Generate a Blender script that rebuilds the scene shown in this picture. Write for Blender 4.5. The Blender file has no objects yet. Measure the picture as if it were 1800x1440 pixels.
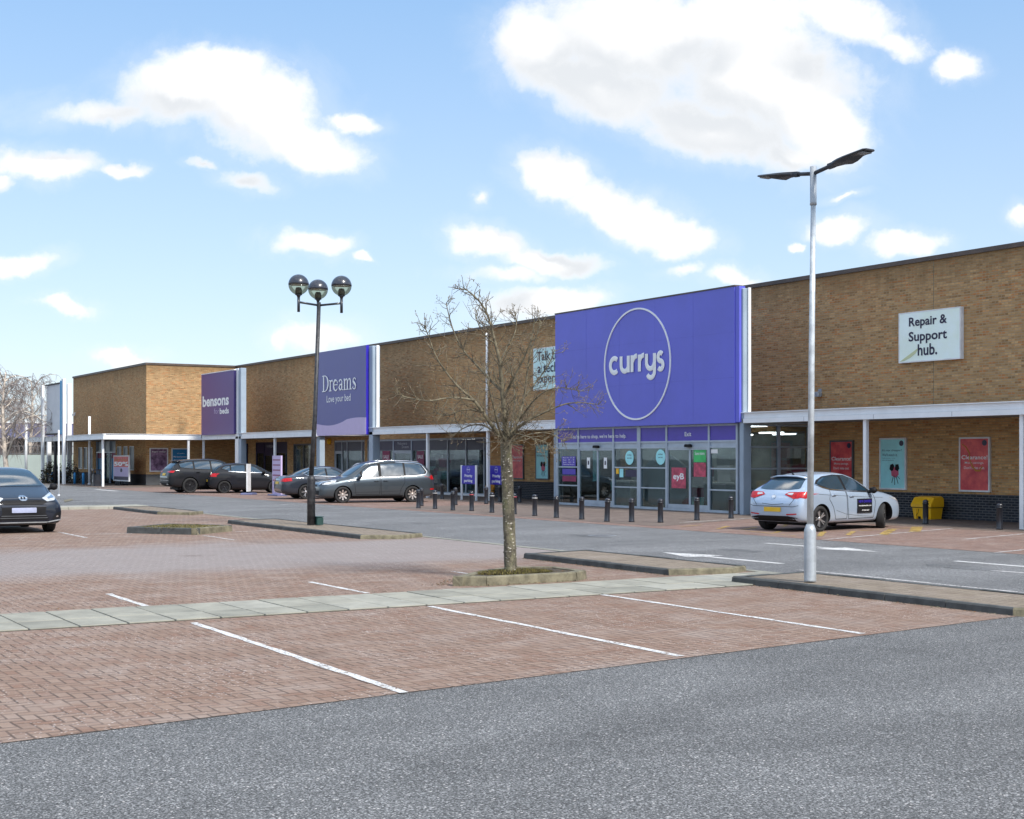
import bpy, bmesh, math, random
from math import sin, cos, pi, radians, sqrt
from mathutils import Vector, Matrix
from mathutils.bvhtree import BVHTree
from mathutils.geometry import delaunay_2d_cdt

random.seed(7)
SC = bpy.context.scene
COL = SC.collection

# ---------------------------------------------------------------- camera, sky, sun, exposure
# World axes: x runs along the shop fronts (to the right), y goes into the building, z up. Eye at the origin.
EYE = 1.85
FPX = 2475.0          # focal length in photo pixels
HOR = 803.0           # horizon row
UX, UY = .5183, .8552 # camera right = (UX,UY), camera forward = (-UY,UX)

cam_d = bpy.data.cameras.new('camera')
cam = bpy.data.objects.new('camera', cam_d)
COL.objects.link(cam)
cam_d.sensor_width = 36.0
cam_d.lens = 36.0 * FPX / 1800.0
cam_d.shift_y = (HOR - 720.0) / 1800.0
cam_d.clip_start = .1
cam_d.clip_end = 5000
cam.location = (0, 0, EYE)
cam.rotation_euler = (pi / 2, 0, math.atan2(UY, UX))
SC.camera = cam

SUN_AZ = radians(7.0)     # measured from +x towards +y
SUN_EL = radians(44.0)
sun_d = bpy.data.lights.new('sun', 'SUN')
sun_d.energy = 1.95
sun_d.angle = radians(9.0)
sun_d.color = (1.0, .95, .87)
sun = bpy.data.objects.new('sun', sun_d)
COL.objects.link(sun)
sdir = Vector((cos(SUN_EL) * cos(SUN_AZ), cos(SUN_EL) * sin(SUN_AZ), sin(SUN_EL)))
sun.rotation_euler = sdir.to_track_quat('Z', 'Y').to_euler()

SC.view_settings.view_transform = 'Standard'
SC.view_settings.look = 'None'
SC.view_settings.gamma = 1
SC.view_settings.exposure = 1.36
SC.render.engine = 'CYCLES'
SC.cycles.max_bounces = 8
SC.cycles.transparent_max_bounces = 12


class NT:
    """tiny node-graph helper"""
    def __init__(self, tree):
        self.t = tree
        self.n = tree.nodes
        self.l = tree.links

    def node(self, typ, **kw):
        nd = self.n.new(typ)
        for k, v in kw.items():
            setattr(nd, k, v)
        return nd

    def set(self, sock, v):
        if hasattr(v, 'is_output'):
            self.l.new(v, sock)
        elif isinstance(v, (int, float)) and sock.type in ('VECTOR',):
            sock.default_value = (v, v, v)
        elif isinstance(v, (int, float)) and sock.type in ('RGBA',):
            sock.default_value = (v, v, v, 1)
        elif sock.type == 'RGBA' and len(v) == 3:
            sock.default_value = (*v, 1)
        else:
            sock.default_value = v

    def math(self, op, a, b=0.0, c=0.0, clamp=False):
        nd = self.node('ShaderNodeMath', operation=op, use_clamp=clamp)
        self.set(nd.inputs[0], a); self.set(nd.inputs[1], b); self.set(nd.inputs[2], c)
        return nd.outputs[0]

    def vmath(self, op, a, b=(0, 0, 0), s=1.0):
        nd = self.node('ShaderNodeVectorMath', operation=op)
        self.set(nd.inputs[0], a); self.set(nd.inputs[1], b)
        if op == 'SCALE':
            self.set(nd.inputs[3], s)
        return nd.outputs['Value'] if op in ('LENGTH', 'DOT_PRODUCT', 'DISTANCE') else nd.outputs['Vector']

    def mix(self, f, a, b, mode='MIX'):
        nd = self.node('ShaderNodeMix', data_type='RGBA', blend_type=mode)
        self.set(nd.inputs[0], f); self.set(nd.inputs[6], a); self.set(nd.inputs[7], b)
        return nd.outputs[2]

    def ramp(self, f, lo, hi, a=0.0, b=1.0, smooth=True):
        nd = self.node('ShaderNodeMapRange', interpolation_type='SMOOTHSTEP' if smooth else 'LINEAR', clamp=True)
        self.set(nd.inputs[0], f)
        nd.inputs[1].default_value = lo; nd.inputs[2].default_value = hi
        nd.inputs[3].default_value = a; nd.inputs[4].default_value = b
        return nd.outputs[0]

    def noise(self, vec, scale, detail=3.0, rough=.55, dist=0.0, out=0):
        nd = self.node('ShaderNodeTexNoise')
        if vec is not None:
            self.set(nd.inputs['Vector'], vec)
        nd.inputs['Scale'].default_value = scale
        nd.inputs['Detail'].default_value = detail
        nd.inputs['Roughness'].default_value = rough
        nd.inputs['Distortion'].default_value = dist
        return nd.outputs[out]

    def comb(self, x, y, z=0.0):
        nd = self.node('ShaderNodeCombineXYZ')
        self.set(nd.inputs[0], x); self.set(nd.inputs[1], y); self.set(nd.inputs[2], z)
        return nd.outputs[0]

    def sep(self, v):
        nd = self.node('ShaderNodeSeparateXYZ')
        self.set(nd.inputs[0], v)
        return nd.outputs


# clouds: soft heaps given by direction (tangents to the right of / above the street direction), size, tilt, weight
CLOUDS = [
    (330, 150, 120, 75, 0, 1), (450, 185, 140, 85, 20, 1), (540, 250, 105, 48, 15, 1), (622, 212, 50, 22, 20, .9),
    (200, 185, 130, 26, 0, .62), (385, 108, 100, 45, 5, 1),
    (950, 75, 100, 85, 0, 1), (1120, 60, 200, 110, 0, 1), (1330, 120, 200, 125, 20, 1), (1430, 205, 120, 75, 30, 1),
    (1250, 225, 170, 60, 12, 1), (1050, 150, 160, 70, 15, 1), (1300, 20, 160, 60, 0, 1), (1390, 262, 90, 26, 0, .8),
    (975, 305, 75, 42, 15, 1), (1085, 372, 125, 46, 28, 1), (1190, 425, 75, 36, 10, 1),
    (860, 425, 82, 32, 10, 1), (970, 463, 100, 27, 5, 1), (905, 490, 90, 18, 0, .55),
    (80, 285, 110, 36, 0, 1), (228, 296, 44, 15, 0, .9), (-10, 322, 30, 20, 0, .9),
    (25, 455, 85, 25, 0, 1), (545, 438, 75, 28, 8, .95), (637, 470, 26, 9, 0, .8), (565, 590, 78, 30, 8, .72),
    (505, 585, 18, 24, 0, .6), (115, 535, 55, 14, 8, .8), (205, 625, 72, 18, 5, .85), (960, 540, 120, 30, -5, .95),
    (1480, 405, 70, 30, 0, 1), (1592, 436, 60, 24, 0, .85), (1400, 432, 16, 10, 0, .9), (1672, 130, 46, 34, 0, .95),
    (1490, 35, 110, 45, 20, .78), (1570, 80, 70, 26, 20, .62), (430, 315, 55, 20, 8, .62), (355, 287, 27, 10, 0, .6),
    (1495, 342, 36, 9, 0, .6), (1290, 495, 60, 16, 0, .6), (1800, 385, 40, 22, 0, .8), (835, 332, 16, 20, 30, .5),
    (1200, 485, 40, 12, 0, .45),
]


def build_world():
    w = bpy.data.worlds.new('World')
    SC.world = w
    w.use_nodes = True
    w.node_tree.nodes.clear()
    g = NT(w.node_tree)
    sky = g.node('ShaderNodeTexSky', sky_type='NISHITA')
    sky.sun_disc = False
    sky.sun_elevation = SUN_EL
    sky.sun_rotation = pi / 2 - SUN_AZ
    sky.altitude = 0
    sky.air_density = 1.0
    sky.dust_density = 0.6
    sky.ozone_density = 2.0
    tc = g.node('ShaderNodeTexCoord')
    d = tc.outputs['Generated']
    rx = g.vmath('DOT_PRODUCT', d, (UX, UY, 0))
    fw = g.vmath('DOT_PRODUCT', d, (-UY, UX, 0))
    up = g.vmath('DOT_PRODUCT', d, (0, 0, 1))
    fws = g.math('MAXIMUM', fw, .05)
    p = g.comb(g.math('DIVIDE', rx, fws), g.math('DIVIDE', up, fws), 0)
    # billowing edges
    n1 = g.noise(g.vmath('ADD', p, (3.1, 1.7, .4)), 22, 5, .6, 0, out=1)
    n2 = g.noise(p, 9, 4, .55, 0, out=1)
    w1 = g.vmath('SCALE', g.vmath('SUBTRACT', n1, (.5, .5, .5)), s=.030)
    w2 = g.vmath('SCALE', g.vmath('SUBTRACT', n2, (.5, .5, .5)), s=.035)
    pw = g.vmath('MULTIPLY', g.vmath('ADD', g.vmath('ADD', p, w1), w2), (1, 1, 0))
    def heap(pos, items):
        acc = None
        for (cx, cy, ax, ay, rot, wt) in items:
            m = g.node('ShaderNodeMapping', vector_type='TEXTURE')
            g.set(m.inputs[0], pos)
            m.inputs['Location'].default_value = ((cx - 900) / FPX, (HOR - cy) / FPX, 0)
            m.inputs['Rotation'].default_value = (0, 0, -radians(rot))
            m.inputs['Scale'].default_value = (ax * 1.14 / FPX, ay * 1.14 / FPX, 1)
            f = g.math('MULTIPLY_ADD', g.vmath('LENGTH', m.outputs[0]), -wt, wt)
            acc = f if acc is None else g.math('SMOOTH_MAX', acc, f, .14)
        return acc
    acc = heap(pw, CLOUDS)
    # towards the sun (up and to the right) the heaps are bright, on the far side grey
    lit = heap(g.vmath('ADD', pw, (.034, .030, 0)), [c for c in CLOUDS if c[2] > 60])
    edge = g.noise(p, 30, 8, .66, .35)
    fine = g.noise(p, 120, 5, .7, .2)
    f2 = g.math('ADD', acc, g.math('MULTIPLY', g.math('SUBTRACT', edge, .5), .62))
    f2 = g.math('ADD', f2, g.math('MULTIPLY', g.math('SUBTRACT', fine, .5), .16))
    mask = g.ramp(f2, -.06, .54)
    veil = g.math('MULTIPLY', g.ramp(g.math('ADD', acc, g.math('MULTIPLY', g.math('SUBTRACT', g.noise(p, 13, 7, .68, .6), .5), 1.5)), -.45, .40), .17)
    mask = g.math('MAXIMUM', mask, veil)
    front = g.ramp(fw, .05, .3)
    mask = g.math('MULTIPLY', mask, front)
    # over-bright cloud added over the unseen sky to fill the shaded facade
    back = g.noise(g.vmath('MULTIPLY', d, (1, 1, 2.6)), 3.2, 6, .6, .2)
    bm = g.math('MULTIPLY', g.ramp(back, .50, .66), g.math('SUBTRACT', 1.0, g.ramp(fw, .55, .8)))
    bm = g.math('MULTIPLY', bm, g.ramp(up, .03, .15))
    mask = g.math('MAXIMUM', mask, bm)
    shade = g.math('ADD', g.math('SUBTRACT', lit, acc), g.math('MULTIPLY', g.math('SUBTRACT', g.noise(p, 9, 3, .5), .5), .22))
    core = g.math('MULTIPLY', g.ramp(shade, -.58, .12), g.ramp(f2, .05, .66))
    ccol = g.mix(g.math('MULTIPLY', core, .72), (4.4, 4.4, 4.4), (2.75, 2.93, 3.15))
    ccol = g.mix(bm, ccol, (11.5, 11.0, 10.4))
    # thin haze whitening towards the horizon comes from the sky model; lift it to a pale spring blue
    base = g.mix(1.0, sky.outputs[0], (SKYR, SKYG, SKYB), 'MULTIPLY')
    sprg = g.mix(g.ramp(up, .0, .34, smooth=False), (2.60, 3.10, 3.80), (1.06, 1.95, 3.35))
    sprg = g.mix(g.ramp(up, .34, 1.0, smooth=False), sprg, (2.0, 2.7, 3.7))
    base = g.mix(.82, base, sprg)
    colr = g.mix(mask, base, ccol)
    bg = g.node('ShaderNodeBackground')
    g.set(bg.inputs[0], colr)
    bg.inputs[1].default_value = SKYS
    out = g.node('ShaderNodeOutputWorld')
    g.l.new(bg.outputs[0], out.inputs[0])
    w.cycles.sampling_method = 'MANUAL'
    w.cycles.sample_map_resolution = 1024


SKYR, SKYG, SKYB, SKYS = 1.25, 1.2, 1.08, .10
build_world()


# ---------------------------------------------------------------- survey helpers: sight lines of the photo -> places on the site
def C2W(X, D, z=0.0):
    return Vector((UX * X - UY * D, UY * X + UX * D, z))


def G(px, py, z=0.0):
    D = (EYE - z) * FPX / (py - HOR)
    return C2W((px - 900) / FPX * D, D, z)


def P3(px, py, D):
    return C2W((px - 900) / FPX * D, D, EYE - (py - HOR) / FPX * D)


def dep(px, y0):
    return y0 / (UY * (px - 900) / FPX + UX)


def FX(px, y0):
    D = dep(px, y0)
    return UX * (px - 900) / FPX * D - UY * D


def FZ(px, py, y0):
    return EYE - (py - HOR) / FPX * dep(px, y0)


def depx(px, x0):
    return x0 / (UX * (px - 900) / FPX - UY)


def SY(px, x0):                      # y on a plane x = x0
    D = depx(px, x0)
    return UY * (px - 900) / FPX * D + UX * D


def SZ(px, py, x0):
    return EYE - (py - HOR) / FPX * depx(px, x0)


# ---------------------------------------------------------------- objects
def link(o, parent=None):
    COL.objects.link(o)
    if parent is not None:
        o.parent = parent
    return o


def thing(name, label, cat, loc=(0, 0, 0), rz=0.0, group=None):
    o = bpy.data.objects.new(name, None)
    o.empty_display_size = .3
    link(o)
    o.location = loc
    o.rotation_euler = (0, 0, rz)
    o['label'] = label
    o['category'] = cat
    if group:
        o['group'] = group
    return o


def tag(o, label, cat, group=None):
    o['label'] = label
    o['category'] = cat
    if group:
        o['group'] = group
    return o


def kind(o, k):
    o['kind'] = k
    return o


def wpos(o):
    v = Vector((0, 0, 0))
    while o is not None:
        v = v + Vector(o.location)
        o = o.parent
    return v


class MB:
    def __init__(self):
        self.v, self.f, self.mi, self.sm = [], [], [], []

    def add(self, vs, fs, mi=0, smooth=False):
        b = len(self.v)
        self.v.extend([tuple(p) for p in vs])
        for f in fs:
            self.f.append(tuple(b + i for i in f))
            self.mi.append(mi)
            self.sm.append(smooth)
        return self

    def box(self, x0, x1, y0, y1, z0, z1, mi=0):
        if x0 > x1: x0, x1 = x1, x0
        if y0 > y1: y0, y1 = y1, y0
        if z0 > z1: z0, z1 = z1, z0
        vs = [(x0, y0, z0), (x1, y0, z0), (x1, y1, z0), (x0, y1, z0), (x0, y0, z1), (x1, y0, z1), (x1, y1, z1), (x0, y1, z1)]
        fs = [(3, 2, 1, 0), (4, 5, 6, 7), (0, 1, 5, 4), (1, 2, 6, 5), (2, 3, 7, 6), (3, 0, 4, 7)]
        return self.add(vs, fs, mi)

    def bbox(self, x0, x1, y0, y1, z0, z1, b=.01, mi=0):
        """box with chamfered vertical and top edges"""
        if x0 > x1: x0, x1 = x1, x0
        if y0 > y1: y0, y1 = y1, y0
        def ring(i, z):
            return [(x0 + i + b, y0 + i, z), (x1 - i - b, y0 + i, z), (x1 - i, y0 + i + b, z), (x1 - i, y1 - i - b, z),
                    (x1 - i - b, y1 - i, z), (x0 + i + b, y1 - i, z), (x0 + i, y1 - i - b, z), (x0 + i, y0 + i + b, z)]
        vs = ring(0, z0) + ring(0, z1 - b) + ring(b, z1)
        fs = [tuple(range(7, -1, -1)), tuple(range(16, 24))]
        for k in (0, 8):
            for i in range(8):
                j = (i + 1) % 8
                fs.append((k + i, k + j, k + 8 + j, k + 8 + i))
        return self.add(vs, fs, mi)

    def prism(self, poly, z0, z1, mi=0, top=None):
        """poly in xy, extruded in z (ccw)"""
        n = len(poly)
        a = sum(poly[i][0] * poly[(i + 1) % n][1] - poly[(i + 1) % n][0] * poly[i][1] for i in range(n))
        if a < 0:
            poly = poly[::-1]
        vs = [(x, y, z0) for x, y in poly] + [(x, y, z1) for x, y in poly]
        fs = [tuple(range(n - 1, -1, -1))]
        for i in range(n):
            j = (i + 1) % n
            fs.append((i, j, n + j, n + i))
        self.add(vs, fs, mi)
        self.add([(x, y, z1) for x, y in poly], [tuple(range(n))], mi if top is None else top)
        return self

    def slab(self, poly, y0, y1, mi=0):
        """poly in xz, extruded in y"""
        n = len(poly)
        a = sum(poly[i][0] * poly[(i + 1) % n][1] - poly[(i + 1) % n][0] * poly[i][1] for i in range(n))
        if a < 0:
            poly = poly[::-1]
        if y0 > y1: y0, y1 = y1, y0
        vs = [(x, y0, z) for x, z in poly] + [(x, y1, z) for x, z in poly]
        fs = [tuple(range(n)), tuple(range(2 * n - 1, n - 1, -1))]
        for i in range(n):
            j = (i + 1) % n
            fs.append((j, i, n + i, n + j))
        return self.add(vs, fs, mi)

    def tube(self, pts, rad, n=6, mi=0, cap=True, smooth=True, flat=None):
        pts = [Vector(p) for p in pts]
        if isinstance(rad, (int, float)):
            rad = [rad] * len(pts)
        b = len(self.v)
        prev = None
        m = len(pts)
        rings = []
        for i, p in enumerate(pts):
            t = (pts[min(i + 1, m - 1)] - pts[max(i - 1, 0)])
            if t.length < 1e-9:
                t = Vector((0, 0, 1))
            t.normalize()
            if prev is None:
                a = Vector((0, 0, 1)) if abs(t.z) < .9 else Vector((1, 0, 0))
                u = t.cross(a).normalized()
            else:
                u = (prev - t * prev.dot(t))
                if u.length < 1e-6:
                    u = t.orthogonal()
                u.normalize()
            prev = u
            w = t.cross(u)
            for k in range(n):
                an = 2 * pi * k / n
                q = p + (u * cos(an) + w * sin(an)) * rad[i]
                if flat is not None:
                    q = Vector((q.x, p.y + (q.y - p.y) * flat, q.z))
                self.v.append(tuple(q))
        for i in range(m - 1):
            for k in range(n):
                j = (k + 1) % n
                self.f.append((b + i * n + k, b + i * n + j, b + (i + 1) * n + j, b + (i + 1) * n + k))
                self.mi.append(mi); self.sm.append(smooth)
        if cap:
            self.f.append(tuple(b + k for k in range(n - 1, -1, -1))); self.mi.append(mi); self.sm.append(False)
            self.f.append(tuple(b + (m - 1) * n + k for k in range(n))); self.mi.append(mi); self.sm.append(False)
        return self

    def lathe(self, prof, n=24, c=(0, 0, 0), axis='z', mi=0, smooth=True, start=0, end=None):
        """prof: list of (r, h)"""
        b = len(self.v)
        for (r, h) in prof:
            for k in range(n):
                a = 2 * pi * k / n
                if axis == 'z':
                    q = (c[0] + r * cos(a), c[1] + r * sin(a), c[2] + h)
                elif axis == 'y':
                    q = (c[0] + r * cos(a), c[1] + h, c[2] - r * sin(a))
                else:
                    q = (c[0] + h, c[1] + r * cos(a), c[2] + r * sin(a))
                self.v.append(q)
        m = len(prof)
        for i in range(m - 1):
            for k in range(n):
                j = (k + 1) % n
                self.f.append((b + i * n + k, b + i * n + j, b + (i + 1) * n + j, b + (i + 1) * n + k))
                self.mi.append(mi); self.sm.append(smooth)
        if prof[0][0] > 1e-5:
            self.f.append(tuple(b + k for k in range(n - 1, -1, -1))); self.mi.append(mi); self.sm.append(False)
        if prof[-1][0] > 1e-5:
            self.f.append(tuple(b + (m - 1) * n + k for k in range(n))); self.mi.append(mi); self.sm.append(False)
        return self

    def mesh(self, name, mats, origin=None):
        me = bpy.data.meshes.new(name)
        vs = self.v
        if origin is not None:
            ox, oy, oz = origin
            vs = [(x - ox, y - oy, z - oz) for x, y, z in vs]
        me.from_pydata(vs, [], self.f)
        if not isinstance(mats, (list, tuple)):
            mats = [mats]
        for m in mats:
            me.materials.append(m)
        me.polygons.foreach_set('material_index', self.mi)
        me.polygons.foreach_set('use_smooth', self.sm)
        me.update()
        return me

    def build(self, name, mats, parent=None, world=False):
        """world=True: the coordinates given are site coordinates; they are made local to the parent (or kept)"""
        org = wpos(parent) if (world and parent is not None) else None
        me = self.mesh(name, mats, org)
        return link(bpy.data.objects.new(name, me), parent)

    def solo(self, name, mats, label, cat, group=None, loc=None):
        """a thing made of one mesh; its origin is moved to loc"""
        me = self.mesh(name, mats, loc)
        o = link(bpy.data.objects.new(name, me))
        if loc is not None:
            o.location = loc
        return tag(o, label, cat, group)


def text_mesh(s, bold=0.0, align='CENTER', space=1.0):
    cu = bpy.data.curves.new('t', 'FONT')
    cu.body = s
    cu.size = 1
    cu.offset = bold
    cu.align_x = align
    cu.space_line = space
    cu.resolution_u = 3
    ob = bpy.data.objects.new('t', cu)
    COL.objects.link(ob)
    dg = bpy.context.evaluated_depsgraph_get()
    me = bpy.data.meshes.new_from_object(ob.evaluated_get(dg))
    bpy.data.objects.remove(ob)
    bpy.data.curves.remove(cu)
    return me


def lettering(s, x0, x1, z0, z1, y, mat, parent=None, name='lettering', bold=.01, thick=.01, space=1.0, face='y'):
    """flat letters fitted into x0..x1, z0..z1 on the plane y (facing -y) or on x=y (facing +x)"""
    me = text_mesh(s, bold, space=space)
    xs = [v.co.x for v in me.vertices]; ys = [v.co.y for v in me.vertices]
    ax, bx, ay, by = min(xs), max(xs), min(ys), max(ys)
    mb = MB()
    vs = []
    for v in me.vertices:
        u = x0 + (v.co.x - ax) / (bx - ax) * (x1 - x0)
        w = z0 + (v.co.y - ay) / (by - ay) * (z1 - z0)
        vs.append((u, w))
    fs = [tuple(p.vertices) for p in me.polygons]
    if face == 'y':
        mb.add([(u, y - thick, w) for u, w in vs], fs)
    else:
        mb.add([(y + thick, u, w) for u, w in vs], fs)
    bpy.data.meshes.remove(me)
    return mb.build(name, mat, parent, world=True)


# ---------------------------------------------------------------- materials
MATS = {}


def mat_new(name):
    m = bpy.data.materials.new(name)
    m.use_nodes = True
    m.node_tree.nodes.clear()
    g = NT(m.node_tree)
    bs = g.node('ShaderNodeBsdfPrincipled')
    out = g.node('ShaderNodeOutputMaterial')
    g.l.new(bs.outputs[0], out.inputs[0])
    MATS[name] = m
    return m, g, bs, out


def pmat(name, col, rough=.6, metal=0.0, var=.12, scale=3.0, coat=0.0, spec=.5, bump=0.0, bscale=60, col2=None, dirt=0.0, emit=0.0):
    """painted / plain surface with slight uneven tone"""
    m, g, bs, out = mat_new(name)
    tc = g.node('ShaderNodeTexCoord')
    v = tc.outputs['Object']
    n = g.noise(v, scale, 5, .6)
    a = tuple(c * (1 - var) for c in col)
    b = col2 if col2 else tuple(min(1, c * (1 + var)) for c in col)
    c = g.mix(g.ramp(n, .3, .7), a, b)
    if dirt:
        n2 = g.noise(v, scale * 6, 6, .7)
        c = g.mix(g.math('MULTIPLY', g.ramp(n2, .52, .75), dirt), c, tuple(x * .35 for x in col))
    g.set(bs.inputs['Base Color'], c)
    g.set(bs.inputs['Roughness'], g.math('MULTIPLY_ADD', n, .15, rough - .07))
    bs.inputs['Metallic'].default_value = metal
    bs.inputs['Specular IOR Level'].default_value = spec
    bs.inputs['Coat Weight'].default_value = coat
    bs.inputs['Coat Roughness'].default_value = .04
    if bump:
        bp = g.node('ShaderNodeBump')
        bp.inputs['Strength'].default_value = bump
        bp.inputs['Distance'].default_value = .01
        g.set(bp.inputs['Height'], g.noise(v, bscale, 4, .6))
        g.l.new(bp.outputs[0], bs.inputs['Normal'])
    if emit:
        bs.inputs['Emission Color'].default_value = (*col, 1)
        bs.inputs['Emission Strength'].default_value = emit
    return m
def asphalt_mat(name, lo, hi, chip=.55, tint=(1, 1, 1)):
    m, g, bs, out = mat_new(name)
    geo = g.node('ShaderNodeNewGeometry')
    v = geo.outputs['Position']
    n1 = g.noise(v, 62, 4, .85)
    n2 = g.noise(v, 1.1, 5, .6)
    vor = g.node('ShaderNodeTexVoronoi')
    g.set(vor.inputs['Vector'], v)
    vor.inputs['Scale'].default_value = 95
    wn = g.sep(vor.outputs['Color'])
    vo2 = g.node('ShaderNodeTexVoronoi')
    g.set(vo2.inputs['Vector'], v)
    vo2.inputs['Scale'].default_value = 30
    wn2 = g.sep(vo2.outputs['Color'])
    c = g.mix(g.ramp(n1, .43, .57), tuple(x * .50 for x in lo), tuple(x * 1.25 for x in hi))
    c = g.mix(g.math('MULTIPLY', g.ramp(wn[0], .80, .9), .7), c, tuple(min(1, x * 2.1) for x in hi))
    c = g.mix(g.math('MULTIPLY', g.ramp(wn[1], .75, .9), .75), c, tuple(x * .35 for x in lo))
    # pale chippings and grit
    pale = g.math('MULTIPLY', g.math('MULTIPLY', g.ramp(wn2[2], .93, .97), g.ramp(vo2.outputs['Distance'], .26, .14)), chip)
    c = g.mix(pale, c, (.62, .58, .56))
    vo3 = g.node('ShaderNodeTexVoronoi')
    g.set(vo3.inputs['Vector'], g.vmath('ADD', v, (3.3, 1.7, 0)))
    vo3.inputs['Scale'].default_value = 62
    w3 = g.sep(vo3.outputs['Color'])
    c = g.mix(g.math('MULTIPLY', g.math('MULTIPLY', g.ramp(w3[0], .72, .80), g.ramp(vo3.outputs['Distance'], .42, .25)), chip), c, (.44, .43, .43))
    st = g.noise(g.vmath('MULTIPLY', v, (1, .45, 1)), .55, 6, .62, .4)
    lv = g.math('ADD', g.math('MULTIPLY', g.ramp(st, .36, .68), .30), g.math('MULTIPLY', g.ramp(n2, .5, .8), -.22))
    c = g.mix(1.0, c, g.vmath('SCALE', (1, 1, 1), s=g.math('ADD', lv, .90)), 'MULTIPLY')
    g.set(bs.inputs['Base Color'], c)
    bs.inputs['Roughness'].default_value = .88
    bs.inputs['Specular IOR Level'].default_value = .3
    bp = g.node('ShaderNodeBump')
    bp.inputs['Strength'].default_value = .55
    bp.inputs['Distance'].default_value = .006
    g.set(bp.inputs['Height'], g.math('ADD', n1, g.math('MULTIPLY', wn[2], .5)))
    g.l.new(bp.outputs[0], bs.inputs['Normal'])
    return m


def paving_mat(name, cols, mortar, cell=.105, wear=.5, aisle=True, grit=.6):
    """90-degree herringbone block paving, 2:1 blocks"""
    m, g, bs, out = mat_new(name)
    geo = g.node('ShaderNodeNewGeometry')
    v = geo.outputs['Position']
    warp = g.vmath('SCALE', g.vmath('SUBTRACT', g.noise(v, 1.6, 2, .5, 0, out=1), (.5, .5, .5)), s=.05)
    vv = g.vmath('ADD', v, warp)
    s = g.sep(g.vmath('SCALE', vv, s=1.0 / cell))
    X, Y = s[0], s[1]
    i, j = g.math('FLOOR', X), g.math('FLOOR', Y)
    fx, fy = g.math('SUBTRACT', X, i), g.math('SUBTRACT', Y, j)
    k = g.math('FLOORED_MODULO', g.math('SUBTRACT', i, j), 4.0)
    k0 = g.math('COMPARE', k, 0.0, .3); k1 = g.math('COMPARE', k, 1.0, .3)
    k2 = g.math('COMPARE', k, 2.0, .3); k3 = g.math('COMPARE', k, 3.0, .3)
    dl = g.math('ADD', fx, k1)
    dr = g.math('ADD', g.math('SUBTRACT', 1.0, fx), k0)
    db = g.math('ADD', fy, k2)
    dt = g.math('ADD', g.math('SUBTRACT', 1.0, fy), k3)
    d = g.math('MINIMUM', g.math('MINIMUM', dl, dr), g.math('MINIMUM', db, dt))
    bid = g.comb(g.math('SUBTRACT', i, k1), g.math('SUBTRACT', j, k2), 0)
    wn = g.node('ShaderNodeTexWhiteNoise')
    g.set(wn.inputs['Vector'], bid)
    r = g.sep(wn.outputs['Color'])
    c = g.mix(r[0], cols[0], cols[1])
    c = g.mix(g.math('MULTIPLY', g.ramp(r[1], .6, 1.0), .7), c, cols[2])
    n = g.noise(v, 70, 4, .7)
    c = g.mix(g.math('MULTIPLY', g.ramp(n, .5, .75), .3), c, tuple(min(1, x * 1.7) for x in cols[1]))
    # worn, pale and dusty areas; the driving aisle is greyer than the bays
    big = g.noise(v, .33, 5, .6)
    med = g.noise(g.vmath('MULTIPLY', v, (1, .6, 1)), 1.7, 6, .7)
    wm = g.math('MULTIPLY', g.ramp(med, .42, .72), wear)
    c = g.mix(wm, c, (.35, .295, .262))
    if aisle:
        sx = g.sep(v)[0]
        edge = g.math('ADD', sx, g.math('MULTIPLY', g.math('SUBTRACT', big, .5), 5.0))
        a = g.math('MULTIPLY', g.ramp(edge, -30.3, -27.5), g.math('SUBTRACT', 1.0, g.ramp(edge, -23.3, -20.4)))
        c = g.mix(g.math('MULTIPLY', a, .78), c, (.268, .243, .238))
    else:
        a = 0.0
    oil = g.ramp(g.noise(g.vmath('MULTIPLY', v, (.8, 1, 1)), .85, 5, .6), .60, .74)
    c = g.mix(g.math('MULTIPLY', oil, .34), c, tuple(x * .45 for x in cols[0]))
    mort = g.ramp(d, .035, .13, 1.0, 0.0)
    jm = g.math('MULTIPLY', mort, g.ramp(g.noise(v, 2.3, 4, .6), .3, .6, .25, .85))
    if aisle:
        jm = g.math('MULTIPLY', jm, g.math('MULTIPLY_ADD', a, -.6, 1.0))
    c = g.mix(jm, c, mortar)
    vor = g.node('ShaderNodeTexVoronoi')
    g.set(vor.inputs['Vector'], v)
    vor.inputs['Scale'].default_value = 34
    q = g.sep(vor.outputs['Color'])
    gm = g.math('MULTIPLY', g.ramp(q[0], .64, .78), g.ramp(vor.outputs['Distance'], .36, .22))
    gm = g.math('MULTIPLY', gm, g.math('MULTIPLY', g.ramp(g.noise(v, .9, 5, .65), .38, .62), grit))
    c = g.mix(gm, c, (.72, .66, .64))
    g.set(bs.inputs['Base Color'], c)
    bs.inputs['Roughness'].default_value = .85
    bs.inputs['Specular IOR Level'].default_value = .3
    bp = g.node('ShaderNodeBump')
    bp.inputs['Strength'].default_value = .6
    bp.inputs['Distance'].default_value = .006
    g.set(bp.inputs['Height'], g.math('SUBTRACT', g.math('MULTIPLY', n, .5), mort))
    g.l.new(bp.outputs[0], bs.inputs['Normal'])
    return m


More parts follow.
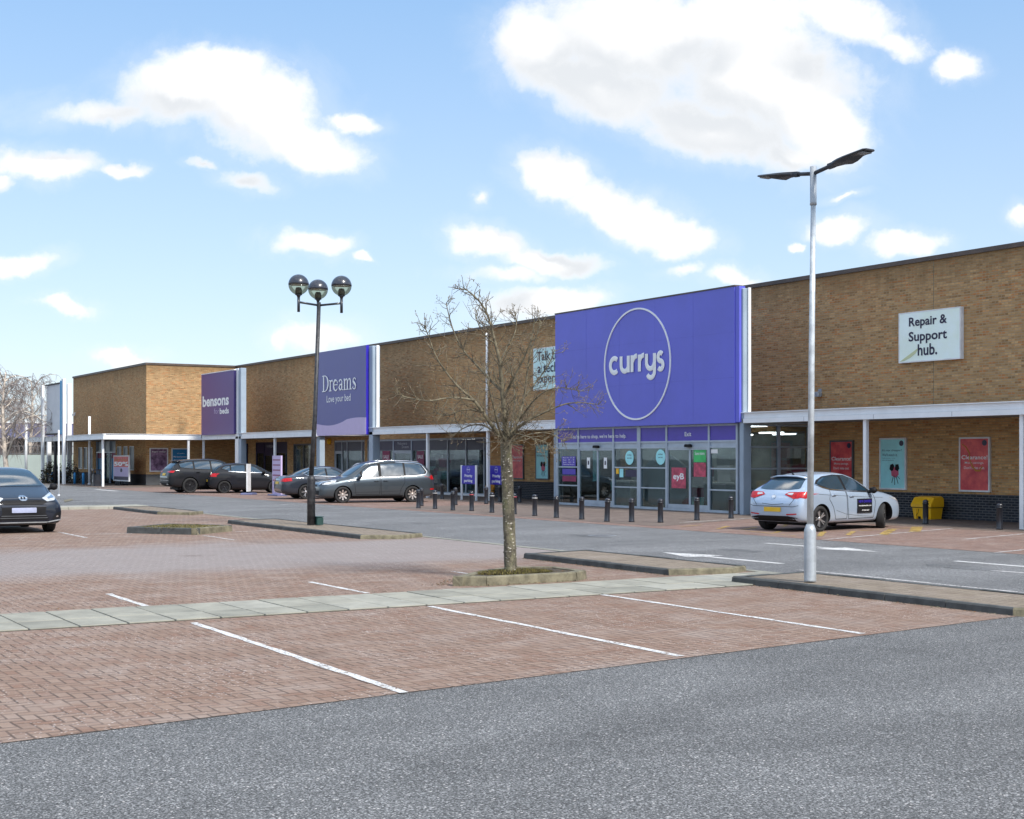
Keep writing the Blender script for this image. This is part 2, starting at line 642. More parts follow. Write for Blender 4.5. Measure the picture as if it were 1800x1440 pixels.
def brick_mat(name, c1, c2, mortar, bw=.225, bh=.075, streak=.34, dark_top=True, patch=.15, msize=.012, warm=(.46, .18, .060)):
    m, g, bs, out = mat_new(name)
    geo = g.node('ShaderNodeNewGeometry')
    v = geo.outputs['Position']
    s = g.sep(v)
    u = g.math('ADD', s[0], s[1])
    uv = g.comb(u, s[2], 0)
    b = g.node('ShaderNodeTexBrick')
    g.set(b.inputs['Vector'], uv)
    g.set(b.inputs['Color1'], c1); g.set(b.inputs['Color2'], c2); g.set(b.inputs['Mortar'], mortar)
    b.inputs['Scale'].default_value = 1
    b.inputs['Mortar Size'].default_value = msize
    b.inputs['Mortar Smooth'].default_value = .3
    b.inputs['Brick Width'].default_value = bw
    b.inputs['Row Height'].default_value = bh
    b.offset = .5
    c = b.outputs['Color']
    row = g.math('FLOOR', g.math('DIVIDE', s[2], bh))
    colm = g.math('FLOOR', g.math('ADD', g.math('DIVIDE', u, bw), g.math('MULTIPLY', g.math('FLOORED_MODULO', row, 2.0), .5)))
    wn = g.node('ShaderNodeTexWhiteNoise')
    g.set(wn.inputs['Vector'], g.comb(colm, row, 0))
    rb = g.sep(wn.outputs['Color'])
    isb = g.math('SUBTRACT', 1.0, b.outputs['Fac'])
    c = g.mix(g.math('MULTIPLY', g.math('MULTIPLY', g.ramp(rb[0], .70, .95), .8), isb), c, warm)
    c = g.mix(g.math('MULTIPLY', g.math('MULTIPLY', g.ramp(rb[1], .72, .95), .65), isb), c, tuple(x * .55 for x in c2))
    c = g.mix(g.math('MULTIPLY', g.math('MULTIPLY', g.ramp(rb[2], .70, .95), .6), isb), c, tuple(min(1, x * 1.3) for x in c1))
    hn = g.noise(g.comb(g.math('MULTIPLY', u, 1.6), g.math('MULTIPLY', s[2], 13), 0), 1.0, 4, .65)
    c = g.mix(g.math('MULTIPLY', g.ramp(hn, .50, .72), streak), c, tuple(min(1, x * 1.3) for x in c1))
    c = g.mix(g.math('MULTIPLY', g.ramp(hn, .50, .30), streak), c, tuple(x * .62 for x in c2))
    hot = g.noise(g.comb(g.math('MULTIPLY', u, 3.6), g.math('MULTIPLY', s[2], 11), 3.0), 1.0, 3, .6)
    c = g.mix(g.math('MULTIPLY', g.ramp(hot, .56, .74), .38), c, warm)
    pn = g.noise(uv, .45, 4, .55)
    c = g.mix(g.math('MULTIPLY', g.ramp(pn, .45, .68), patch), c, (c1[0] * .60, c1[1] * .56, c1[2] * .55))
    pn2 = g.noise(g.vmath('ADD', uv, (9, 5, 1)), .22, 3, .5)
    c = g.mix(g.math('MULTIPLY', g.ramp(pn2, .45, .62), patch * .8), c, (c1[0] * 1.25, c1[1] * .95, c1[2] * .75))
    if dark_top:
        # rain-washed dirt running down from the coping
        dn = g.noise(g.comb(g.math('MULTIPLY', u, 2.6), g.math('MULTIPLY', s[2], .35), 1.0), 1.0, 5, .7)
        h = g.math('ADD', s[2], g.math('MULTIPLY', g.math('SUBTRACT', dn, .5), 1.8))
        c = g.mix(g.math('MULTIPLY', g.ramp(h, 6.7, 7.8), .6), c, tuple(x * .36 for x in c1))
    g.set(bs.inputs['Base Color'], c)
    bs.inputs['Roughness'].default_value = .9
    bs.inputs['Specular IOR Level'].default_value = .2
    bp = g.node('ShaderNodeBump')
    bp.inputs['Strength'].default_value = .5
    bp.inputs['Distance'].default_value = .01
    g.set(bp.inputs['Height'], g.math('ADD', g.math('SUBTRACT', 1.0, b.outputs['Fac']), g.math('MULTIPLY', hn, .4)))
    g.l.new(bp.outputs[0], bs.inputs['Normal'])
    return m


def glass_mat(name, tint=(.62, .72, .72), base=.10, rough=.02, amt=.75):
    m, g, bs, out = mat_new(name)
    g.n.remove(bs)
    tr = g.node('ShaderNodeBsdfTransparent')
    g.set(tr.inputs[0], tint)
    gl = g.node('ShaderNodeBsdfGlossy')
    gl.inputs['Roughness'].default_value = rough
    g.set(gl.inputs[0], (.46, .49, .52))
    fr = g.node('ShaderNodeFresnel')
    fr.inputs[0].default_value = 1.5
    tcn = g.node('ShaderNodeTexCoord')
    bp = g.node('ShaderNodeBump')
    bp.inputs['Strength'].default_value = .03
    bp.inputs['Distance'].default_value = .05
    g.set(bp.inputs['Height'], g.noise(tcn.outputs['Object'], .8, 2, .5))
    g.l.new(bp.outputs[0], gl.inputs['Normal'])
    mx = g.node('ShaderNodeMixShader')
    g.set(mx.inputs[0], g.math('MULTIPLY_ADD', fr.outputs[0], amt, base, clamp=True))
    g.l.new(tr.outputs[0], mx.inputs[1])
    g.l.new(gl.outputs[0], mx.inputs[2])
    g.l.new(mx.outputs[0], out.inputs[0])
    return m


def carpaint(name, col, metal=.35, rough=.38, coat=1.0, dust=.22):
    m, g, bs, out = mat_new(name)
    tc = g.node('ShaderNodeTexCoord')
    v = tc.outputs['Object']
    fl = g.noise(v, 900, 2, .5)
    c = g.mix(fl, tuple(x * .8 for x in col), tuple(min(1, x * 1.2) for x in col))
    # road dust low down on the sides
    z = g.sep(v)[2]
    dn = g.noise(v, 5, 5, .65)
    dm = g.math('MULTIPLY', g.ramp(g.math('ADD', z, g.math('MULTIPLY', dn, .35)), .50, .20), dust)
    c = g.mix(dm, c, tuple(.10 + .3 * x for x in col))
    g.set(bs.inputs['Base Color'], c)
    bs.inputs['Metallic'].default_value = metal
    g.set(bs.inputs['Roughness'], g.math('MULTIPLY_ADD', dm, .5, rough))
    bs.inputs['Coat Weight'].default_value = coat
    bs.inputs['Coat Roughness'].default_value = .03
    bs.inputs['Specular IOR Level'].default_value = .25
    return m


def worn_line(name, col, wear):
    """road paint broken up by wear: bare patches show through"""
    m, g, bs, out = mat_new(name)
    geo = g.node('ShaderNodeNewGeometry')
    v = geo.outputs['Position']
    n = g.noise(v, 26, 5, .75)
    n2 = g.noise(v, 3.1, 4, .6)
    a = g.math('ADD', g.math('MULTIPLY', n, .7), g.math('MULTIPLY', n2, .3))
    c = g.mix(g.ramp(g.noise(v, 60, 4, .7), .35, .65), tuple(x * .7 for x in col), tuple(min(1, x * 1.12) for x in col))
    g.set(bs.inputs['Base Color'], c)
    bs.inputs['Roughness'].default_value = .8
    g.set(bs.inputs['Alpha'], g.ramp(a, wear, wear + .09))
    return m


M = {}
M['asphalt'] = asphalt_mat('asphalt', (.088, .0885, .089), (.150, .1515, .153), chip=.9)
M['road'] = asphalt_mat('road_asphalt', (.115, .116, .118), (.178, .179, .182), chip=.6)
M['paving'] = paving_mat('block_paving', ((.215, .140, .103), (.265, .184, .140), (.205, .116, .080)), (.072, .050, .040))
M['paving_far'] = paving_mat('block_paving_bays', ((.200, .128, .105), (.255, .165, .130), (.17, .10, .08)), (.06, .045, .04), wear=.4, aisle=False, grit=.85)
M['pavement'] = paving_mat('pavement_blocks', ((.150, .115, .095), (.185, .145, .12), (.13, .095, .078)), (.055, .042, .036), wear=.3, aisle=False, grit=.35)
M['island'] = paving_mat('island_blocks', ((.205, .165, .125), (.255, .21, .16), (.17, .13, .095)), (.09, .07, .05), wear=.35, aisle=False, grit=.3)
M['brick'] = brick_mat('buff_brick', (.470, .300, .145), (.350, .205, .092), (.36, .27, .17))
M['brick_low'] = brick_mat('buff_brick_low', (.600, .375, .170), (.480, .280, .120), (.44, .32, .19), dark_top=False, patch=.2)  # same brick, colour lightened to offset the shade under the canopy
M['plinth'] = brick_mat('blue_brick', (.038, .045, .058), (.022, .027, .036), (.15, .15, .15), dark_top=False, patch=.2, streak=.3, msize=.014, warm=(.03, .035, .05))
M['coping'] = pmat('coping_metal', (.085, .060, .048), .5, var=.25, scale=2)
M['slab'] = pmat('concrete_slab', (.292, .282, .235), .85, var=.16, scale=2.2, bump=.3, bscale=90, dirt=.18)
M['slab2'] = pmat('concrete_slab_b', (.245, .238, .198), .85, var=.16, scale=2.2, bump=.3, bscale=90, dirt=.2)
M['slab3'] = pmat('concrete_slab_c', (.325, .315, .268), .85, var=.14, scale=2.2, bump=.3, bscale=90, dirt=.15)
M['joint'] = pmat('joint_dirt', (.055, .050, .040), .95)
M['kerb'] = pmat('kerb_concrete_shaded', (.062, .066, .066), .85, var=.3, scale=4, bump=.3, bscale=60, dirt=.4)  # near-black colour carries the shade of faces turned from the sun
M['kerb_old'] = pmat('kerb_mossy', (.165, .148, .100), .9, var=.35, scale=6, bump=.5, bscale=50, dirt=.5)
M['soil'] = pmat('soil', (.060, .045, .028), .95, var=.4, scale=9, bump=.8, bscale=40)
M['moss'] = pmat('moss_green', (.125, .130, .024), .95, var=.5, scale=14, col2=(.20, .16, .05))
M['white_steel'] = pmat('white_steel', (.80, .82, .84), .42, var=.05, scale=1.5, dirt=.08)
M['white_trim'] = pmat('white_trim', (.80, .80, .80), .5, var=.04, scale=1.5)
M['seam'] = pmat('trim_seam', (.30, .33, .36), .5)
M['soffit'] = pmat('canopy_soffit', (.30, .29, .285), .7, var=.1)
M['grey_steel'] = pmat('blue_grey_steel', (.30, .37, .45), .4, var=.08, scale=1.2)
M['alu'] = pmat('grey_frame', (.40, .46, .53), .35, metal=.1, var=.08)
M['purple'] = pmat('sign_purple', (.122, .130, .60), .33, var=.07, scale=.35, dirt=.04)
M['purple2'] = pmat('header_purple', (.085, .055, .42), .35, var=.06)
M['pr_sign'] = pmat('parking_sign_purple', (.040, .025, .42), .4, var=.05)
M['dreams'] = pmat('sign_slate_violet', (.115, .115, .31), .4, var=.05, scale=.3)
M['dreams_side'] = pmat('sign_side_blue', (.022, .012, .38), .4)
M['lilac'] = pmat('sign_lilac', (.53, .44, .66), .45, var=.03)
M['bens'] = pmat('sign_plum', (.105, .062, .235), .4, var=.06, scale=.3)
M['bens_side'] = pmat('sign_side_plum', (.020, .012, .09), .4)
M['navy'] = pmat('fascia_navy', (.022, .018, .060), .35, var=.1)
M['white_let'] = pmat('letter_white', (.86, .87, .88), .45, var=.02)
M['dark_let'] = pmat('letter_navy', (.018, .014, .05), .5, var=.02)
M['grey_let'] = pmat('letter_grey', (.45, .46, .50), .5)
M['mint'] = pmat('sign_mint', (.84, .95, .84), .4, var=.05, scale=1.1, col2=(.84, .95, .93))
M['mint_fold'] = pmat('sign_fold', (.56, .60, .36), .45, var=.06)
M['talk'] = pmat('sign_pale_blue', (.58, .80, .80), .4, var=.08)
M['black_paint'] = pmat('black_paint', (.018, .021, .030), .38, var=.3, scale=6, coat=.3)
M['black'] = pmat('black_plastic', (.010, .010, .012), .6, var=.2, spec=.2)
M['tyre'] = pmat('tyre_rubber', (.018, .018, .019), .8, var=.2, bump=.3)
M['interior'] = pmat('shop_interior', (.30, .34, .34), .8, var=.35, scale=.8)
M['interior_floor'] = pmat('shop_floor', (.16, .16, .155), .6, var=.15)
M['line'] = worn_line('line_paint', (.66, .65, .64), .40)
M['line_worn'] = worn_line('line_paint_worn', (.56, .54, .53), .42)
M['yellow_line'] = worn_line('line_paint_yellow', (.46, .31, .08), .43)
M['yellow'] = pmat('bin_yellow', (.98, .52, .010), .42, var=.08, scale=2)
M['orange'] = pmat('bin_orange', (.55, .23, .015), .45, var=.1)
M['galv'] = pmat('galvanised_steel', (.40, .43, .46), .42, metal=.35, var=.12, scale=5, dirt=.35)
M['lamp_dark'] = pmat('lamp_dark', (.022, .026, .034), .42, var=.15)
M['smoke'] = glass_mat('smoked_dome', (.80, .80, .68), .06, .06, .6)
M['lobby_lit'] = pmat('lobby_light', (.95, .97, .92), .5, emit=5.0)
M['reflector'] = pmat('lamp_reflector', (.62, .62, .55), .5)
M['lens'] = pmat('lamp_lens', (.20, .20, .20), .2)
M['globe_dark'] = pmat('globe_dark', (.030, .034, .048), .30, var=.1, coat=.4)
M['globe_inner'] = pmat('globe_inner', (.085, .09, .088), .5)
M['post_worn'] = pmat('post_worn', (.016, .018, .024), .5, var=.3, scale=9, dirt=.2, col2=(.05, .05, .055))
M['shaft'] = pmat('lamp_shaft', (.52, .56, .59), .45, metal=.2, var=.25, scale=4, dirt=.35)
M['bark'] = pmat('bark', (.075, .062, .042), .9, var=.3, scale=14, bump=.6, bscale=40, col2=(.22, .19, .125))
M['twig'] = pmat('twig_bark', (.060, .045, .034), .85, var=.35, scale=10, col2=(.24, .185, .13))
M['bud'] = pmat('bud', (.24, .21, .08), .8, var=.4, scale=4, col2=(.30, .22, .15))
M['birch'] = pmat('birch_bark', (.52, .45, .38), .8, var=.4, scale=3, dirt=.7)
M['birch_twig'] = pmat('birch_twig', (.155, .115, .105), .85, var=.3, col2=(.36, .31, .29))
M['blue_boll'] = pmat('bollard_blue', (.035, .27, .60), .4, var=.06)
M['glass_shop'] = glass_mat('shop_glass', (.80, .88, .88), .03, .015, .65)
M['glass_dark'] = glass_mat('shop_glass_dark', (.70, .75, .78), .03, .015, .65)
M['carglass'] = pmat('car_glass', (.010, .034, .058), .07, var=.1, coat=0, spec=1.0)
for _n in M['carglass'].node_tree.nodes:
    if _n.type == 'BSDF_PRINCIPLED':
        _n.inputs['IOR'].default_value = 1.75
M['chrome'] = pmat('chrome', (.72, .73, .75), .15, metal=1.0, var=.05)
M['rim'] = pmat('alloy', (.55, .55, .57), .28, metal=.8, var=.1)
M['rim_black'] = pmat('alloy_black', (.025, .025, .028), .3, metal=.5)
M['rim_bronze'] = pmat('alloy_bronze', (.55, .49, .45), .3, metal=.7)
M['red_lens'] = pmat('red_lens', (.42, .006, .010), .3, coat=.5, spec=.3, var=.3, scale=14)
M['clear_lens'] = pmat('clear_lens', (.62, .64, .66), .10, coat=1.0, metal=.3, var=.2, scale=9)
M['dark_lens'] = pmat('dark_lens', (.03, .035, .045), .1, coat=1.0)
M['plate_y'] = pmat('plate_yellow', (.72, .46, .03), .5, var=.08)
M['plate_w'] = pmat('plate_white', (.34, .37, .52), .5, var=.12)
M['redp'] = pmat('poster_red', (.74, .035, .07), .35, var=.30, scale=2.5, col2=(.85, .13, .12))
M['turq'] = pmat('poster_turquoise', (.36, .80, .84), .4, var=.08, scale=2)
M['pink'] = pmat('poster_pink', (.60, .10, .18), .5)
M['frame_w'] = pmat('frame_white', (.72, .73, .74), .4)
M['frame_g'] = pmat('frame_grey', (.10, .105, .115), .4)
M['slate'] = pmat('slate_cladding', (.115, .125, .235), .6, var=.2, scale=.5)
M['pale_wall'] = pmat('pale_hoarding', (.33, .39, .37), .6, var=.1, scale=.3)
M['dark_wall'] = pmat('dark_wall', (.060, .055, .052), .8, var=.2)
M['hedge'] = pmat('hedge_leaf', (.030, .032, .014), .9, var=.4, scale=5)
M['shrub'] = pmat('shrub_leaf', (.085, .062, .032), .9, var=.4, scale=5)
M['sky_blue'] = pmat('tower_blue', (.035, .33, .62), .4, var=.05)
M['screen'] = pmat('tower_panel', (.70, .72, .78), .6, var=.08, scale=.6)
M['post_blue'] = pmat('graphic_blue', (.02, .20, .44), .4, var=.1)
M['post_plum'] = pmat('graphic_plum', (.13, .04, .13), .5, var=.6, scale=3, col2=(.36, .22, .36))
M['maroon'] = pmat('graphic_maroon', (.22, .02, .08), .5, var=.2)
M['frosted'] = pmat('frosted_pane', (.20, .25, .30), .3, var=.12, scale=1)
M['warm_lit'] = pmat('lit_interior', (.62, .55, .42), .7, var=.3, scale=1.5)
M['tube_lit'] = pmat('ceiling_tube', (.95, .97, .92), .5, emit=8.0)
M['grey_board'] = pmat('display_board', (.34, .39, .40), .5, var=.06)
M['green_post'] = pmat('graphic_green', (.05, .46, .13), .5, var=.2)
M['cream'] = pmat('planter_cream', (.58, .55, .42), .7)
M['green_box'] = pmat('box_green', (.012, .05, .045), .6)
M['house'] = pmat('far_roof', (.16, .15, .15), .8)
# ================================================================ ground
def sheet(name, poly, z, mat, k='structure'):
    mb = MB()
    n = len(poly)
    a = sum(poly[i][0] * poly[(i + 1) % n][1] - poly[(i + 1) % n][0] * poly[i][1] for i in range(n))
    if a < 0:
        poly = poly[::-1]
    mb.add([(x, y, z) for x, y in poly], [tuple(range(n))])
    o = mb.build(name, mat)
    return kind(o, k)


sheet('ground', [(-900, -700), (900, -700), (900, 900), (-900, 900)], 0.0, M['asphalt'])
ROAD_N, ROAD_F = 15.25, 22.0
sheet('road', [(-140, ROAD_N), (40, ROAD_N), (40, ROAD_F), (-140, ROAD_F)], .004, M['road'])
e0, e1 = G(0, 1308), G(1740, 1090)
ed = (e1 - e0)
pa = e0 - ed * 3.2
pb = e0 + ed * ((13.4 - e0.y) / ed.y)
sheet('parking_paving', [(pa.x, pa.y), (pb.x, pb.y), (-10.9, 15.0), (-50.0, 15.0), (-50.0, pa.y)], .005, M['paving'])
# bays in front of the shops (either side of the bulge of pavement by the store entrance)
sheet('bay_paving', [(-84, ROAD_F), (10, ROAD_F), (10, 28.6), (-84, 28.6)], .008, M['paving_far'])
b0, b1 = G(1166, 926), G(1322, 911.8)
pv = [(-90, 28.3), (-46.4, 28.3), (-46.4, 23.0), (-45.8, 22.5), (b0.x, 22.6), (b1.x, 28.3), (10, 28.3), (10, 32.55), (-88.85, 32.55), (-88.85, 26.55),
      (-130, 26.55), (-130, 22.3), (-86, 22.3), (-85.2, 23.0), (-84.6, 28.3)]
sheet('pavement', [(-84.6, 28.3), (-46.4, 28.3), (-46.4, 23.0), (-45.8, 22.5), (b0.x, 22.6), (b1.x, 28.3), (10, 28.3), (10, 40), (-84.6, 40)], .012, M['pavement'])
sheet('pavement', [(-150, 22.4), (-86, 22.4), (-85.2, 23.1), (-84.64, 28.3), (-84.64, 40), (-150, 40)], .012, M['pavement'])

# drainage channel between paving and road
mb = MB()
x = -50.0
while x < 2:
    mb.bbox(x + .006, x + .9, 15.03, 15.2, 0, .014, .004)
    x += .912
kind(mb.build('channel', M['slab2']), 'structure')

# slab path crossing the car park
random.seed(11)
mb = MB()
px0 = G(0, 1083).x - .02
mb.box(px0 - .02, px0 + 1.64, -12, 15.0, .004, .010, 0)
y = -12.0
k = 0
while y < 15.0:
    w = .53
    j = random.random() * .02
    for (a, b) in ((0, .93), (.945, 1.62)):
        mb.bbox(px0 + a, px0 + b, y + .011, min(y + w - .011, 15.0), .008, .022 + random.uniform(-.003, .003), .004, random.choice((1, 1, 2, 3)))
    y += w
kind(mb.build('path', [M['joint'], M['slab'], M['slab2'], M['slab3']]), 'structure')


def ribbon(name, p, q, w, z, mat, seg=.4, ragged=.0):
    p, q = Vector((p.x, p.y, 0)), Vector((q.x, q.y, 0))
    d = q - p
    L = d.length
    d.normalize()
    n = Vector((-d.y, d.x, 0))
    m = max(2, int(L / seg))
    mb = MB()
    vs = []
    for i in range(m + 1):
        c = p + d * (L * i / m)
        a = w / 2 + random.uniform(-ragged, ragged)
        b = w / 2 + random.uniform(-ragged, ragged)
        vs += [tuple(c + n * a + Vector((0, 0, z))), tuple(c - n * b + Vector((0, 0, z)))]
    mb.add(vs, [(2 * i, 2 * i + 1, 2 * i + 3, 2 * i + 2) for i in range(m)])
    return kind(mb.build(name, mat), 'structure')


for (a, b) in (((339, 1096), (712, 1219.5)), ((755, 1067), (1197, 1155)), ((1052, 1045.5), (1518, 1115.5))):
    ribbon('bay_line', G(*a), G(*b), .085, .010, M['line'], .25, .012)
for (a, b, w, m) in (((190, 1045), (256, 1066.5), .09, 'line'), ((545, 1024), (646, 1044), .08, 'line'), ((795, 1005.5), (832, 1011), .08, 'line_worn'),
                     ((103, 936), (152, 946), .09, 'line_worn'), ((358, 942), (412, 950), .09, 'line_worn'),
                     ((150, 940), (232, 938.3), .09, 'line_worn'), ((408, 936), (520, 931.5), .08, 'line_worn')):
    ribbon('bay_line', G(*a), G(*b), w, .010, M[m], .25, .012)
for (a, b, w, m) in (((1447, 950), (1673, 930), .10, 'line_worn'), ((1697, 949), (1800, 939.5), .10, 'line_worn'), ((1750, 973), (1850, 962), .10, 'line_worn'),
                     ((1196, 919.5), (1325, 911.6), .10, 'line_worn'), ((482, 889), (520, 886.5), .1, 'line_worn'), ((170, 861), (205, 864), .35, 'line')):
    ribbon('bay_line', G(*a), G(*b), w, .016, M[m], .25, .012)
for (a, b, w) in (((1552, 941), (1570, 931), .22), ((1608, 936), (1613, 927), .28), ((1440, 944), (1448, 936), .14), ((1490, 942), (1500, 935), .12),
                  ((1303, 932), (1330, 928.5), .10), ((1360, 938), (1372, 935), .12), ((1375, 927), (1388, 920.5), .12), ((1262, 931), (1280, 926), .1),
                  ((1196, 927), (1236, 923.5), .08), ((1310, 934), (1400, 944), .06), ((1500, 935), (1600, 929), .06)):
    ribbon('bay_line', G(*a), G(*b), w, .018, M['yellow_line'], .15, .02)
# lane markings on the road
def arrow(name, tail, head, y, w=.16, hw=.42, hl=1.3, mat='line'):
    d = 1 if head > tail else -1
    mb = MB()
    z = .009
    mb.add([(tail, y - w / 2, z), (head - d * hl, y - w / 2, z), (head - d * hl, y + w / 2, z), (tail, y + w / 2, z)], [(0, 1, 2, 3) if d > 0 else (3, 2, 1, 0)])
    mb.add([(head - d * hl, y - hw, z), (head, y, z), (head - d * hl, y + hw, z)], [(0, 1, 2) if d > 0 else (2, 1, 0)])
    return kind(mb.build(name, M[mat]), 'structure')


a1, a2 = G(1135, 973), G(1352, 993)
arrow('lane_arrow', a2.x, a1.x, 16.55)
a1, a2 = G(1328, 956), G(1562, 970)
arrow('lane_arrow', a1.x, a2.x, 20.2)
a1 = G(1680, 988)
arrow('lane_arrow', a1.x - .1, a1.x + 5.5, 19.6)
ribbon('lane_line', Vector((-17.2, 15.9, 0)), Vector((-8, 15.75, 0)), .1, .009, M['line_worn'], .3, .02)
ribbon('lane_line', G(1745, 1004.0), G(1890, 1014), .12, .009, M['line_worn'], .3, .02)
# repairs and covers in the road
def patch(name, cx, cy, w, h, mat, z=.0075):
    mb = MB()
    pts = []
    for i in range(14):
        a = 2 * pi * i / 14
        r = 1 + random.uniform(-.12, .12)
        pts.append((cx + w * cos(a) * r, cy + h * sin(a) * r, z))
    mb.add(pts, [tuple(range(14))])
    return kind(mb.build(name, mat), 'structure')


M['patch'] = asphalt_mat('patch_asphalt', (.095, .096, .099), (.150, .152, .156), chip=.3)
for (px, py, w, h) in ((640, 930, .9, .2), (740, 921, .7, .15), (1040, 943, .8, .3), (1300, 968, .6, .25), (1690, 998, .8, .3), (300, 866, 2.5, .5)):
    c = G(px, py)
    patch('road_patch', c.x, c.y, w, h, M['patch'])


# ---------------------------------------------------------------- kerbed islands
def stone(mb, p, q, w, h, mi=0, b=.018, inset=True):
    """one kerb stone from p to q, body on the left of p->q"""
    d = Vector((q[0] - p[0], q[1] - p[1], 0))
    L = d.length
    d.normalize()
    n = Vector((-d.y, d.x, 0))
    P = Vector((p[0], p[1], 0))
    def c(a, t, z):
        return tuple(P + d * a + n * t + Vector((0, 0, z)))
    vs = [c(0, 0, 0), c(L, 0, 0), c(L, w, 0), c(0, w, 0),
          c(0, .012, h - b), c(L, .012, h - b), c(L, w, h - .002), c(0, w, h - .002), c(b * .4, .012 + b, h), c(L - b * .4, .012 + b, h)]
    fs = [(0, 1, 5, 4), (4, 5, 9, 8), (8, 9, 6, 7), (1, 2, 6, 9, 5), (3, 0, 4, 8, 7), (2, 3, 7, 6)]
    mb.add(vs, fs, mi)


def island(name, poly, h=.10, w=.13, mats=('kerb', 'kerb_old', 'island'), old=(), fill_z=-.012, L0=.91):
    """poly ccw"""
    n = len(poly)
    mb = MB()
    inner = []
    for i in range(n):
        a, b, c = Vector(poly[i - 1]), Vector(poly[i]), Vector(poly[(i + 1) % n])
        d1, d2 = (b - a).normalized(), (c - b).normalized()
        n1, n2 = Vector((-d1.y, d1.x)), Vector((-d2.y, d2.x))
        m = (n1 + n2)
        m = m / max(m.dot(n1), .35)
        inner.append(b + m * w * .96)
    for i in range(n):
        p, q = Vector(poly[i]), Vector(poly[(i + 1) % n])
        d = q - p
        L = d.length
        m = max(1, round(L / L0))
        for k in range(m):
            j = random.uniform(-.006, .006)
            nn = Vector((-d.y, d.x)).normalized() * j
            s = p + d * (k / m) + d.normalized() * .006 + nn
            e = p + d * ((k + 1) / m) - d.normalized() * .006 + nn
            stone(mb, s, e, w, h + random.uniform(-.006, .004), 1 if i in old else 0)
    mb.add([(v.x, v.y, h + fill_z) for v in inner], [tuple(range(n))], 2)
    mb.add([(v.x, v.y, h - .03) for v in [Vector(p) + (Vector(q) - Vector(p)) * .35 for p, q in zip(poly, inner)]], [tuple(range(n))], 1)
    return kind(mb.build(name, [M[m] for m in mats]), 'structure')


island('kerb_island', [(-15.95, 13.42), (-10.95, 13.42), (-10.72, 13.62), (-10.72, 14.75), (-10.95, 15.0), (-16.15, 15.0)], old=(1, 2, 3))
island('kerb_island', [(-21.75, 13.42), (-17.45, 13.42), (-17.2, 14.5), (-17.45, 15.0), (-22.0, 15.0)], old=(1, 2))
island('kerb_island', [(-37.3, 13.42), (-28.7, 13.42), (-28.2, 14.2), (-28.7, 15.0), (-37.6, 15.0)], old=(1, 2))
island('kerb_island', [(-49.4, 13.6), (-44.3, 13.6), (-43.2, 14.4), (-43.9, 15.0), (-49.4, 15.0)], old=(1, 2))
mb = MB()
for i in range(30):
    mb.bbox(-51.3, -50.6, -6 + i * .7, -6 + i * .7 + .69, .004, .1, .01, random.choice((0, 1)))
    mb.bbox(-50.58, -49.9, -6 + i * .7, -6 + i * .7 + .69, .004, .1, .01, random.choice((0, 1)))
kind(mb.build('path', [M['slab'], M['slab3']]), 'structure')
i1 = island('planter_kerb', [(-17.62, 9.68), (-17.36, 10.1), (-17.36, 11.65), (-17.62, 12.0), (-18.45, 12.0), (-18.8, 11.4), (-18.35, 10.5)],
            h=.14, w=.15, mats=('kerb_old', 'kerb_old', 'soil'), fill_z=-.02, L0=1.3)
i2 = island('planter_kerb', [(-33.85, 9.65), (-32.25, 10.85), (-33.4, 12.15), (-35.0, 11.0)], h=.16, w=.15,
            mats=('kerb', 'kerb_old', 'moss'), old=(1,), fill_z=-.01, L0=1.0)


def tufts(name, cx, cy, rx, ry, z, n, hgt, mats, seed=1):
    random.seed(seed)
    mb = MB()
    for i in range(n):
        a = random.random() * 2 * pi
        r = sqrt(random.random())
        x, y = cx + rx * r * cos(a), cy + ry * r * sin(a)
        k = 1 - r * .6
        for j in range(3):
            b = random.random() * 2 * pi
            h = hgt * random.uniform(.4, 1.2) * k
            w = random.uniform(.008, .02)
            dx, dy = cos(b) * w, sin(b) * w
            lx, ly = random.uniform(-.03, .03), random.uniform(-.03, .03)
            mb.add([(x - dx, y - dy, z), (x + dx, y + dy, z), (x + lx, y + ly, z + h)], [(0, 1, 2)], random.choice((0, 0, 1)))
    return mb.build(name, mats)


TR = C2W(0, 0)  # placeholder, tree root set below
TREE = C2W(-.02, 21.0, .15)
o = tufts('moss', TREE.x + .02, TREE.y + .05, .36, .62, .118, 1500, .075, [M['moss'], M['soil']], 3)
tag(kind(o, 'stuff'), 'green moss and low grass round the foot of the bare tree', 'moss')
o = tufts('moss', -33.6, 10.9, .95, .95, .145, 900, .05, [M['moss'], M['kerb_old']], 4)
tag(kind(o, 'stuff'), 'mossy grass filling the empty diamond kerb planter', 'moss')
def litter(name, label, spots, n, mats, seed):
    random.seed(seed)
    mb = MB()
    for i in range(n):
        (ax, ay, bx, by, sp, z) = random.choice(spots)
        u = random.random()
        x, y = ax + (bx - ax) * u + random.gauss(0, sp), ay + (by - ay) * u + random.gauss(0, sp)
        a = random.random() * 6.3
        s_ = random.uniform(.008, .022)
        h1, h2 = random.uniform(0, .012), random.uniform(0, .012)
        mb.add([(x + cos(a) * s_, y + sin(a) * s_, z + h1), (x + cos(a + 1.6) * s_ * .6, y + sin(a + 1.6) * s_ * .6, z + .003), (x - cos(a) * s_, y - sin(a) * s_, z + h2),
                (x - cos(a + 1.6) * s_ * .6, y - sin(a + 1.6) * s_ * .6, z + .002)], [(0, 1, 2, 3)], random.randrange(len(mats)))
    o = mb.build(name, mats)
    return tag(kind(o, 'stuff'), label, 'leaf litter')


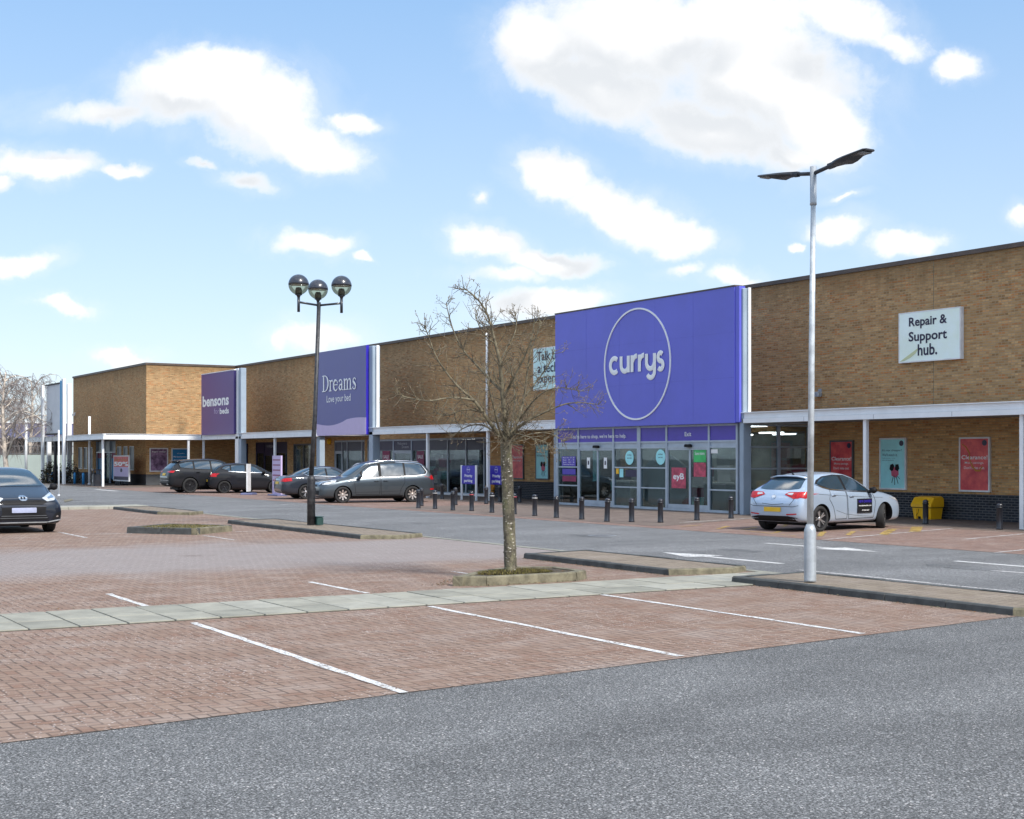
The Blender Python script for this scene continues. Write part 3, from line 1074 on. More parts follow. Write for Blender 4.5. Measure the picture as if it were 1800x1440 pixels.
M['leaf'] = pmat('dead_leaf', (.16, .085, .035), .9, var=.5, scale=8)
litter('leaf_litter', 'small dead leaves and grit gathered round the near kerb planter', [(-17.30, 9.6, -17.28, 12.1, .05, .024), (-17.8, 9.5, -18.6, 10.3, .08, .009), (-18.4, 10.9, -17.6, 11.6, .15, .125)], 520,
       [M['leaf'], M['soil'], M['kerb_old']], 8)
litter('leaf_litter', 'dead leaves and grit in the gutters of the long kerb islands', [(-15.9, 13.36, -11, 13.36, .035, .008), (-21.7, 13.36, -17.4, 13.36, .035, .008), (-37, 13.34, -28.6, 13.34, .04, .008), (-17.4, 9.0, -17.4, -6, .05, .01)], 900,
       [M['leaf'], M['soil'], M['kerb_old']], 9)
# slotted drain cover in the road
c = G(1058, 942)
mb = MB()
mb.box(c.x - .25, c.x + .25, c.y - .25, c.y + .25, .002, .0095, 0)
for i in range(7):
    mb.box(c.x - .2, c.x + .2, c.y - .21 + i * .065, c.y - .21 + i * .065 + .03, .0096, .011, 1)
kind(mb.build('drain_cover', [M['galv'], M['soil']]), 'structure')
w = G(1422, 1037)
o = tufts('weeds', w.x, w.y - .04, .22, .05, .0, 140, .10, [M['moss'], M['hedge']], 5)
tag(kind(o, 'stuff'), 'green weeds growing in the gutter under the lamp post kerb', 'weeds')
# ================================================================ the row of shops
YW = 32.6     # main wall
YF = 29.4     # canopy / sign line
YL = 29.6     # lobby glazing
XR = -88.9    # return wall of the projecting left wing
YWW = 26.6    # front wall of the wing
YWF = 23.2    # wing canopy line
XWF = -86.5   # wing canopy return
ZT = 7.73
ZC = 3.16

bld = thing('retail_building', 'long low buff brick retail terrace with flat parapet and blue brick base', 'building', (-60, YW, 0))


def wall_faces(mb, x0, x1, bands, openings, y, reveal=.22, mrev=0):
    """vertical wall facing -y; bands [(z0,z1,mi)], openings [(x0,x1,z0,z1)]"""
    xs = sorted({x0, x1, *[o[0] for o in openings], *[o[1] for o in openings]})
    zs = sorted({z for b in bands for z in b[:2]} | {z for o in openings for z in o[2:4]})
    for i in range(len(xs) - 1):
        for j in range(len(zs) - 1):
            cx, cz = (xs[i] + xs[i + 1]) / 2, (zs[j] + zs[j + 1]) / 2
            if any(o[0] < cx < o[1] and o[2] < cz < o[3] for o in openings):
                continue
            mi = 0
            for b in bands:
                if b[0] <= cz <= b[1]:
                    mi = b[2]
            mb.add([(xs[i], y, zs[j]), (xs[i + 1], y, zs[j]), (xs[i + 1], y, zs[j + 1]), (xs[i], y, zs[j + 1])], [(0, 1, 2, 3)], mi)
    for (a, b, c, d) in openings:
        r = y + reveal
        mb.add([(a, y, c), (a, y, d), (a, r, d), (a, r, c)], [(0, 1, 2, 3)], mrev)
        mb.add([(b, y, d), (b, y, c), (b, r, c), (b, r, d)], [(0, 1, 2, 3)], mrev)
        mb.add([(a, y, d), (b, y, d), (b, r, d), (a, r, d)], [(0, 1, 2, 3)], mrev)
        mb.add([(a, y, c), (a, r, c), (b, r, c), (b, y, c)], [(0, 1, 2, 3)], mrev)


def fxw(px):
    return FX(px, YW)


LX0, LX1 = FX(979, YL), FX(1303, YL)   # lobby
op_lobby = (LX0 + .3, LX1 - .3, 0.0, 2.7)
op_dr1 = (fxw(587), fxw(641), .06, 2.76)
op_dr2 = (fxw(645), fxw(860), .06, 2.76)
op_wr = (fxw(449), fxw(505), .0, 2.76)
op_wi = (fxw(515), fxw(550), .10, 2.62)
ops = [op_lobby, op_dr1, op_dr2, op_wr, op_wi]
mb = MB()
wall_faces(mb, XR, 8, [(.0, .72, 1), (.72, ZC, 1), (ZC, ZT, 0)], ops, YW, mrev=1)
# wing
ow = [(FX(a, YWW), FX(b, YWW), .95, 2.55) for a, b in ((137, 144.5), (146.5, 153.5), (157, 162.5), (205, 213), (216, 224), (226.5, 235.5))]
ow_door = (FX(167.5, YWW), FX(203, YWW), 0.0, 2.95)
wall_faces(mb, -107.4, XR, [(0, .72, 1), (.72, ZC, 1), (ZC, ZT, 0)], ow + [ow_door], YWW, mrev=1)
for (z0, z1, mi) in ((0, ZC, 1), (ZC, ZT, 0)):
    mb.add([(XR, YWW, z0), (XR, YW, z0), (XR, YW, z1), (XR, YWW, z1)], [(0, 1, 2, 3)], mi)
    mb.add([(-107.4, YW + 25, z0), (-107.4, YWW, z0), (-107.4, YWW, z1), (-107.4, YW + 25, z1)], [(0, 1, 2, 3)], 0)
    mb.add([(8, YW, z0), (8, YW + 25, z0), (8, YW + 25, z1), (8, YW, z1)], [(0, 1, 2, 3)], 0)
    mb.add([(8, YW + 25, z0), (-107.4, YW + 25, z0), (-107.4, YW + 25, z1), (8, YW + 25, z1)], [(0, 1, 2, 3)], 0)
mb.build('wall', [M['brick'], M['brick_low']], bld, world=True)
# roof behind the parapet
mb = MB()
mb.box(-107.2, 7.8, YW + .3, YW + 24.8, 7.0, 7.2)
mb.box(-107.2, XR - .3, YWW + .3, YW + .28, 7.0, 7.2)
mb.build('roof', M['dark_wall'], bld, world=True)
mb = MB()
mb.box(XR + .06, 8.06, YW - .06, YW + .3, ZT, ZT + .13)
mb.box(-107.46, XR + .055, YWW - .06, YWW + .3, ZT, ZT + .13)
mb.box(XR - .3, XR + .055, YWW + .303, YW + .3, ZT, ZT + .13)
mb.box(-107.46, -107.1, YWW + .303, YW + 25, ZT, ZT + .13)
mb.build('coping', M['coping'], bld, world=True)
# blue brick base, butted round the openings
segs = []
cur = XR + .03
for (a, b, c, d) in sorted(ops):
    segs.append((cur, a))
    cur = b
segs.append((cur, 8))
for a, b in segs:
    if b - a > .05:
        MB().box(a, b, YW - .03, YW + .05, 0, .72).build('plinth', M['plinth'], bld, world=True)
cur = -107.43
for a, b in ((cur, ow_door[0]), (ow_door[1], XR + .03)):
    MB().box(a, b, YWW - .03, YWW + .05, 0, .72).build('plinth', M['plinth'], bld, world=True)
mb = MB()
mb.box(XR - .05, XR + .03, YWW + .051, YW - .031, 0, .72)
mb.build('plinth', M['plinth'], bld, world=True)
for (a, b) in segs:
    if b - a > .05:
        MB().box(a, b, YW - .05, YW + .04, .722, .765).build('plinth_cap', M['plinth'], bld, world=True)
# movement joints
for px in (1641, 1066):
    xx = FX(px, YW)
    MB().box(xx - .008, xx + .008, YW - .004, YW, ZC + .1, ZT).build('movement_joint', M['kerb_old'], bld, world=True)
# rainwater pipe
xx = FX(859, YW)
mb = MB()
mb.tube([(xx, YW - .09, ZC), (xx, YW - .09, ZT - .2)], .055, 10)
for z in (3.6, 4.9, 6.2, 7.4):
    mb.lathe([(.075, 0), (.075, .07)], 10, (xx, YW - .09, z))
mb.build('downpipe', M['white_steel'], bld, world=True)


def lamp_box(name, px, py, label, y0=YW, m='galv'):
    c = (FX(px, y0), y0, FZ(px, py, y0))
    mb = MB()
    mb.box(-.07, .07, -.03, 0, -.12, .12)
    mb.bbox(-.10, .10, -.20, -.031, -.14, .02, .02)
    o = mb.build(name, M[m])
    o.location = c
    return tag(o, label, 'camera')


lamp_box('security_camera', 1442, 690, 'small grey wall camera on brick just right of the tall white lamp post')
lamp_box('security_camera', 878, 731, 'small grey wall camera behind the bare tree, low on the brick')
lamp_box('wall_light', 132, 728, 'small white light on the brick near the left end of the terrace', YWW, 'white_trim')
for nm in ('wall_light',):
    bpy.data.objects[nm]['category'] = 'wall light'
xa = FX(580, YW)
mb = MB()
mb.lathe([(0, -.17), (.15, -.13), (.19, -.04), (.19, 0)], 20, (0, 0, 0), 'y')
o = mb.build('alarm_bell', M['yellow'])
o.location = (xa, YW, FZ(580, 776, YW))
tag(o, 'round yellow alarm box on brick under the slate violet sign', 'alarm')


# ---------------------------------------------------------------- canopies
def canopy(label, x0, x1, y0, y1, cols, group='white canopies along the shops', ends=(True, True), skip_front=False):
    t = thing('canopy', label, 'canopy', ((x0 + x1) / 2, y0, 0), group=group)
    mb = MB()
    mb.box(x0, x1, y0, y0 + .10, ZC - .245, ZC - .105)
    mb.box(x0, x1, y0 + .035, y0 + .16, ZC - .10, ZC + .07)
    mb.box(x0 - .02, x1 + .02, y0 - .03, y0 + .20, ZC + .073, ZC + .10)
    mb.build('fascia', M['white_steel'], t, world=True)
    mb = MB()
    mb.box(x0, x1, y0 + .045, y0 + .15, ZC - .1049, ZC - .1001)
    n = int((x1 - x0) / 2.7)
    for i in range(1, n):
        xx = x0 + (x1 - x0) * i / n
        mb.box(xx - .006, xx + .006, y0 - .004, y0, ZC - .24, ZC - .11)
    mb.build('seam', M['seam'], t, world=True)
    mb = MB()
    mb.box(x0 + .01, x1 - .01, y0 + .17, y1 - .01, ZC - .02, ZC + .05)
    mb.build('roof_deck', M['house'], t, world=True)
    mb = MB()
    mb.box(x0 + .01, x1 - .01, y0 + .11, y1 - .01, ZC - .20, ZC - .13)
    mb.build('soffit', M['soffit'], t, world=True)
    for cx in cols:
        mb = MB()
        mb.bbox(cx - .065, cx + .065, y0 + .10, y0 + .23, 0.01, ZC - .20, .015)
        mb.build('column', M['white_steel'], t, world=True)
    return t


cr = [FX(1521.5, YF + .15), FX(1797, YF + .15)]
canopy('white steel canopy on thin posts right of the big purple sign', FX(1304, YF), 8, YF, YW, cr + [cr[1] + 5.4, cr[1] + 10.8, cr[1] + 16.2])
canopy('white steel canopy behind the bare tree, between two big signs', FX(649, YF), FX(977, YF), YF, YW, [FX(751.5, YF + .15), FX(857.5, YF + .15)])
canopy('white steel canopy between the plum sign and slate violet sign', FX(414, YF), FX(556, YF), YF, YW, [FX(483, YF + .15)])
canopy('short white canopy under the plum sign at the inside corner', XWF + .02, FX(413, YF), YF, YW, [FX(357.5, YF + .15)])
# wing: front run
t = canopy('white canopy along the far left wing under the pale blue tower', FX(46, YWF), XWF, YWF, YWW, [FX(180.5, YWF + .15), FX(46, YWF + .2)])
# wing: sunlit return run facing right
t = thing('canopy', 'sunlit white canopy side running back from the left wing corner', 'canopy', (XWF, 26, 0), group='white canopies along the shops')
mb = MB()
mb.box(XWF + .003, XWF + .10, YWF + .0, YF - .02, ZC - .245, ZC - .105)
mb.box(XWF + .003, XWF + .06, YWF + .035, YF - .02, ZC - .10, ZC + .07)
mb.box(XWF - .02, XWF + .12, YWF + .202, YF - .02, ZC + .073, ZC + .10)
mb.build('fascia', M['white_steel'], t, world=True)
mb = MB()
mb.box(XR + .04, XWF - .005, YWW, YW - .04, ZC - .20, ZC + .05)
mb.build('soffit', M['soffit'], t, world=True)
mb = MB()
mb.bbox(XWF - .1, XWF + .03, SY(331.5, XWF) - .07, SY(331.5, XWF) + .07, .01, ZC - .25, .015)
mb.build('column', M['white_steel'], t, world=True)


# ---------------------------------------------------------------- sign boards on steel frames
def sign_board(name, label, px0, px1, py_t, py_b, y0, thick, mats, zfix=None):
    """board facing -y"""
    x0, x1 = FX(px0, y0), FX(px1, y0)
    zt, zb = FZ(px1, py_t, y0), FZ(px1, py_b, y0)
    if zfix:
        zb, zt = zfix
    t = thing(name, label, 'sign', ((x0 + x1) / 2, y0, zb))
    mb = MB()
    mb.box(x0, x1, y0, y0 + thick, zb, zt, 0)
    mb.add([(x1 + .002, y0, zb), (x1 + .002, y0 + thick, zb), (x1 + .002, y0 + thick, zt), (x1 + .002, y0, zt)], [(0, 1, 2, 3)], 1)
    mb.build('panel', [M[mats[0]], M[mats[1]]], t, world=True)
    return t, x0, x1, zb, zt


def frame_post(t, px0, px1, y0, z1, mat='grey_steel', z0=.01, d=.32, name='post'):
    mb = MB()
    a, b = FX(px0, y0), FX(px1, y0)
    mb.bbox(a, b, y0, y0 + d, z0, z1, .02)
    return mb.build(name, M[mat], t, world=True)


# -- big purple sign
SY0 = YF - .12
sg, sx0, sx1, sz0, sz1 = sign_board('shop_sign', 'huge purple shop sign with white lettering inside a thin white ring', 976, 1291, 507, 747, SY0, .28, ('purple', 'purple'), zfix=(2.93, 7.27))
mb = MB()
mb.box(sx0 - .02, sx1 + .03, SY0 - .02, SY0 + .30, sz1 + .002, sz1 + .05)
mb.build('trim', M['coping'], sg, world=True)
mb = MB()
mb.box(sx1 + .006, sx1 + .20, SY0 + .03, SY0 + .27, sz0 + .02, sz1)
mb.build('side_panel', M['purple'], sg, world=True)
cxr = FX(1119.5, SY0)
czr = FZ(1119.5, 640, SY0)
RR = (738.5 - 541.5) / 2 / FPX * dep(1119.5, SY0)
n = 96
mb = MB()
ro, ri, yy = RR, RR - .056, SY0
vs = []
for k in range(n):
    a = 2 * pi * k / n
    for (r, y) in ((ro, yy), (ro, yy - .035), (ri, yy - .035), (ri, yy)):
        vs.append((cxr + r * cos(a), y, czr + r * sin(a)))
fs = []
for k in range(n):
    j = (k + 1) % n
    for q in range(3):
        fs.append((4 * k + q, 4 * k + q + 1, 4 * j + q + 1, 4 * j + q))
mb.add(vs, fs)
mb.build('ring', M['white_let'], sg, world=True)


def arcpts(cx, cy, r, a0, a1, n=14, ry=None):
    ry = ry or r
    return [(cx + r * cos(radians(a0 + (a1 - a0) * i / n)), cy + ry * sin(radians(a0 + (a1 - a0) * i / n))) for i in range(n + 1)]


def strokes(letters, x0, x1, z0, z1, lo, hi, y, mat, parent, w, name='lettering', flat=.18, adv=None):
    """letters: list of (advance, [polyline or (polyline, widths)]) in em units (x-height 1)"""
    tot = sum(a for a, _ in letters)
    sx = (x1 - x0) / tot
    sz = (z1 - z0) / (hi - lo)
    mb = MB()
    cx = 0.0
    q = 0
    for a, pls in letters:
        for pl in pls:
            ww = None
            if isinstance(pl, tuple):
                pl, ww = pl
            pts = [(x0 + (cx + px) * sx, y - .004 * q, z0 + (pz - lo) * sz) for px, pz in pl]
            rad = w if ww is None else [k * w for k in ww]
            mb.tube(pts, rad, 8, flat=flat, smooth=False)
            q = (q + 1) % 4
        cx += a
    return mb.build(name, mat, parent, world=True)


Lc = (.86, [arcpts(.42, .42, .36, 48, 312)])
Lu = (.94, [[(.14, .84), (.14, .42)] + arcpts(.45, .40, .31, 180, 350)[1:], [(.76, .84), (.76, .02)]])
Lr = (.60, [[(.14, .84), (.14, .02)], arcpts(.52, .42, .37, 165, 88)])
Ly = (.94, [[(.14, .84), (.14, .44)] + arcpts(.45, .42, .31, 180, 350)[1:], [(.76, .84), (.76, .0)] + arcpts(.46, -.02, .30, 0, -150)[1:]])
Ls = (.62, [arcpts(.30, .63, .19, 40, 250, 10) + arcpts(.30, .24, .20, 78, -140, 12)[1:]])
tx0, tx1 = FX(1071, SY0), FX(1169, SY0)
hz1, hz0 = FZ(1120, 617, SY0), FZ(1120, 664, SY0)
strokes([Lc, Lu, Lr, Lr, Ly, Ls], tx0 + .05, tx1 + .0, FZ(1120, 668, SY0), FZ(1120, 624, SY0), -.38, .84, SY0 - .02, M['white_let'], sg, .088)
frame_post(sg, 1299.5, 1306.5, YF, 7.2, d=.34)
frame_post(sg, 973, 978, YF + .25, 2.9, d=.3)
mb = MB()
xx = FX(1307.2, YF)
mb.box(xx, xx + .05, YF + .16, YF + .26, 3.2, 7.22)
mb.build('edge_flashing', M['white_trim'], sg, world=True)
mb = MB()
for z in (3.6, 5.0, 6.6):
    mb.box(sx0 + .3, sx1 - .1, SY0 + .30, SY0 + .42, z, z + .12)
for xx in (sx0 + .3, (sx0 + sx1) / 2):
    mb.box(xx, xx + .15, SY0 + .425, SY0 + .55, 3.1, 7.1)
mb.build('back_frame', M['grey_steel'], sg, world=True)
M['purple_joint'] = pmat('sign_joint', (.106, .113, .53), .5)
for k in range(1, 5):
    xx = sx0 + (sx1 - sx0) * k / 5
    MB().box(xx - .006, xx + .006, SY0 - .002, SY0 - .0005, sz0 + .02, sz1 - .02).build('panel_joint', M['purple_joint'], sg, world=True)
for z in (sz0 + 1.45, sz0 + 2.9):
    MB().box(sx0 + .02, sx1 - .02, SY0 - .0035, SY0 - .0025, z - .004, z + .004).build('panel_joint', M['purple_joint'], sg, world=True)

# -- slate violet sign
SY1 = YF - .15
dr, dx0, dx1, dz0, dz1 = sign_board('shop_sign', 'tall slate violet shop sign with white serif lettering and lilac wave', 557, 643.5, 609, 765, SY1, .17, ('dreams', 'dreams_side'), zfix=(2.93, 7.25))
mb = MB()
npt = 24
top = []
for i in range(npt + 1):
    u = i / npt
    z = dz0 + .62 + .20 * u - .17 * sin(pi * min(1, u / .62)) + .06 * sin(pi * max(0, (u - .55) / .45))
    top.append((dx0 + (dx1 - dx0) * u, z))
mb.slab([(dx0, dz0 + .001)] + [(dx1, dz0 + .001)] + top[::-1], SY1 - .012, SY1 - .001)
mb.build('wave_band', M['lilac'], dr, world=True)
T, t_ = 1.0, .45
def st(x, z0, z1): return ([(x, z0), (x, z1)], [1.15, 1.15])
def hz(x0_, x1_, z): return ([(x0_, z), (x1_, z)], [.38, .38])
LD = (1.22, [st(.26, 0, 1.45), hz(.02, .6, 1.42), hz(.02, .6, .03), (arcpts(.50, .725, .58, 86, -86, 16, .69), [.4] * 3 + [.8] * 2 + [1.15] * 7 + [.8] * 2 + [.4] * 3)])
Lr2 = (.72, [st(.22, 0, .95), hz(.02, .22, .95), hz(.02, .46, .03), ([(.24, .68), (.38, .90), (.50, .94)], [.5, .7, .6]), ([(.50, .93), (.60, .86)], [.9, 1.1])])
Le = (.88, [(arcpts(.45, .48, .36, 20, 320, 18, .46), [.6] + [.5] * 4 + [1.15] * 8 + [.6] * 6), hz(.12, .80, .52)])
La = (.90, [st(.64, .08, .66), (arcpts(.40, .68, .25, 0, 160, 10, .25), .5 and [.9, .7, .5, .5, .5, .5, .5, .5, .7, 1.0, 1.1]), ([(.64, .55), (.30, .48), (.16, .25), (.30, .05), (.50, .08), (.64, .22)], [.4, .7, 1.1, .8, .5, .4]), hz(.62, .86, .04)])
Lm = (1.46, [st(.22, 0, .95), hz(.02, .22, .95), hz(.02, .42, .03), ([(.24, .72), (.40, .92), (.58, .92), (.68, .72), (.68, 0)], [.4, .5, .8, 1.1, 1.15]), hz(.50, .88, .03),
             ([(.70, .72), (.88, .92), (1.06, .92), (1.16, .72), (1.16, 0)], [.4, .5, .8, 1.1, 1.15]), hz(.98, 1.38, .03)])
Ls2 = (.72, [([(.58, .80), (.50, .92), (.34, .95), (.18, .84), (.16, .68), (.30, .56), (.46, .44), (.58, .28), (.54, .10), (.36, .0), (.18, .05), (.12, .2)],
              [.9, .4, .45, .7, 1.0, 1.15, 1.15, 1.0, .7, .45, .4, .9])])
strokes([LD, Lr2, Le, La, Lm, Ls2], FX(567, SY1), FX(627.5, SY1), FZ(597, 686.5, SY1), FZ(597, 657.5, SY1), 0, 1.45, SY1 - .02, M['white_let'], dr, .062)
lettering('Love your bed', FX(574.5, SY1), FX(616.5, SY1), FZ(595, 710, SY1), FZ(595, 694, SY1), SY1, M['white_let'], dr, bold=.006)
frame_post(dr, 648.2, 655, YF, 7.2, d=.4)
frame_post(dr, 556, 562, YF + .3, 2.92, d=.3)
mb = MB()
xx = FX(655.8, YF)
mb.box(xx, xx + .06, YF + .16, YF + .3, 3.2, 7.22)
mb.build('edge_flashing', M['white_trim'], dr, world=True)

# -- plum sign
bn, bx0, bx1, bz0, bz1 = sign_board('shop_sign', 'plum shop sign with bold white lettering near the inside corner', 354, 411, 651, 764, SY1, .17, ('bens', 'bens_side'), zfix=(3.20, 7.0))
lettering('bensons', FX(356.5, SY1), FX(402.5, SY1), FZ(380, 714, SY1), FZ(380, 694.5, SY1), SY1, M['white_let'], bn, bold=.035)
lettering('for', FX(376.5, SY1), FX(385.5, SY1), FZ(380, 727.5, SY1), FZ(380, 718, SY1), SY1, M['lilac'], bn, bold=-.004)
lettering('beds', FX(386.5, SY1), FX(402.5, SY1), FZ(394, 727.5, SY1), FZ(394, 717, SY1), SY1, M['white_let'], bn, bold=.03)
frame_post(bn, 413, 418.5, YF, 7.1, 'white_steel', d=.34)
frame_post(bn, 419.5, 423.5, YF, 7.1, 'grey_steel', d=.34)
mb = MB()
mb.box(bx0, bx1 + .02, SY1 - .02, SY1 + .2, bz1 + .002, bz1 + .05)
mb.build('trim', M['white_trim'], bn, world=True)


# -- smaller wall signs
def wall_sign(label, px0, px1, py_t1, py_b1, lines, mat, y0=YW, depth=.14, fr='frame_w', zz=None):
    x0, x1 = FX(px0, y0), FX(px1, y0)
    pm = px1
    zt, zb = FZ(pm, py_t1, y0), FZ(pm, py_b1, y0)
    t = thing('wall_sign', label, 'sign', ((x0 + x1) / 2, y0, zb))
    yf = y0 - depth
    mb = MB()
    mb.box(x0, x1, yf, y0 - .001, zb, zt)
    mb.build('panel', M[mat], t, world=True)
    mb = MB()
    e = .035
    for q in ((x0 - e, x1 + e, zt, zt + e), (x0 - e, x1 + e, zb - e, zb), (x0 - e, x0, zb, zt), (x1, x1 + e, zb, zt)):
        mb.box(q[0], q[1], yf - .006, y0 - .003, q[2], q[3])
    mb.build('frame', M[fr], t, world=True)
    for (s, a, b, c, d, bold) in lines:
        W, H = x1 - x0, zt - zb
        lettering(s, x0 + a * W, x0 + b * W, zb + c * H, zb + d * H, yf, M['dark_let'], t, bold=bold)
    return t, x0, x1, zb, zt, yf


t, x0, x1, zb, zt, yf = wall_sign('pale mint sign with navy lettering high on the brick at right', 1587, 1692.5, 541.5, 629, [
    ('Repair &', .165, .80, .665, .91, .02), ('Support', .16, .80, .35, .61, .02), ('hub.', .315, .64, .10, .34, .02)], 'mint')
mb = MB()
mb.slab([(x0 + .01, zb + .01), (x0 + .33 * (x1 - x0), zb + .27 * (zt - zb)), (x0 + .28 * (x1 - x0), zb + .16 * (zt - zb)), (x0 + .18 * (x1 - x0), zb + .07 * (zt - zb)), (x0 + .08 * (x1 - x0), zb + .015 * (zt - zb))], yf - .008, yf - .001)
mb.build('page_fold', M['mint_fold'], t, world=True)
wall_sign('pale blue wall sign partly hidden by the big purple sign', 943, 1015, 606, 680, [
    ('Talk to', .09, .62, .70, .93, .012), ('a tech', .10, .60, .40, .64, .012), ('expert.', .08, .62, .08, .34, .012)], 'talk')
# ================================================================ glazed entrance lobby under the big purple sign
lob = thing('entrance_lobby', 'glazed store entrance lobby with purple header under the big purple sign', 'shop entrance', ((LX0 + LX1) / 2, YL, 0))
pxs = [981, 1018, 1079.5, 1124.5, 1173, 1247.7, 1297]
vx = [FX(p, YL) for p in pxs]
ZH0, ZH1, ZTR = 2.37, 2.91, 2.17
mb = MB()
for i, x in enumerate(vx):
    w = .10 if i == 3 else .045
    mb.box(x - w, x + w, YL - .05, YL + .07, .02, ZH1)
for (a, b) in zip(range(6), range(1, 7)):
    xa = vx[a] + (.10 if a == 3 else .045)
    xb = vx[b] - (.10 if b == 3 else .045)
    for z in (ZH1 - .05, ZH0 - .04, ZTR - .03):
        mb.box(xa, xb, YL - .04, YL + .05, z, z + .06)
    door = a in (1, 4)
    if not door:
        for z in (1.44, .74):
            mb.box(xa, xb, YL - .04, YL + .05, z, z + .045)
    mb.box(xa, xb, YL - .04, YL + .05, .02, .10)
mb.build('frame', M['alu'], lob, world=True)
hd = MB()
for a in range(6):
    xa = vx[a] + (.10 if a == 3 else .045)
    xb = vx[a + 1] - (.10 if a + 1 == 3 else .045)
    hd.box(xa, xb, YL - .02, YL + .02, ZH0 + .021, ZH1 - .051)
hdo = hd.build('header_panel', M['purple2'], lob, world=True)
lettering("You're here to shop, we're here to help.", FX(1005.5, YL), FX(1103, YL), FZ(1054, 772.5, YL), FZ(1054, 763.5, YL), YL - .052, M['white_let'], hdo, bold=.012, thick=.006)
lettering('Exit', FX(1205, YL), FX(1216.5, YL), FZ(1210, 767, YL), FZ(1210, 759.5, YL), YL - .03, M['white_let'], hdo, bold=.012, thick=.006)
for a in range(6):
    xa = vx[a] + (.10 if a == 3 else .045)
    xb = vx[a + 1] - (.10 if a + 1 == 3 else .045)
    if a in (1, 4):
        mid = FX(1051.6 if a == 1 else 1213.6, YL)
        for (p, q) in ((xa, mid - .0), (mid + .0, xb)):
            mb = MB()
            e = .045
            y0, y1 = YL - .03, YL + .02
            mb.box(p + .003, p + e, y0, y1, .105, ZTR - .035)
            mb.box(q - e, q - .003, y0, y1, .105, ZTR - .035)
            mb.box(p + e, q - e, y0, y1, .105, .24)
            mb.box(p + e, q - e, y0, y1, ZTR - .09, ZTR - .035)
            dd = mb.build('door', M['alu'], lob, world=True)
            mb = MB()
            mb.box(p + e, q - e, YL - .008, YL, .24, ZTR - .09)
            mb.build('pane', M['glass_shop'], dd, world=True)
            if a == 1:
                mb = MB()
                c = (p + q) / 2
                mb.box(c - .1, c + .1, YL - .02, YL - .012, 1.42, 1.82)
                mb.build('notice', M['white_let'], dd, world=True)
                mb = MB()
                mb.box(c - .04, c + .04, YL - .026, YL - .022, 1.55, 1.7)
                mb.build('notice_mark', M['dark_let'], dd, world=True)
        mb = MB()
        mb.bbox(mid - .16, mid + .16, YL - .16, YL - .045, ZTR + .0, ZTR + .10, .02)
        mb.build('door_sensor', M['black'], lob, world=True)
    else:
        for (z0, z1) in ((.10, .74), (.785, 1.44), (1.485, ZTR - .03)):
            mb = MB()
            mb.box(xa, xb, YL - .006, YL + .002, z0, z1)
            mb.build('pane', M['glass_shop'], lob, world=True)
    mb = MB()
    mb.box(xa, xb, YL - .006, YL + .002, ZTR + .03, ZH0 - .04)
    mb.build('transom', M['alu'], lob, world=True)
# side glazing running back to the wall (right side, facing right)
XS = LX1 + .02
mb = MB()
for y in (YL + .30, YL + 1.55, YW - .13):
    mb.box(XS - .05, XS + .05, y - .05, y + .05, .02, 2.9)
for (y0, y1) in ((YL + .35, YL + 1.5), (YL + 1.6, YW - .18)):
    for z in (.02, .74, 1.44, 2.14, 2.84):
        mb.box(XS - .04, XS + .04, y0, y1, z, z + .05)
mb.build('side_frame', M['alu'], lob, world=True)
mb = MB()
mb.box(LX0 - .03, LX0 + .03, YL + .3, YW - .04, .02, 2.9)
mb.build('side_panel', M['dark_wall'], lob, world=True)
for (y0, y1) in ((YL + .35, YL + 1.5), (YL + 1.6, YW - .18)):
    for (z0, z1) in ((.07, .74), (.79, 1.44), (1.49, 2.14), (2.19, 2.84)):
        mb = MB()
        mb.box(XS - .004, XS + .004, y0, y1, z0, z1)
        mb.build('side_pane', M['glass_dark'], lob, world=True)
mb = MB()
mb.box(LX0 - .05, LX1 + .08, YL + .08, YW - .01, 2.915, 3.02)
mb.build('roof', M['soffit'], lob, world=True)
mb = MB()
mb.box(LX0, LX1, YL + .08, YW - .01, .013, .02)
mb.build('floor', M['interior_floor'], lob, world=True)
mb = MB()
random.seed(31)
for i in range(5):
    for j in range(2):
        cx = LX0 + 1.1 + i * 2.0
        cy = YL + .9 + j * 1.2
        mb.box(cx - .5, cx + .5, cy - .06, cy + .06, 2.86, 2.912)
mb.build('ceiling_light', M['lobby_lit'], lob, world=True)
# round window stickers
for (px, py, r) in ((1107, 804.8, .25), (1161.7, 803.6, .265)):
    cx, cz = FX(px, YL), FZ(px, py, YL)
    mb = MB()
    mb.lathe([(r, -.004), (r, 0)], 32, (cx, YL - .012, cz), 'y', smooth=False)
    s_ = mb.build('round_sticker', M['turq'], lob, world=True)
    for k, ln in enumerate(('we buy', 'your tech')):
        lettering(ln, cx - .13, cx + .13, cz + .06 - k * .11, cz + .13 - k * .11, YL - .02, M['dark_let'], s_, bold=.01, thick=.003)
# opening-hours decal
xh0, xh1 = FX(988, YL), FX(1012, YL)
mb = MB()
mb.box(xh0, xh1, YL - .012, YL - .008, 1.5, 1.86)
hrs = mb.build('hours_decal', M['purple2'], lob, world=True)
for k in range(4):
    z = 1.79 - k * .085
    lettering(('Mon-Fri  9 - 8', 'Sat  9 - 7', 'Sun  10 - 4', 'Opening hours')[k], xh0 + .08, xh1 - .08, z, z + .045, YL - .014, M['white_let'], hrs, bold=.005, thick=.003)

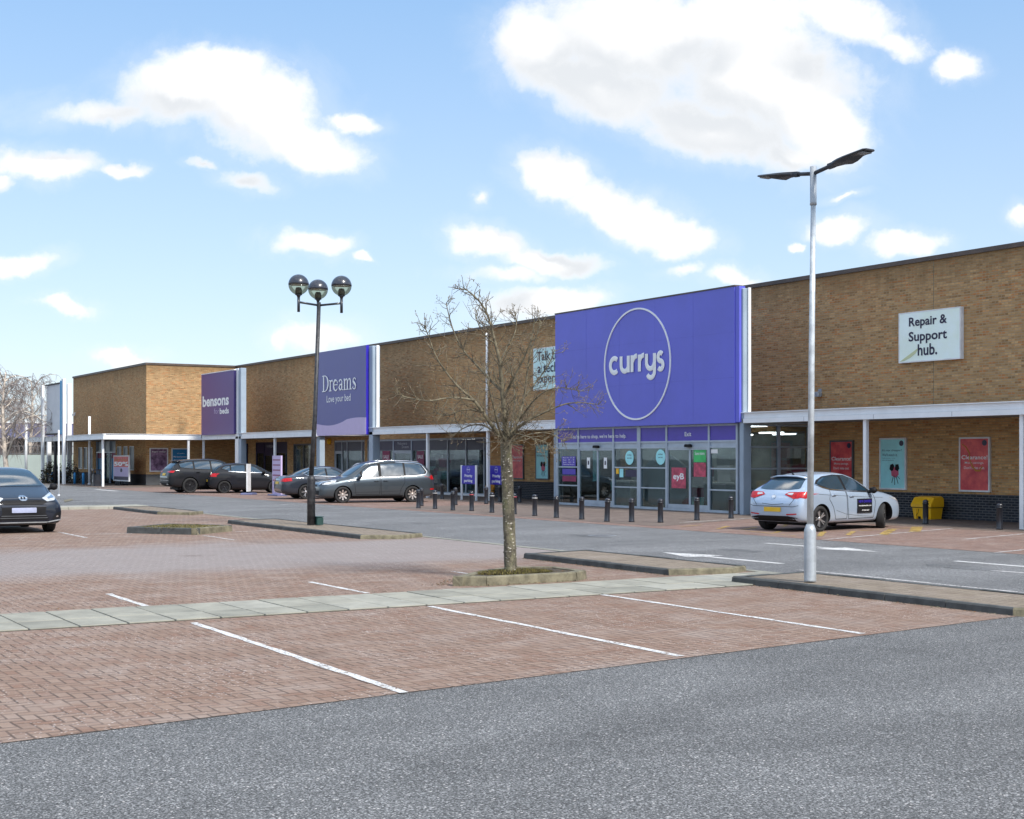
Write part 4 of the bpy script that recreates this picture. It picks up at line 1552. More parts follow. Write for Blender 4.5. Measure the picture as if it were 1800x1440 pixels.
M['poster_deep'] = pmat('poster_deep_red', (.46, .06, .11), .45, var=.4, scale=5)
for (a, b, c, d, m, nm) in ((989, 1012, 824, 834, 'purple2', 'window_poster'), (989, 1013, 836.5, 846, 'maroon', 'window_poster'), (1083.5, 1088, 823.5, 833, 'yellow', 'window_sticker'),
                            (1089.5, 1096, 824, 839, 'turq', 'window_sticker'), (1100, 1120, 826, 838, 'navy', 'window_poster'), (1250.5, 1262, 790, 797, 'white_trim', 'window_sticker'),
                            (1220, 1241, 790, 812.5, 'green_post', 'window_poster'), (1220, 1241, 813.5, 838, 'poster_deep', 'window_poster'), (1181, 1206, 822, 858, 'poster_deep', 'window_poster')):
    mb = MB()
    mb.box(FX(a, YL), FX(b, YL), YL - .012, YL - .008, FZ(a, d, YL), FZ(a, c, YL))
    mb.build(nm, M[m], lob, world=True)

# stock and boards standing inside, seen through the glass
def inside_board(label, name, poly_px, y0, mats, cat='display board'):
    pts = [(FX(px, y0), FZ(px, py, y0)) for px, py in poly_px]
    cx = sum(p[0] for p in pts) / len(pts)
    mb = MB()
    mb.slab(pts, y0, y0 + .06)
    o = mb.build(name, M[mats])
    o.location = (0, 0, 0)
    t = tag(o, label, cat)
    return t


ib = inside_board('large grey many-sided display board standing behind the entrance glass', 'display_board',
                  [(1128, 872), (1144, 888), (1192, 890), (1207, 870), (1207, 822), (1180, 801), (1152, 801), (1128, 824)], 29.95, 'grey_board')
def counter(label, cx, cy, w, mat, h=.95):
    mb = MB()
    mb.bbox(-w / 2, w / 2, -.3, .3, 0, h - .08, .02)
    mb.bbox(-w / 2 - .05, w / 2 + .05, -.35, .35, h - .078, h, .015, 1)
    o = mb.build('display_table', [M[mat], M['white_trim']])
    o.location = (cx, cy, .02)
    return tag(o, label, 'table')


counter('grey display table with white top inside the right end of the entrance', FX(1268, 31.4), 31.4, 1.2, 'interior')
counter('grey display table with white top behind the middle entrance window', FX(1103, 31.2), 31.2, 1.1, 'interior')
lettering('eyB', FX(1184, YL), FX(1203, YL), FZ(1190, 846, YL), FZ(1190, 832, YL), YL - .013, M['white_let'], lob, bold=.02, thick=.003)
lettering('Save more', FX(1222, YL), FX(1239, YL), FZ(1230, 800, YL), FZ(1230, 794, YL), YL - .013, M['white_let'], lob, bold=.01, thick=.003)
inside_board('tall turquoise banner standing inside the left entrance doors', 'banner_stand', [(1042, 789), (1052, 789), (1052, 846), (1042, 846)], 29.95, 'turq', 'banner')

random.seed(77)
for (px, w_, h_, mt, lab) in ((1000, .9, 1.5, 'warm_lit', 'stack of pale boxed goods inside the leftmost entrance window'),
                              (1092, .7, 1.1, 'navy', 'dark promotional stand behind the window between the two doorways'),
                              (1232, .8, 1.3, 'maroon', 'red promotional stand inside the exit doors'),
                              (1281, .7, 1.6, 'interior', 'grey stand inside the rightmost entrance window')):
    xx = FX(px, 32.0)
    mb = MB()
    z = 0
    while z < h_:
        dz = random.uniform(.22, .42)
        sh = random.uniform(-.04, .04)
        mb.bbox(-w_ / 2 + sh, w_ / 2 + sh, -.25, .25, z, z + dz - .01, .01, random.randrange(4))
        z += dz
    o = mb.build('promotional_stand', [M[mt], M['white_trim'], M[mt], M['turq']])
    o.location = (xx, 32.0, .021)
    tag(o, lab, 'stand')

# shop rooms behind the openings: floor, back wall, ceiling with tubes
def room(label, x0, x1, y0, y1, z1, back='interior', tubes=2, mask_left=True):
    t = thing('shop_room', label, 'shop interior', ((x0 + x1) / 2, y0, 0))
    mb = MB()
    mb.box(x0, x1, y1, y1 + .1, 0.02, z1)
    mb.box(x0 - .1, x0, y0, y1, .02, z1)
    mb.box(x1, x1 + .1, y0, y1, .02, z1)
    mb.build('back_wall', M[back], t, world=True)
    mb = MB()
    mb.box(x0, x1, y0, y1, .0125, .02)
    mb.build('floor', M['interior_floor'], t, world=True)
    mb = MB()
    mb.box(x0 - .1, x1 + .1, y0, y1 + .1, z1, z1 + .1)
    mb.build('ceiling', M['soffit'], t, world=True)
    mb = MB()
    n = max(2, int((x1 - x0) / 2.2))
    for i in range(n):
        for j in range(tubes):
            cx = x0 + (i + .5) * (x1 - x0) / n
            cy = y0 + (j + .6) * (y1 - y0) / tubes
            mb.box(cx - .6, cx + .6, cy - .06, cy + .06, z1 - .05, z1 - .002)
    mb.build('ceiling_tube', M['tube_lit'], t, world=True)
    random.seed(int(abs(x0) * 10))
    for fy, hh in ((.80, 2.1), (.50, 1.5), (.22, 1.1)):
        mb = MB()
        k = x0 + .2
        yy = y0 + (y1 - y0) * fy
        while k < x1 - .5:
            w = random.uniform(.35, 1.0)
            if random.random() < .7:
                z = .021
                top = hh * random.uniform(.55, 1.05)
                while z < top:
                    dz = random.uniform(.2, .5)
                    mb.box(k, k + w - .01, yy, yy + .35 + random.uniform(0, .03), z, z + dz - .02, random.randrange(7))
                    z += dz
            k += w + random.uniform(.05, .5)
        if mb.f:
            mb.build('shelving', [M['dark_wall'], M['warm_lit'], M['interior'], M['maroon'], M['turq'], M['white_trim'], M['navy']], t, world=True)
    return t


room('dim store interior behind the entrance lobby with ceiling tubes', op_lobby[0] + .1, op_lobby[1] - .1, YW + .23, YW + 6, 2.75)
room('dark bed shop interior behind the violet headed windows', op_dr2[0] + .1, op_dr2[1] - .1, YW + .23, YW + 5, 2.78)
room('small lit interior behind the door under the slate violet sign', op_dr1[0] + .1, op_dr1[1] - .1, YW + .23, YW + 5, 2.78)
room('very dark interior behind the navy headed entrance', op_wr[0] + .1, op_wr[1] - .1, YW + .23, YW + 3, 2.78, 'dark_wall', 1)
room('lit interior with warm displays behind the pair of tall windows', op_wi[0] + .1, op_wi[1] - .1, YW + .23, YW + 3, 2.64, 'warm_lit', 1)


def shopfront(label, x0, x1, z0, z1, mull, zh, mat_head, frame='alu', y=YW, glass='glass_dark', sill=True, doors=()):
    t = thing('shopfront', label, 'shopfront', ((x0 + x1) / 2, y, 0))
    yy = y + .08
    ms = [x0 + .04] + list(mull) + [x1 - .04]
    mb = MB()
    for m in ms:
        mb.box(m - .04, m + .04, yy - .05, yy + .05, z0 + .002, z1 - .002)
    for a, b in zip(ms[:-1], ms[1:]):
        mb.box(a + .04, b - .04, yy - .045, yy + .045, z1 - .09, z1 - .004)
        mb.box(a + .04, b - .04, yy - .045, yy + .045, z0 + .004, z0 + .08)
        if (ms.index(a)) in doors:
            mb.box(a + .04, b - .04, yy - .045, yy + .045, zh - .05, zh + .02)
    mb.build('frame', M[frame], t, world=True)
    if zh < z1:
        mb = MB()
        for a, b in zip(ms[:-1], ms[1:]):
            mb.box(a + .04, b - .04, yy - .02, yy + .02, zh + .021, z1 - .092)
        mb.build('header_panel', M[mat_head], t, world=True)
    for i, (a, b) in enumerate(zip(ms[:-1], ms[1:])):
        mb = MB()
        mb.box(a + .04, b - .04, yy - .004, yy + .004, z0 + .081, min(zh, z1 - .1) + .018)
        if i in doors:
            mb2 = MB()
            for q in ((a + .045, a + .11, z0 + .085, zh - .055), (b - .11, b - .045, z0 + .085, zh - .055), (a + .11, b - .11, z0 + .085, z0 + .25), (a + .11, b - .11, zh - .13, zh - .055)):
                mb2.box(q[0], q[1], yy - .03, yy + .03, q[2], q[3])
            d = mb2.build('door', M[frame], t, world=True)
        mb.build('pane', M[glass], t, world=True)
    if sill:
        mb = MB()
        mb.box(x0, x1, y - .05, yy - .055, z0 - .05, z0 + .04)
        mb.build('sill', M['white_trim'], t, world=True)
    return t


def W(*p):
    return [fxw(q) for q in p]


d2 = shopfront('violet headed glazed shopfront behind the parked grey people carrier', op_dr2[0], op_dr2[1], op_dr2[2], op_dr2[3], W(661, 690, 722, 751, 785.5, 817.5, 849.5), 2.15, 'navy', doors=(2,))
lettering('Welcome to', FX(697, YW), FX(714, YW), FZ(705, 782, YW), FZ(705, 777, YW), YW + .055, M['grey_let'], d2, bold=.0, thick=.005)
lettering('Dreams', FX(705, YW), FX(717, YW), FZ(711, 788, YW), FZ(711, 783, YW), YW + .055, M['grey_let'], d2, bold=.0, thick=.005)
for (px0, px1) in ((671, 684), (731, 744)):
    mb = MB()
    mb.box(FX(px0, YW), FX(px1, YW), YW + .045, YW + .05, FZ(px0, 830, YW), FZ(px0, 793, YW))
    p_ = mb.build('sale_poster', M['maroon'], d2, world=True)
    lettering('SALE', FX(px0 + 2, YW), FX(px1 - 2, YW), FZ(px0, 806, YW), FZ(px0, 800, YW), YW + .044, M['white_let'], p_, bold=.01, thick=.004)
d1 = shopfront('glazed door and window under the slate violet sign', op_dr1[0], op_dr1[1], op_dr1[2], op_dr1[3], W(600, 609, 635), 2.15, 'navy', doors=(0,))
wr = shopfront('dark navy headed entrance between two white canopy posts', op_wr[0], op_wr[1], .02, op_wr[3], W(463, 484), 2.05, 'navy', 'navy', sill=False, doors=(1,))
lettering('WREN', FX(467, YW), FX(479.5, YW), FZ(473, 787, YW), FZ(473, 782.5, YW), YW + .055, M['grey_let'], wr, bold=.01, thick=.005)
wi = shopfront('pair of tall dark framed windows right of the navy entrance', op_wi[0], op_wi[1], op_wi[2], op_wi[3], W(532), 2.6, 'navy', 'frame_g')
# wing windows, door and graphics
wg = thing('shopfront', 'wing shop entrance with frosted panes and blue graphics, far left', 'shopfront', ((ow_door[0] + ow_door[1]) / 2, YWW, 0))
a, b = ow_door[0], ow_door[1]
mb = MB()
for m in (a + .05, (a * 2 + b) / 3, (a + 2 * b) / 3, b - .05):
    mb.box(m - .05, m + .05, YWW + .05, YWW + .15, .02, 2.93)
mb.box(a + .1, b - .1, YWW + .04, YWW + .14, 2.12, 2.2)
mb.build('frame', M['alu'], wg, world=True)
mb = MB()
mb.box(a + .1, b - .1, YWW + .16, YWW + .17, 2.2, 2.93)
mb.build('upper_pane', M['frosted'], wg, world=True)
for (u, v, m) in ((FX(168, YWW), FX(180, YWW), 'post_blue'), (FX(192, YWW), FX(202, YWW), 'post_blue')):
    mb = MB()
    mb.box(u, v, YWW + .17, YWW + .18, .3, 1.75)
    mb.build('graphic', M[m], wg, world=True)
    mb = MB()
    mb.box(u, v, YWW + .17, YWW + .18, 1.755, 2.12)
    mb.build('graphic_band', M['maroon'], wg, world=True)
mb = MB()
mb.box(FX(180, YWW), FX(192, YWW), YWW + .19, YWW + .2, .02, 2.12)
mb.build('pane', M['glass_dark'], wg, world=True)
for i, (a, b, c, d) in enumerate(ow):
    t = thing('window', ('leftmost', 'second', 'third', 'fourth', 'fifth', 'rightmost')[i] + ' of the six narrow frosted windows of the left wing', 'window', ((a + b) / 2, YWW, c),
              group='narrow frosted windows of the left wing')
    mb = MB()
    mb.box(a + .01, b - .01, YWW + .08, YWW + .1, c + .01, d - .01)
    mb.build('pane', M['frosted'], t, world=True)
    mb = MB()
    for q in ((a, a + .06, c, d), (b - .06, b, c, d), (a + .06, b - .06, c, c + .06), (a + .06, b - .06, d - .06, d)):
        mb.box(q[0], q[1], YWW + .03, YWW + .12, q[2], q[3])
    mb.build('frame', M['frame_w'], t, world=True)


# ---------------------------------------------------------------- posters in frames
def poster(label, px0, px1, py_t, py_b, y0, mat, frame, lines=(), extra=None, rd=None, zz=None, d=.06, fw=.05):
    x0, x1 = FX(px0, y0), FX(px1, y0)
    zt, zb = FZ(px1, py_t, y0), FZ(px1, py_b, y0)
    t = thing('poster', label, 'poster', ((x0 + x1) / 2, y0, zb), group='framed posters on the shop walls')
    mb = MB()
    for q in ((x0, x1, zt - fw, zt), (x0, x1, zb, zb + fw), (x0, x0 + fw, zb + fw, zt - fw), (x1 - fw, x1, zb + fw, zt - fw)):
        mb.box(q[0], q[1], y0 - d - .015, y0 - .002, q[2], q[3])
    mb.build('frame', M[frame], t, world=True)
    mb = MB()
    mb.box(x0 + fw, x1 - fw, y0 - d, y0 - .002, zb + fw, zt - fw)
    mb.build('sheet', M[mat], t, world=True)
    W_, H_ = x1 - x0 - 2 * fw, zt - zb - 2 * fw
    for (s, a, b, c, e, m, bold) in lines:
        lettering(s, x0 + fw + a * W_, x0 + fw + b * W_, zb + fw + c * H_, zb + fw + e * H_, y0 - d, M[m], t, bold=bold, thick=.004)
    def at(u, v):
        return x0 + fw + u * W_, zb + fw + v * H_
    if rd:
        u, v = at(.86, .92)
        mb = MB()
        mb.lathe([(.085, -.006), (.085, 0)], 20, (u, y0 - d - .001, v), 'y', smooth=False)
        mb.build('badge', M['navy'], t, world=True)
    if extra == 'chair':
        u, v = at(.58, .32)
        mb = MB()
        yq = y0 - d - .005
        mb.slab([(u - .16, v + .16), (u + .15, v + .18), (u + .17, v - .06), (u + .06, v - .16), (u - .12, v - .10)], yq, yq + .004, 0)
        for pl in ([(-.20, .10), (-.17, .24), (-.06, .27), (.0, .20), (-.05, .07), (-.12, .04)], [(.02, .09), (.04, .25), (.16, .26), (.20, .13), (.14, .04)]):
            mb.slab([(u + a_, v + b_) for a_, b_ in pl], yq - .004, yq - .001, 1)
        for (p, q) in ((-.12, -.32), (.0, -.38), (.14, -.34), (.22, -.2)):
            mb.slab([(u + p * .4, v - .1), (u + p * .4 + .02, v - .1), (u + p + .02, v + q), (u + p, v + q)], yq - .003, yq - .0005, 1)
        mb.build('chair_picture', [M['pink'], M['black']], t, world=True)
    if extra == 'swirl':
        mb = MB()
        yq = y0 - d - .004
        ps = [(.05, .9), (.2, .84), (.32, .72), (.34, .58), (.45, .45), (.55, .38), (.70, .38), (.78, .47)]
        pts = [(at(u, v)[0], yq, at(u, v)[1]) for u, v in ps]
        mb.tube(pts, [.012, .02, .022, .02, .028, .03, .03, .015], 6, flat=.1)
        mb.build('swirl', M['orange'], t, world=True)
    return t


red_lines = [('Clearance!', .04, .97, .60, .68, 'white_let', .012), ('More savings.', .16, .84, .50, .555, 'white_let', .004), ("Don't miss out.", .13, .87, .41, .465, 'white_let', .004)]
turq_lines = [("It's not cheaper?", .07, .88, .745, .80, 'dark_let', .0), ("We'll match it.", .07, .70, .655, .71, 'dark_let', .0), ('With our price promise', .07, .6, .60, .625, 'dark_let', -.01), ('there are no worries', .07, .55, .56, .585, 'dark_let', -.01)]
poster('red clearance poster in grey frame behind the roof of the pale blue hatchback', 1461, 1502, 774, 862, YW, 'redp', 'frame_g', red_lines, rd=True)
poster('turquoise poster in white frame above the yellow bin and car bonnet', 1548.5, 1595, 769.5, 861.5, YW, 'turq', 'frame_w', turq_lines, 'chair', rd=True)
poster('red clearance poster in white frame, rightmost on the brick wall', 1688.5, 1742.5, 768, 865.5, YW, 'redp', 'frame_w', red_lines, 'swirl', rd=True)
poster('faded red clearance poster right of the bare tree trunk', 900, 922, 781, 842.5, YW, 'redp', 'frame_g', red_lines[:2])
poster('narrow turquoise poster left of the store entrance', 943.5, 966.5, 780, 843.5, YW, 'turq', 'frame_g', turq_lines[:2], 'chair')
poster('narrow navy poster left of the brick pier beside the navy entrance', 425, 436, 780, 838, YW, 'post_blue', 'navy', [('SLEEP', .15, .85, .7, .8, 'lilac', .0), ('EVENT', .15, .85, .5, .6, 'lilac', .0)])
poster('dark plum poster behind the white post under the plum sign', 339, 352, 789, 815, YW, 'bens', 'navy', [('beds', .2, .8, .5, .7, 'lilac', 0)])


def poster_x(label, px0, px1, py_t, py_b, x0, mat, frame, lines=()):
    ya, yb = SY(px0, x0), SY(px1, x0)
    zt, zb = SZ(px0, py_t, x0), SZ(px0, py_b, x0)
    t = thing('poster', label, 'poster', (x0, (ya + yb) / 2, zb), group='framed posters on the shop walls')
    fw, d = .07, .06
    mb = MB()
    for q in ((ya, yb, zt - fw, zt), (ya, yb, zb, zb + fw), (ya, ya + fw, zb + fw, zt - fw), (yb - fw, yb, zb + fw, zt - fw)):
        mb.box(x0 + .002, x0 + d + .015, q[0], q[1], q[2], q[3])
    mb.build('frame', M[frame], t, world=True)
    mb = MB()
    mb.box(x0 + .002, x0 + d, ya + fw, yb - fw, zb + fw, zt - fw)
    mb.build('sheet', M[mat], t, world=True)
    W_, H_ = yb - ya - 2 * fw, zt - zb - 2 * fw
    for (s, a, b, c, e, m, bold) in lines:
        lettering(s, ya + fw + a * W_, ya + fw + b * W_, zb + fw + c * H_, zb + fw + e * H_, x0 + d, M[m], t, bold=bold, thick=.004, face='x')
    return t


poster_x('large plum picture poster in white frame left of the black estate car', 262.5, 295, 787.5, 829.5, XR, 'post_plum', 'frame_w', [('Bigger savings', .08, .92, .84, .90, 'white_let', .01)])
poster_x('blue poster with white writing directly behind the black estate car', 301, 331, 788, 832, XR, 'post_blue', 'frame_w', [('of quality', .3, .8, .78, .85, 'white_let', 0), ('We have furniture', .05, .95, .64, .71, 'white_let', .01), ('for your home', .08, .85, .50, .57, 'white_let', .0)])
# ================================================================ bollards
def make_bollard(name, label, cat, mats, r=.076, h=.67, group=None, dome=True):
    mb = MB()
    if dome:
        prof = [(r * 1.12, 0), (r * 1.12, .03), (r, .05), (r, h * .80), (r * 1.12, h * .81), (r * 1.12, h * .845), (r * .92, h * .855), (r * .92, h * .88),
                (r * 1.05, h * .89), (r * 1.02, h * .92), (r * .9, h * .955), (r * .6, h * .985), (r * .25, h), (0, h)]
    else:
        prof = [(r, 0), (r, h * .86), (r * .85, h * .93), (r * .5, h * .98), (0, h)]
    mb.lathe(prof, 18)
    o = mb.build(name, M[mats[0]])
    tag(o, label, cat, group)
    if dome:
        mb = MB()
        mb.lathe([(r * 1.128, h * .812), (r * 1.128, h * .842)], 18)
        mb.build('band', M[mats[1]], o)
    return o


def copy_thing(o, loc, rz=None, label=None):
    c = o.copy()
    link(c)
    c.location = loc
    if rz is not None:
        c.rotation_euler = (0, 0, rz)
    if label:
        c['label'] = label
    for ch in list(o.children):
        d = ch.copy()
        link(d, c)
        for g_ in list(ch.children):
            e = g_.copy()
            link(e, d)
    return c


BG = 'black domed bollards outside the shops'
bs = [
    (735.5, 894, 'black bollard at the left end of the front row, beside the grey people carrier wheel', 'k'),
    (741, 890, 'black bollard hidden close behind the leftmost bollard of the front row', 'k'),
    (764.7, 895.3, 'second front row bollard with a pale band, just right of the grey people carrier', 'w'),
    (796, 898, 'third front row bollard, below the left post of the first parking sign', 'k'),
    (800.7, 888.5, 'black bollard close behind the third front row bollard', 'k'),
    (829, 899, 'scuffed bollard with a red band in front of the first parking sign', 'r'),
    (864.7, 902, 'bollard with a pale band just left of the bare tree trunk', 'w'),
    (904, 904.7, 'bollard with a red band half hidden behind the bare tree trunk', 'r'),
    (940, 907.7, 'bollard with pale band standing alone right of the bare tree trunk', 'w'),
    (978, 911, 'plain black bollard in front of the left post of the entrance lobby', 'k'),
    (1022.5, 914, 'black bollard in front of the left sliding doors, left edge', 'k'),
    (1066.7, 918, 'leaning black bollard in front of the right leaf of the entry doors', 'k'),
    (1110.3, 918.5, 'black bollard under the left round window sticker', 'k'),
    (1161, 919.5, 'paint flecked bollard under the right round window sticker', 'k'),
    (1225, 915.3, 'black bollard in front of the exit doors', 'k'),
    (1285, 912.3, 'black bollard in front of the rightmost entrance window, left of the pale blue car', 'k'),
    (777, 878, 'slim black bollard in the back row by the violet headed windows', 'k'),
    (854.7, 886.4, 'black bollard beside the cream planter, under the white post', 'k'),
    (878.7, 883, 'black bollard by the wall just left of the bare tree trunk', 'k'),
    (913.5, 884, 'black bollard against the blue brick base under the faded red poster', 'k'),
    (1627, 922, 'black bollard in front of the yellow grit bin', 'k'),
    (1757, 932, 'black bollard on the pavement near the right edge, left of the last white post', 'k'),
]
protos = {}
for (px, py, lab, kd) in bs:
    p = G(px, py)
    if kd not in protos:
        protos[kd] = o = make_bollard('bollard', lab, 'bollard', ('black_paint', {'k': 'black', 'w': 'line', 'r': 'redp'}[kd]), group=BG)
        o.location = p
    else:
        o = copy_thing(protos[kd], p, random.random() * 6, lab)
    o.location.z = .012
    if 'leaning' in lab:
        o.rotation_euler = (radians(-2), radians(1.5), 0)
bp = None
for i, (px, py) in enumerate(((83, 848.5), (92, 848.5), (98.5, 848.5), (107, 848.5), (116.5, 848.5), (131.5, 851), (146.5, 852), (193.5, 849))):
    lab = ('leftmost bright blue bollard, left of the tower posts', 'second bright blue bollard between the tower posts', 'third bright blue bollard between the tower posts',
           'fourth bright blue bollard beside the right tower post', 'bright blue bollard just right of the right tower post', 'bright blue bollard left of the two under the narrow windows',
           'bright blue bollard just left of the thin white post', 'bright blue bollard beside the half price board')[i]
    p = G(px, py)
    if bp is None:
        bp = make_bollard('blue_bollard', lab, 'bollard', ('blue_boll', 'blue_boll'), r=.085, h=.78, group='bright blue bollards by the left wing', dome=False)
        bp.location = p
        o = bp
    else:
        o = copy_thing(bp, p, 0, lab)
    o.location.z = .012


# ================================================================ lamp posts
def box_along(mb, c, d, L, w, h, mi=0):
    pass


# -- tall white post with two flat lamps
zb = .103
p0 = C2W(524 / FPX * 19.75, 19.75, zb)
t = thing('lamp_post', 'tall white steel lamp post with two flat dark lamp heads on the right kerb island', 'lamp post', p0)
HT = 5.92 - zb
lean = C2W(.045, 0)
mb = MB()
mb.lathe([(.088, 0), (.085, .02), (.085, .70), (.078, .735), (.052, .80)], 20)
mb.build('base_section', M['galv'], t)
mb = MB()
mb.tube([(0, 0, .79), (lean.x * .5, lean.y * .5, HT * .55), (lean.x, lean.y, HT - .52)], [.046, .041, .036], 16)
mb.build('shaft', M['shaft'], t)
mb = MB()
mb.tube([(lean.x, lean.y, HT - .54), (lean.x, lean.y, HT - .50), (lean.x, lean.y, HT)], [.048, .046, .046], 16)
mb.build('collar', M['galv'], t)
for s in (1, -1):
    mb = MB()
    z = HT - .10
    mb.tube([(lean.x, lean.y, z), (lean.x + s * .34, lean.y, z + .05)], .028, 10)
    arm = mb.build('arm', M['lamp_dark'], t)
    mb = MB()
    X0 = lean.x + s * .30
    # lamp head: outline in plan, thin at the tip, deeper by the spigot
    secs = [(0, .036, .036, .036), (.09, .036, .036, .040), (.12, .060, .034, .030), (.24, .105, .030, .034), (.36, .125, .026, .060), (.46, .130, .022, .050), (.53, .13, .020, .014), (.74, .122, .015, .012), (.78, .09, .010, .008)]
    vs, fs = [], []
    for (a, w, u, dn) in secs:
        zz = z + .045 + a * .12
        ring = [(-w, 0), (-w * .8, u), (w * .8, u), (w, 0), (w * .75, -dn), (-w * .75, -dn)]
        vs += [(X0 + s * a, lean.y + q, zz + r) for q, r in ring]
    m = len(secs)
    for i in range(m - 1):
        for k in range(6):
            j = (k + 1) % 6
            f = (i * 6 + k, i * 6 + j, (i + 1) * 6 + j, (i + 1) * 6 + k)
            fs.append(f if s < 0 else f[::-1])
    e = (tuple(range(6)), tuple(range((m - 1) * 6, m * 6)))
    fs += [e[0][::-1] if s < 0 else e[0], e[1] if s < 0 else e[1][::-1]]
    mb.add(vs, fs)
    hd_ = mb.build('lamp_head', M['lamp_dark'], t)
    mb = MB()
    mb.box(X0 + s * .56, X0 + s * .73, lean.y - .085, lean.y + .085, z + .045 + .078 - .020, z + .045 + .078 - .010)
    mb.build('lens', M['lens'], hd_)

# -- dark post with three globes
zb = .103
D3 = 36.2
p0 = C2W((547 - 900) / FPX * D3, D3, zb)
t = thing('globe_lamp_post', 'dark weathered lamp post with three half smoked globes on the left kerb island', 'lamp post', p0)
HT = 5.80 - zb
lv = C2W(.20, 0)
mb = MB()
mb.lathe([(.105, 0), (.105, 1.15), (.10, 1.20), (.062, 1.27)], 18)
mb.build('base_section', M['post_worn'], t)
mb = MB()
mb.tube([(0, 0, 1.25), (lv.x * .5, lv.y * .5, HT * .5), (lv.x, lv.y, HT + .02)], [.062, .055, .050], 14)
mb.build('shaft', M['post_worn'], t)
RG = .262
for ang in (222, 345, 100):
    a = radians(ang)
    off = C2W(cos(a) * .62, sin(a) * .62)
    ex, ey = lv.x + off.x, lv.y + off.y
    mb = MB()
    mb.tube([(lv.x, lv.y, HT - .06), (ex, ey, HT - .02)], .028, 8)
    arm = mb.build('arm', M['black_paint'], t)
    mb = MB()
    mb.tube([(ex, ey, HT - .27), (ex, ey, HT + .12)], .036, 12)
    mb.lathe([(.036, .10), (.05, .14), (.10, .17)], 16, (ex, ey, HT))
    mb.build('stem', M['black_paint'], t)
    cz = HT + .16 + RG
    mb = MB()
    mb.lathe([(RG * cos(b), RG * sin(b)) for b in [i * pi / 20 for i in range(11)]], 28, (ex, ey, cz))
    gl = mb.build('globe_cap', M['globe_dark'], t)
    mb = MB()
    mb.lathe([(max(0, (RG - .004) * cos(b)), (RG - .004) * sin(b)) for b in [-pi / 2 + i * pi / 20 for i in range(11)]], 28, (ex, ey, cz))
    mb.build('globe_bowl', M['smoke'], t)
    mb = MB()
    mb.lathe([(.085, -RG + .01), (.085, -.12), (.06, -.07), (.0, -.06)], 16, (ex, ey, cz))
    mb.build('lamp_holder', M['globe_inner'], t)
    mb = MB()
    mb.lathe([(0, .0), (RG * .93, -.001)], 20, (ex, ey, cz))
    mb.build('reflector', M['reflector'], t)
c = G(560, 922.5, .1)
mb = MB()
mb.bbox(-.12, .12, -.09, .09, 0, .19, .02)
mb.bbox(-.13, .13, -.10, .10, .195, .215, .008)
o = mb.build('cabinet', M['green_box'])
o.location = (c.x, c.y, .1)
tag(o, 'small dark green box on the kerb island beside the globe lamp post', 'box')


def pole(label, px, py_t, py_b, r, mat, name='pole', cap=True, D=None):
    if D is None:
        D = EYE * FPX / (py_b - HOR)
    c = C2W((px - 900) / FPX * D, D)
    h = EYE + (HOR - py_t) / FPX * D
    mb = MB()
    mb.tube([(0, 0, 0), (0, 0, h)], r, 12)
    mb.lathe([(r * 1.5, 0), (r * 1.5, .06)], 12)
    o = mb.build(name, M[mat])
    o.location = c
    return tag(o, label, 'pole')


pole('thin white pole rising above the wing canopy left of its corner', 157.3, 732, 852, .085, 'white_steel')
pole('thin pale green grey pole in front of the blue tower', 103.3, 756, 872, .038, 'white_steel')
pole('white pole at the far left end of the wing canopy', 46, 740, 850, .09, 'white_steel', D=99)


# ================================================================ parking signs
def parking_sign(label, px0, px1, py_t, py_b, base):
    D = EYE * FPX / (base - HOR)
    pc = C2W(((px0 + px1) / 2 - 900) / FPX * D, D)
    y = pc.y
    x0, x1 = FX(px0, y), FX(px1, y)
    zt, zb_ = FZ(px0, py_t, y), FZ(px0, py_b, y)
    t = thing('parking_sign', label, 'sign', ((x0 + x1) / 2, y, 0), group='purple parking signs')
    mb = MB()
    mb.box(x0, x1, y - .02, y + .02, zb_, zt)
    mb.build('board', M['pr_sign'], t, world=True)
    for (a, b) in ((x0 - .09, x0 - .003), (x1 + .003, x1 + .09)):
        mb = MB()
        mb.bbox(a, b, y - .035, y + .035, .01, zt + .02, .008)
        mb.build('post', M['white_steel'], t, world=True)
    W_, H_ = x1 - x0, zt - zb_
    yy = y - .02
    lettering('Priority', x0 + .22 * W_, x0 + .80 * W_, zb_ + .33 * H_, zb_ + .53 * H_, yy, M['white_let'], t, bold=.03, thick=.006)
    lettering('parking', x0 + .18 * W_, x0 + .80 * W_, zb_ + .06 * H_, zb_ + .26 * H_, yy, M['white_let'], t, bold=.03, thick=.006)
    lettering('currys', x0 + .38 * W_, x0 + .62 * W_, zb_ + .74 * H_, zb_ + .81 * H_, yy, M['white_let'], t, bold=.03, thick=.006)
    cx, cz = x0 + .5 * W_, zb_ + .775 * H_
    mb = MB()
    n = 28
    vs = []
    for k in range(n):
        a = 2 * pi * k / n
        for r in (.115, .125):
            vs.append((cx + r * cos(a) * .95, yy - .006, cz + r * sin(a)))
    mb.add(vs, [(2 * k, 2 * k + 1, 2 * ((k + 1) % n) + 1, 2 * ((k + 1) % n)) for k in range(n)])
    mb.build('ring', M['white_let'], t, world=True)
    return t


parking_sign('left purple parking sign with white posts, before the violet headed windows', 812.5, 836, 818.5, 850.5, 880)
parking_sign('right purple parking sign, its edge hidden behind the bare tree trunk', 861.5, 885, 818.5, 851.5, 881)

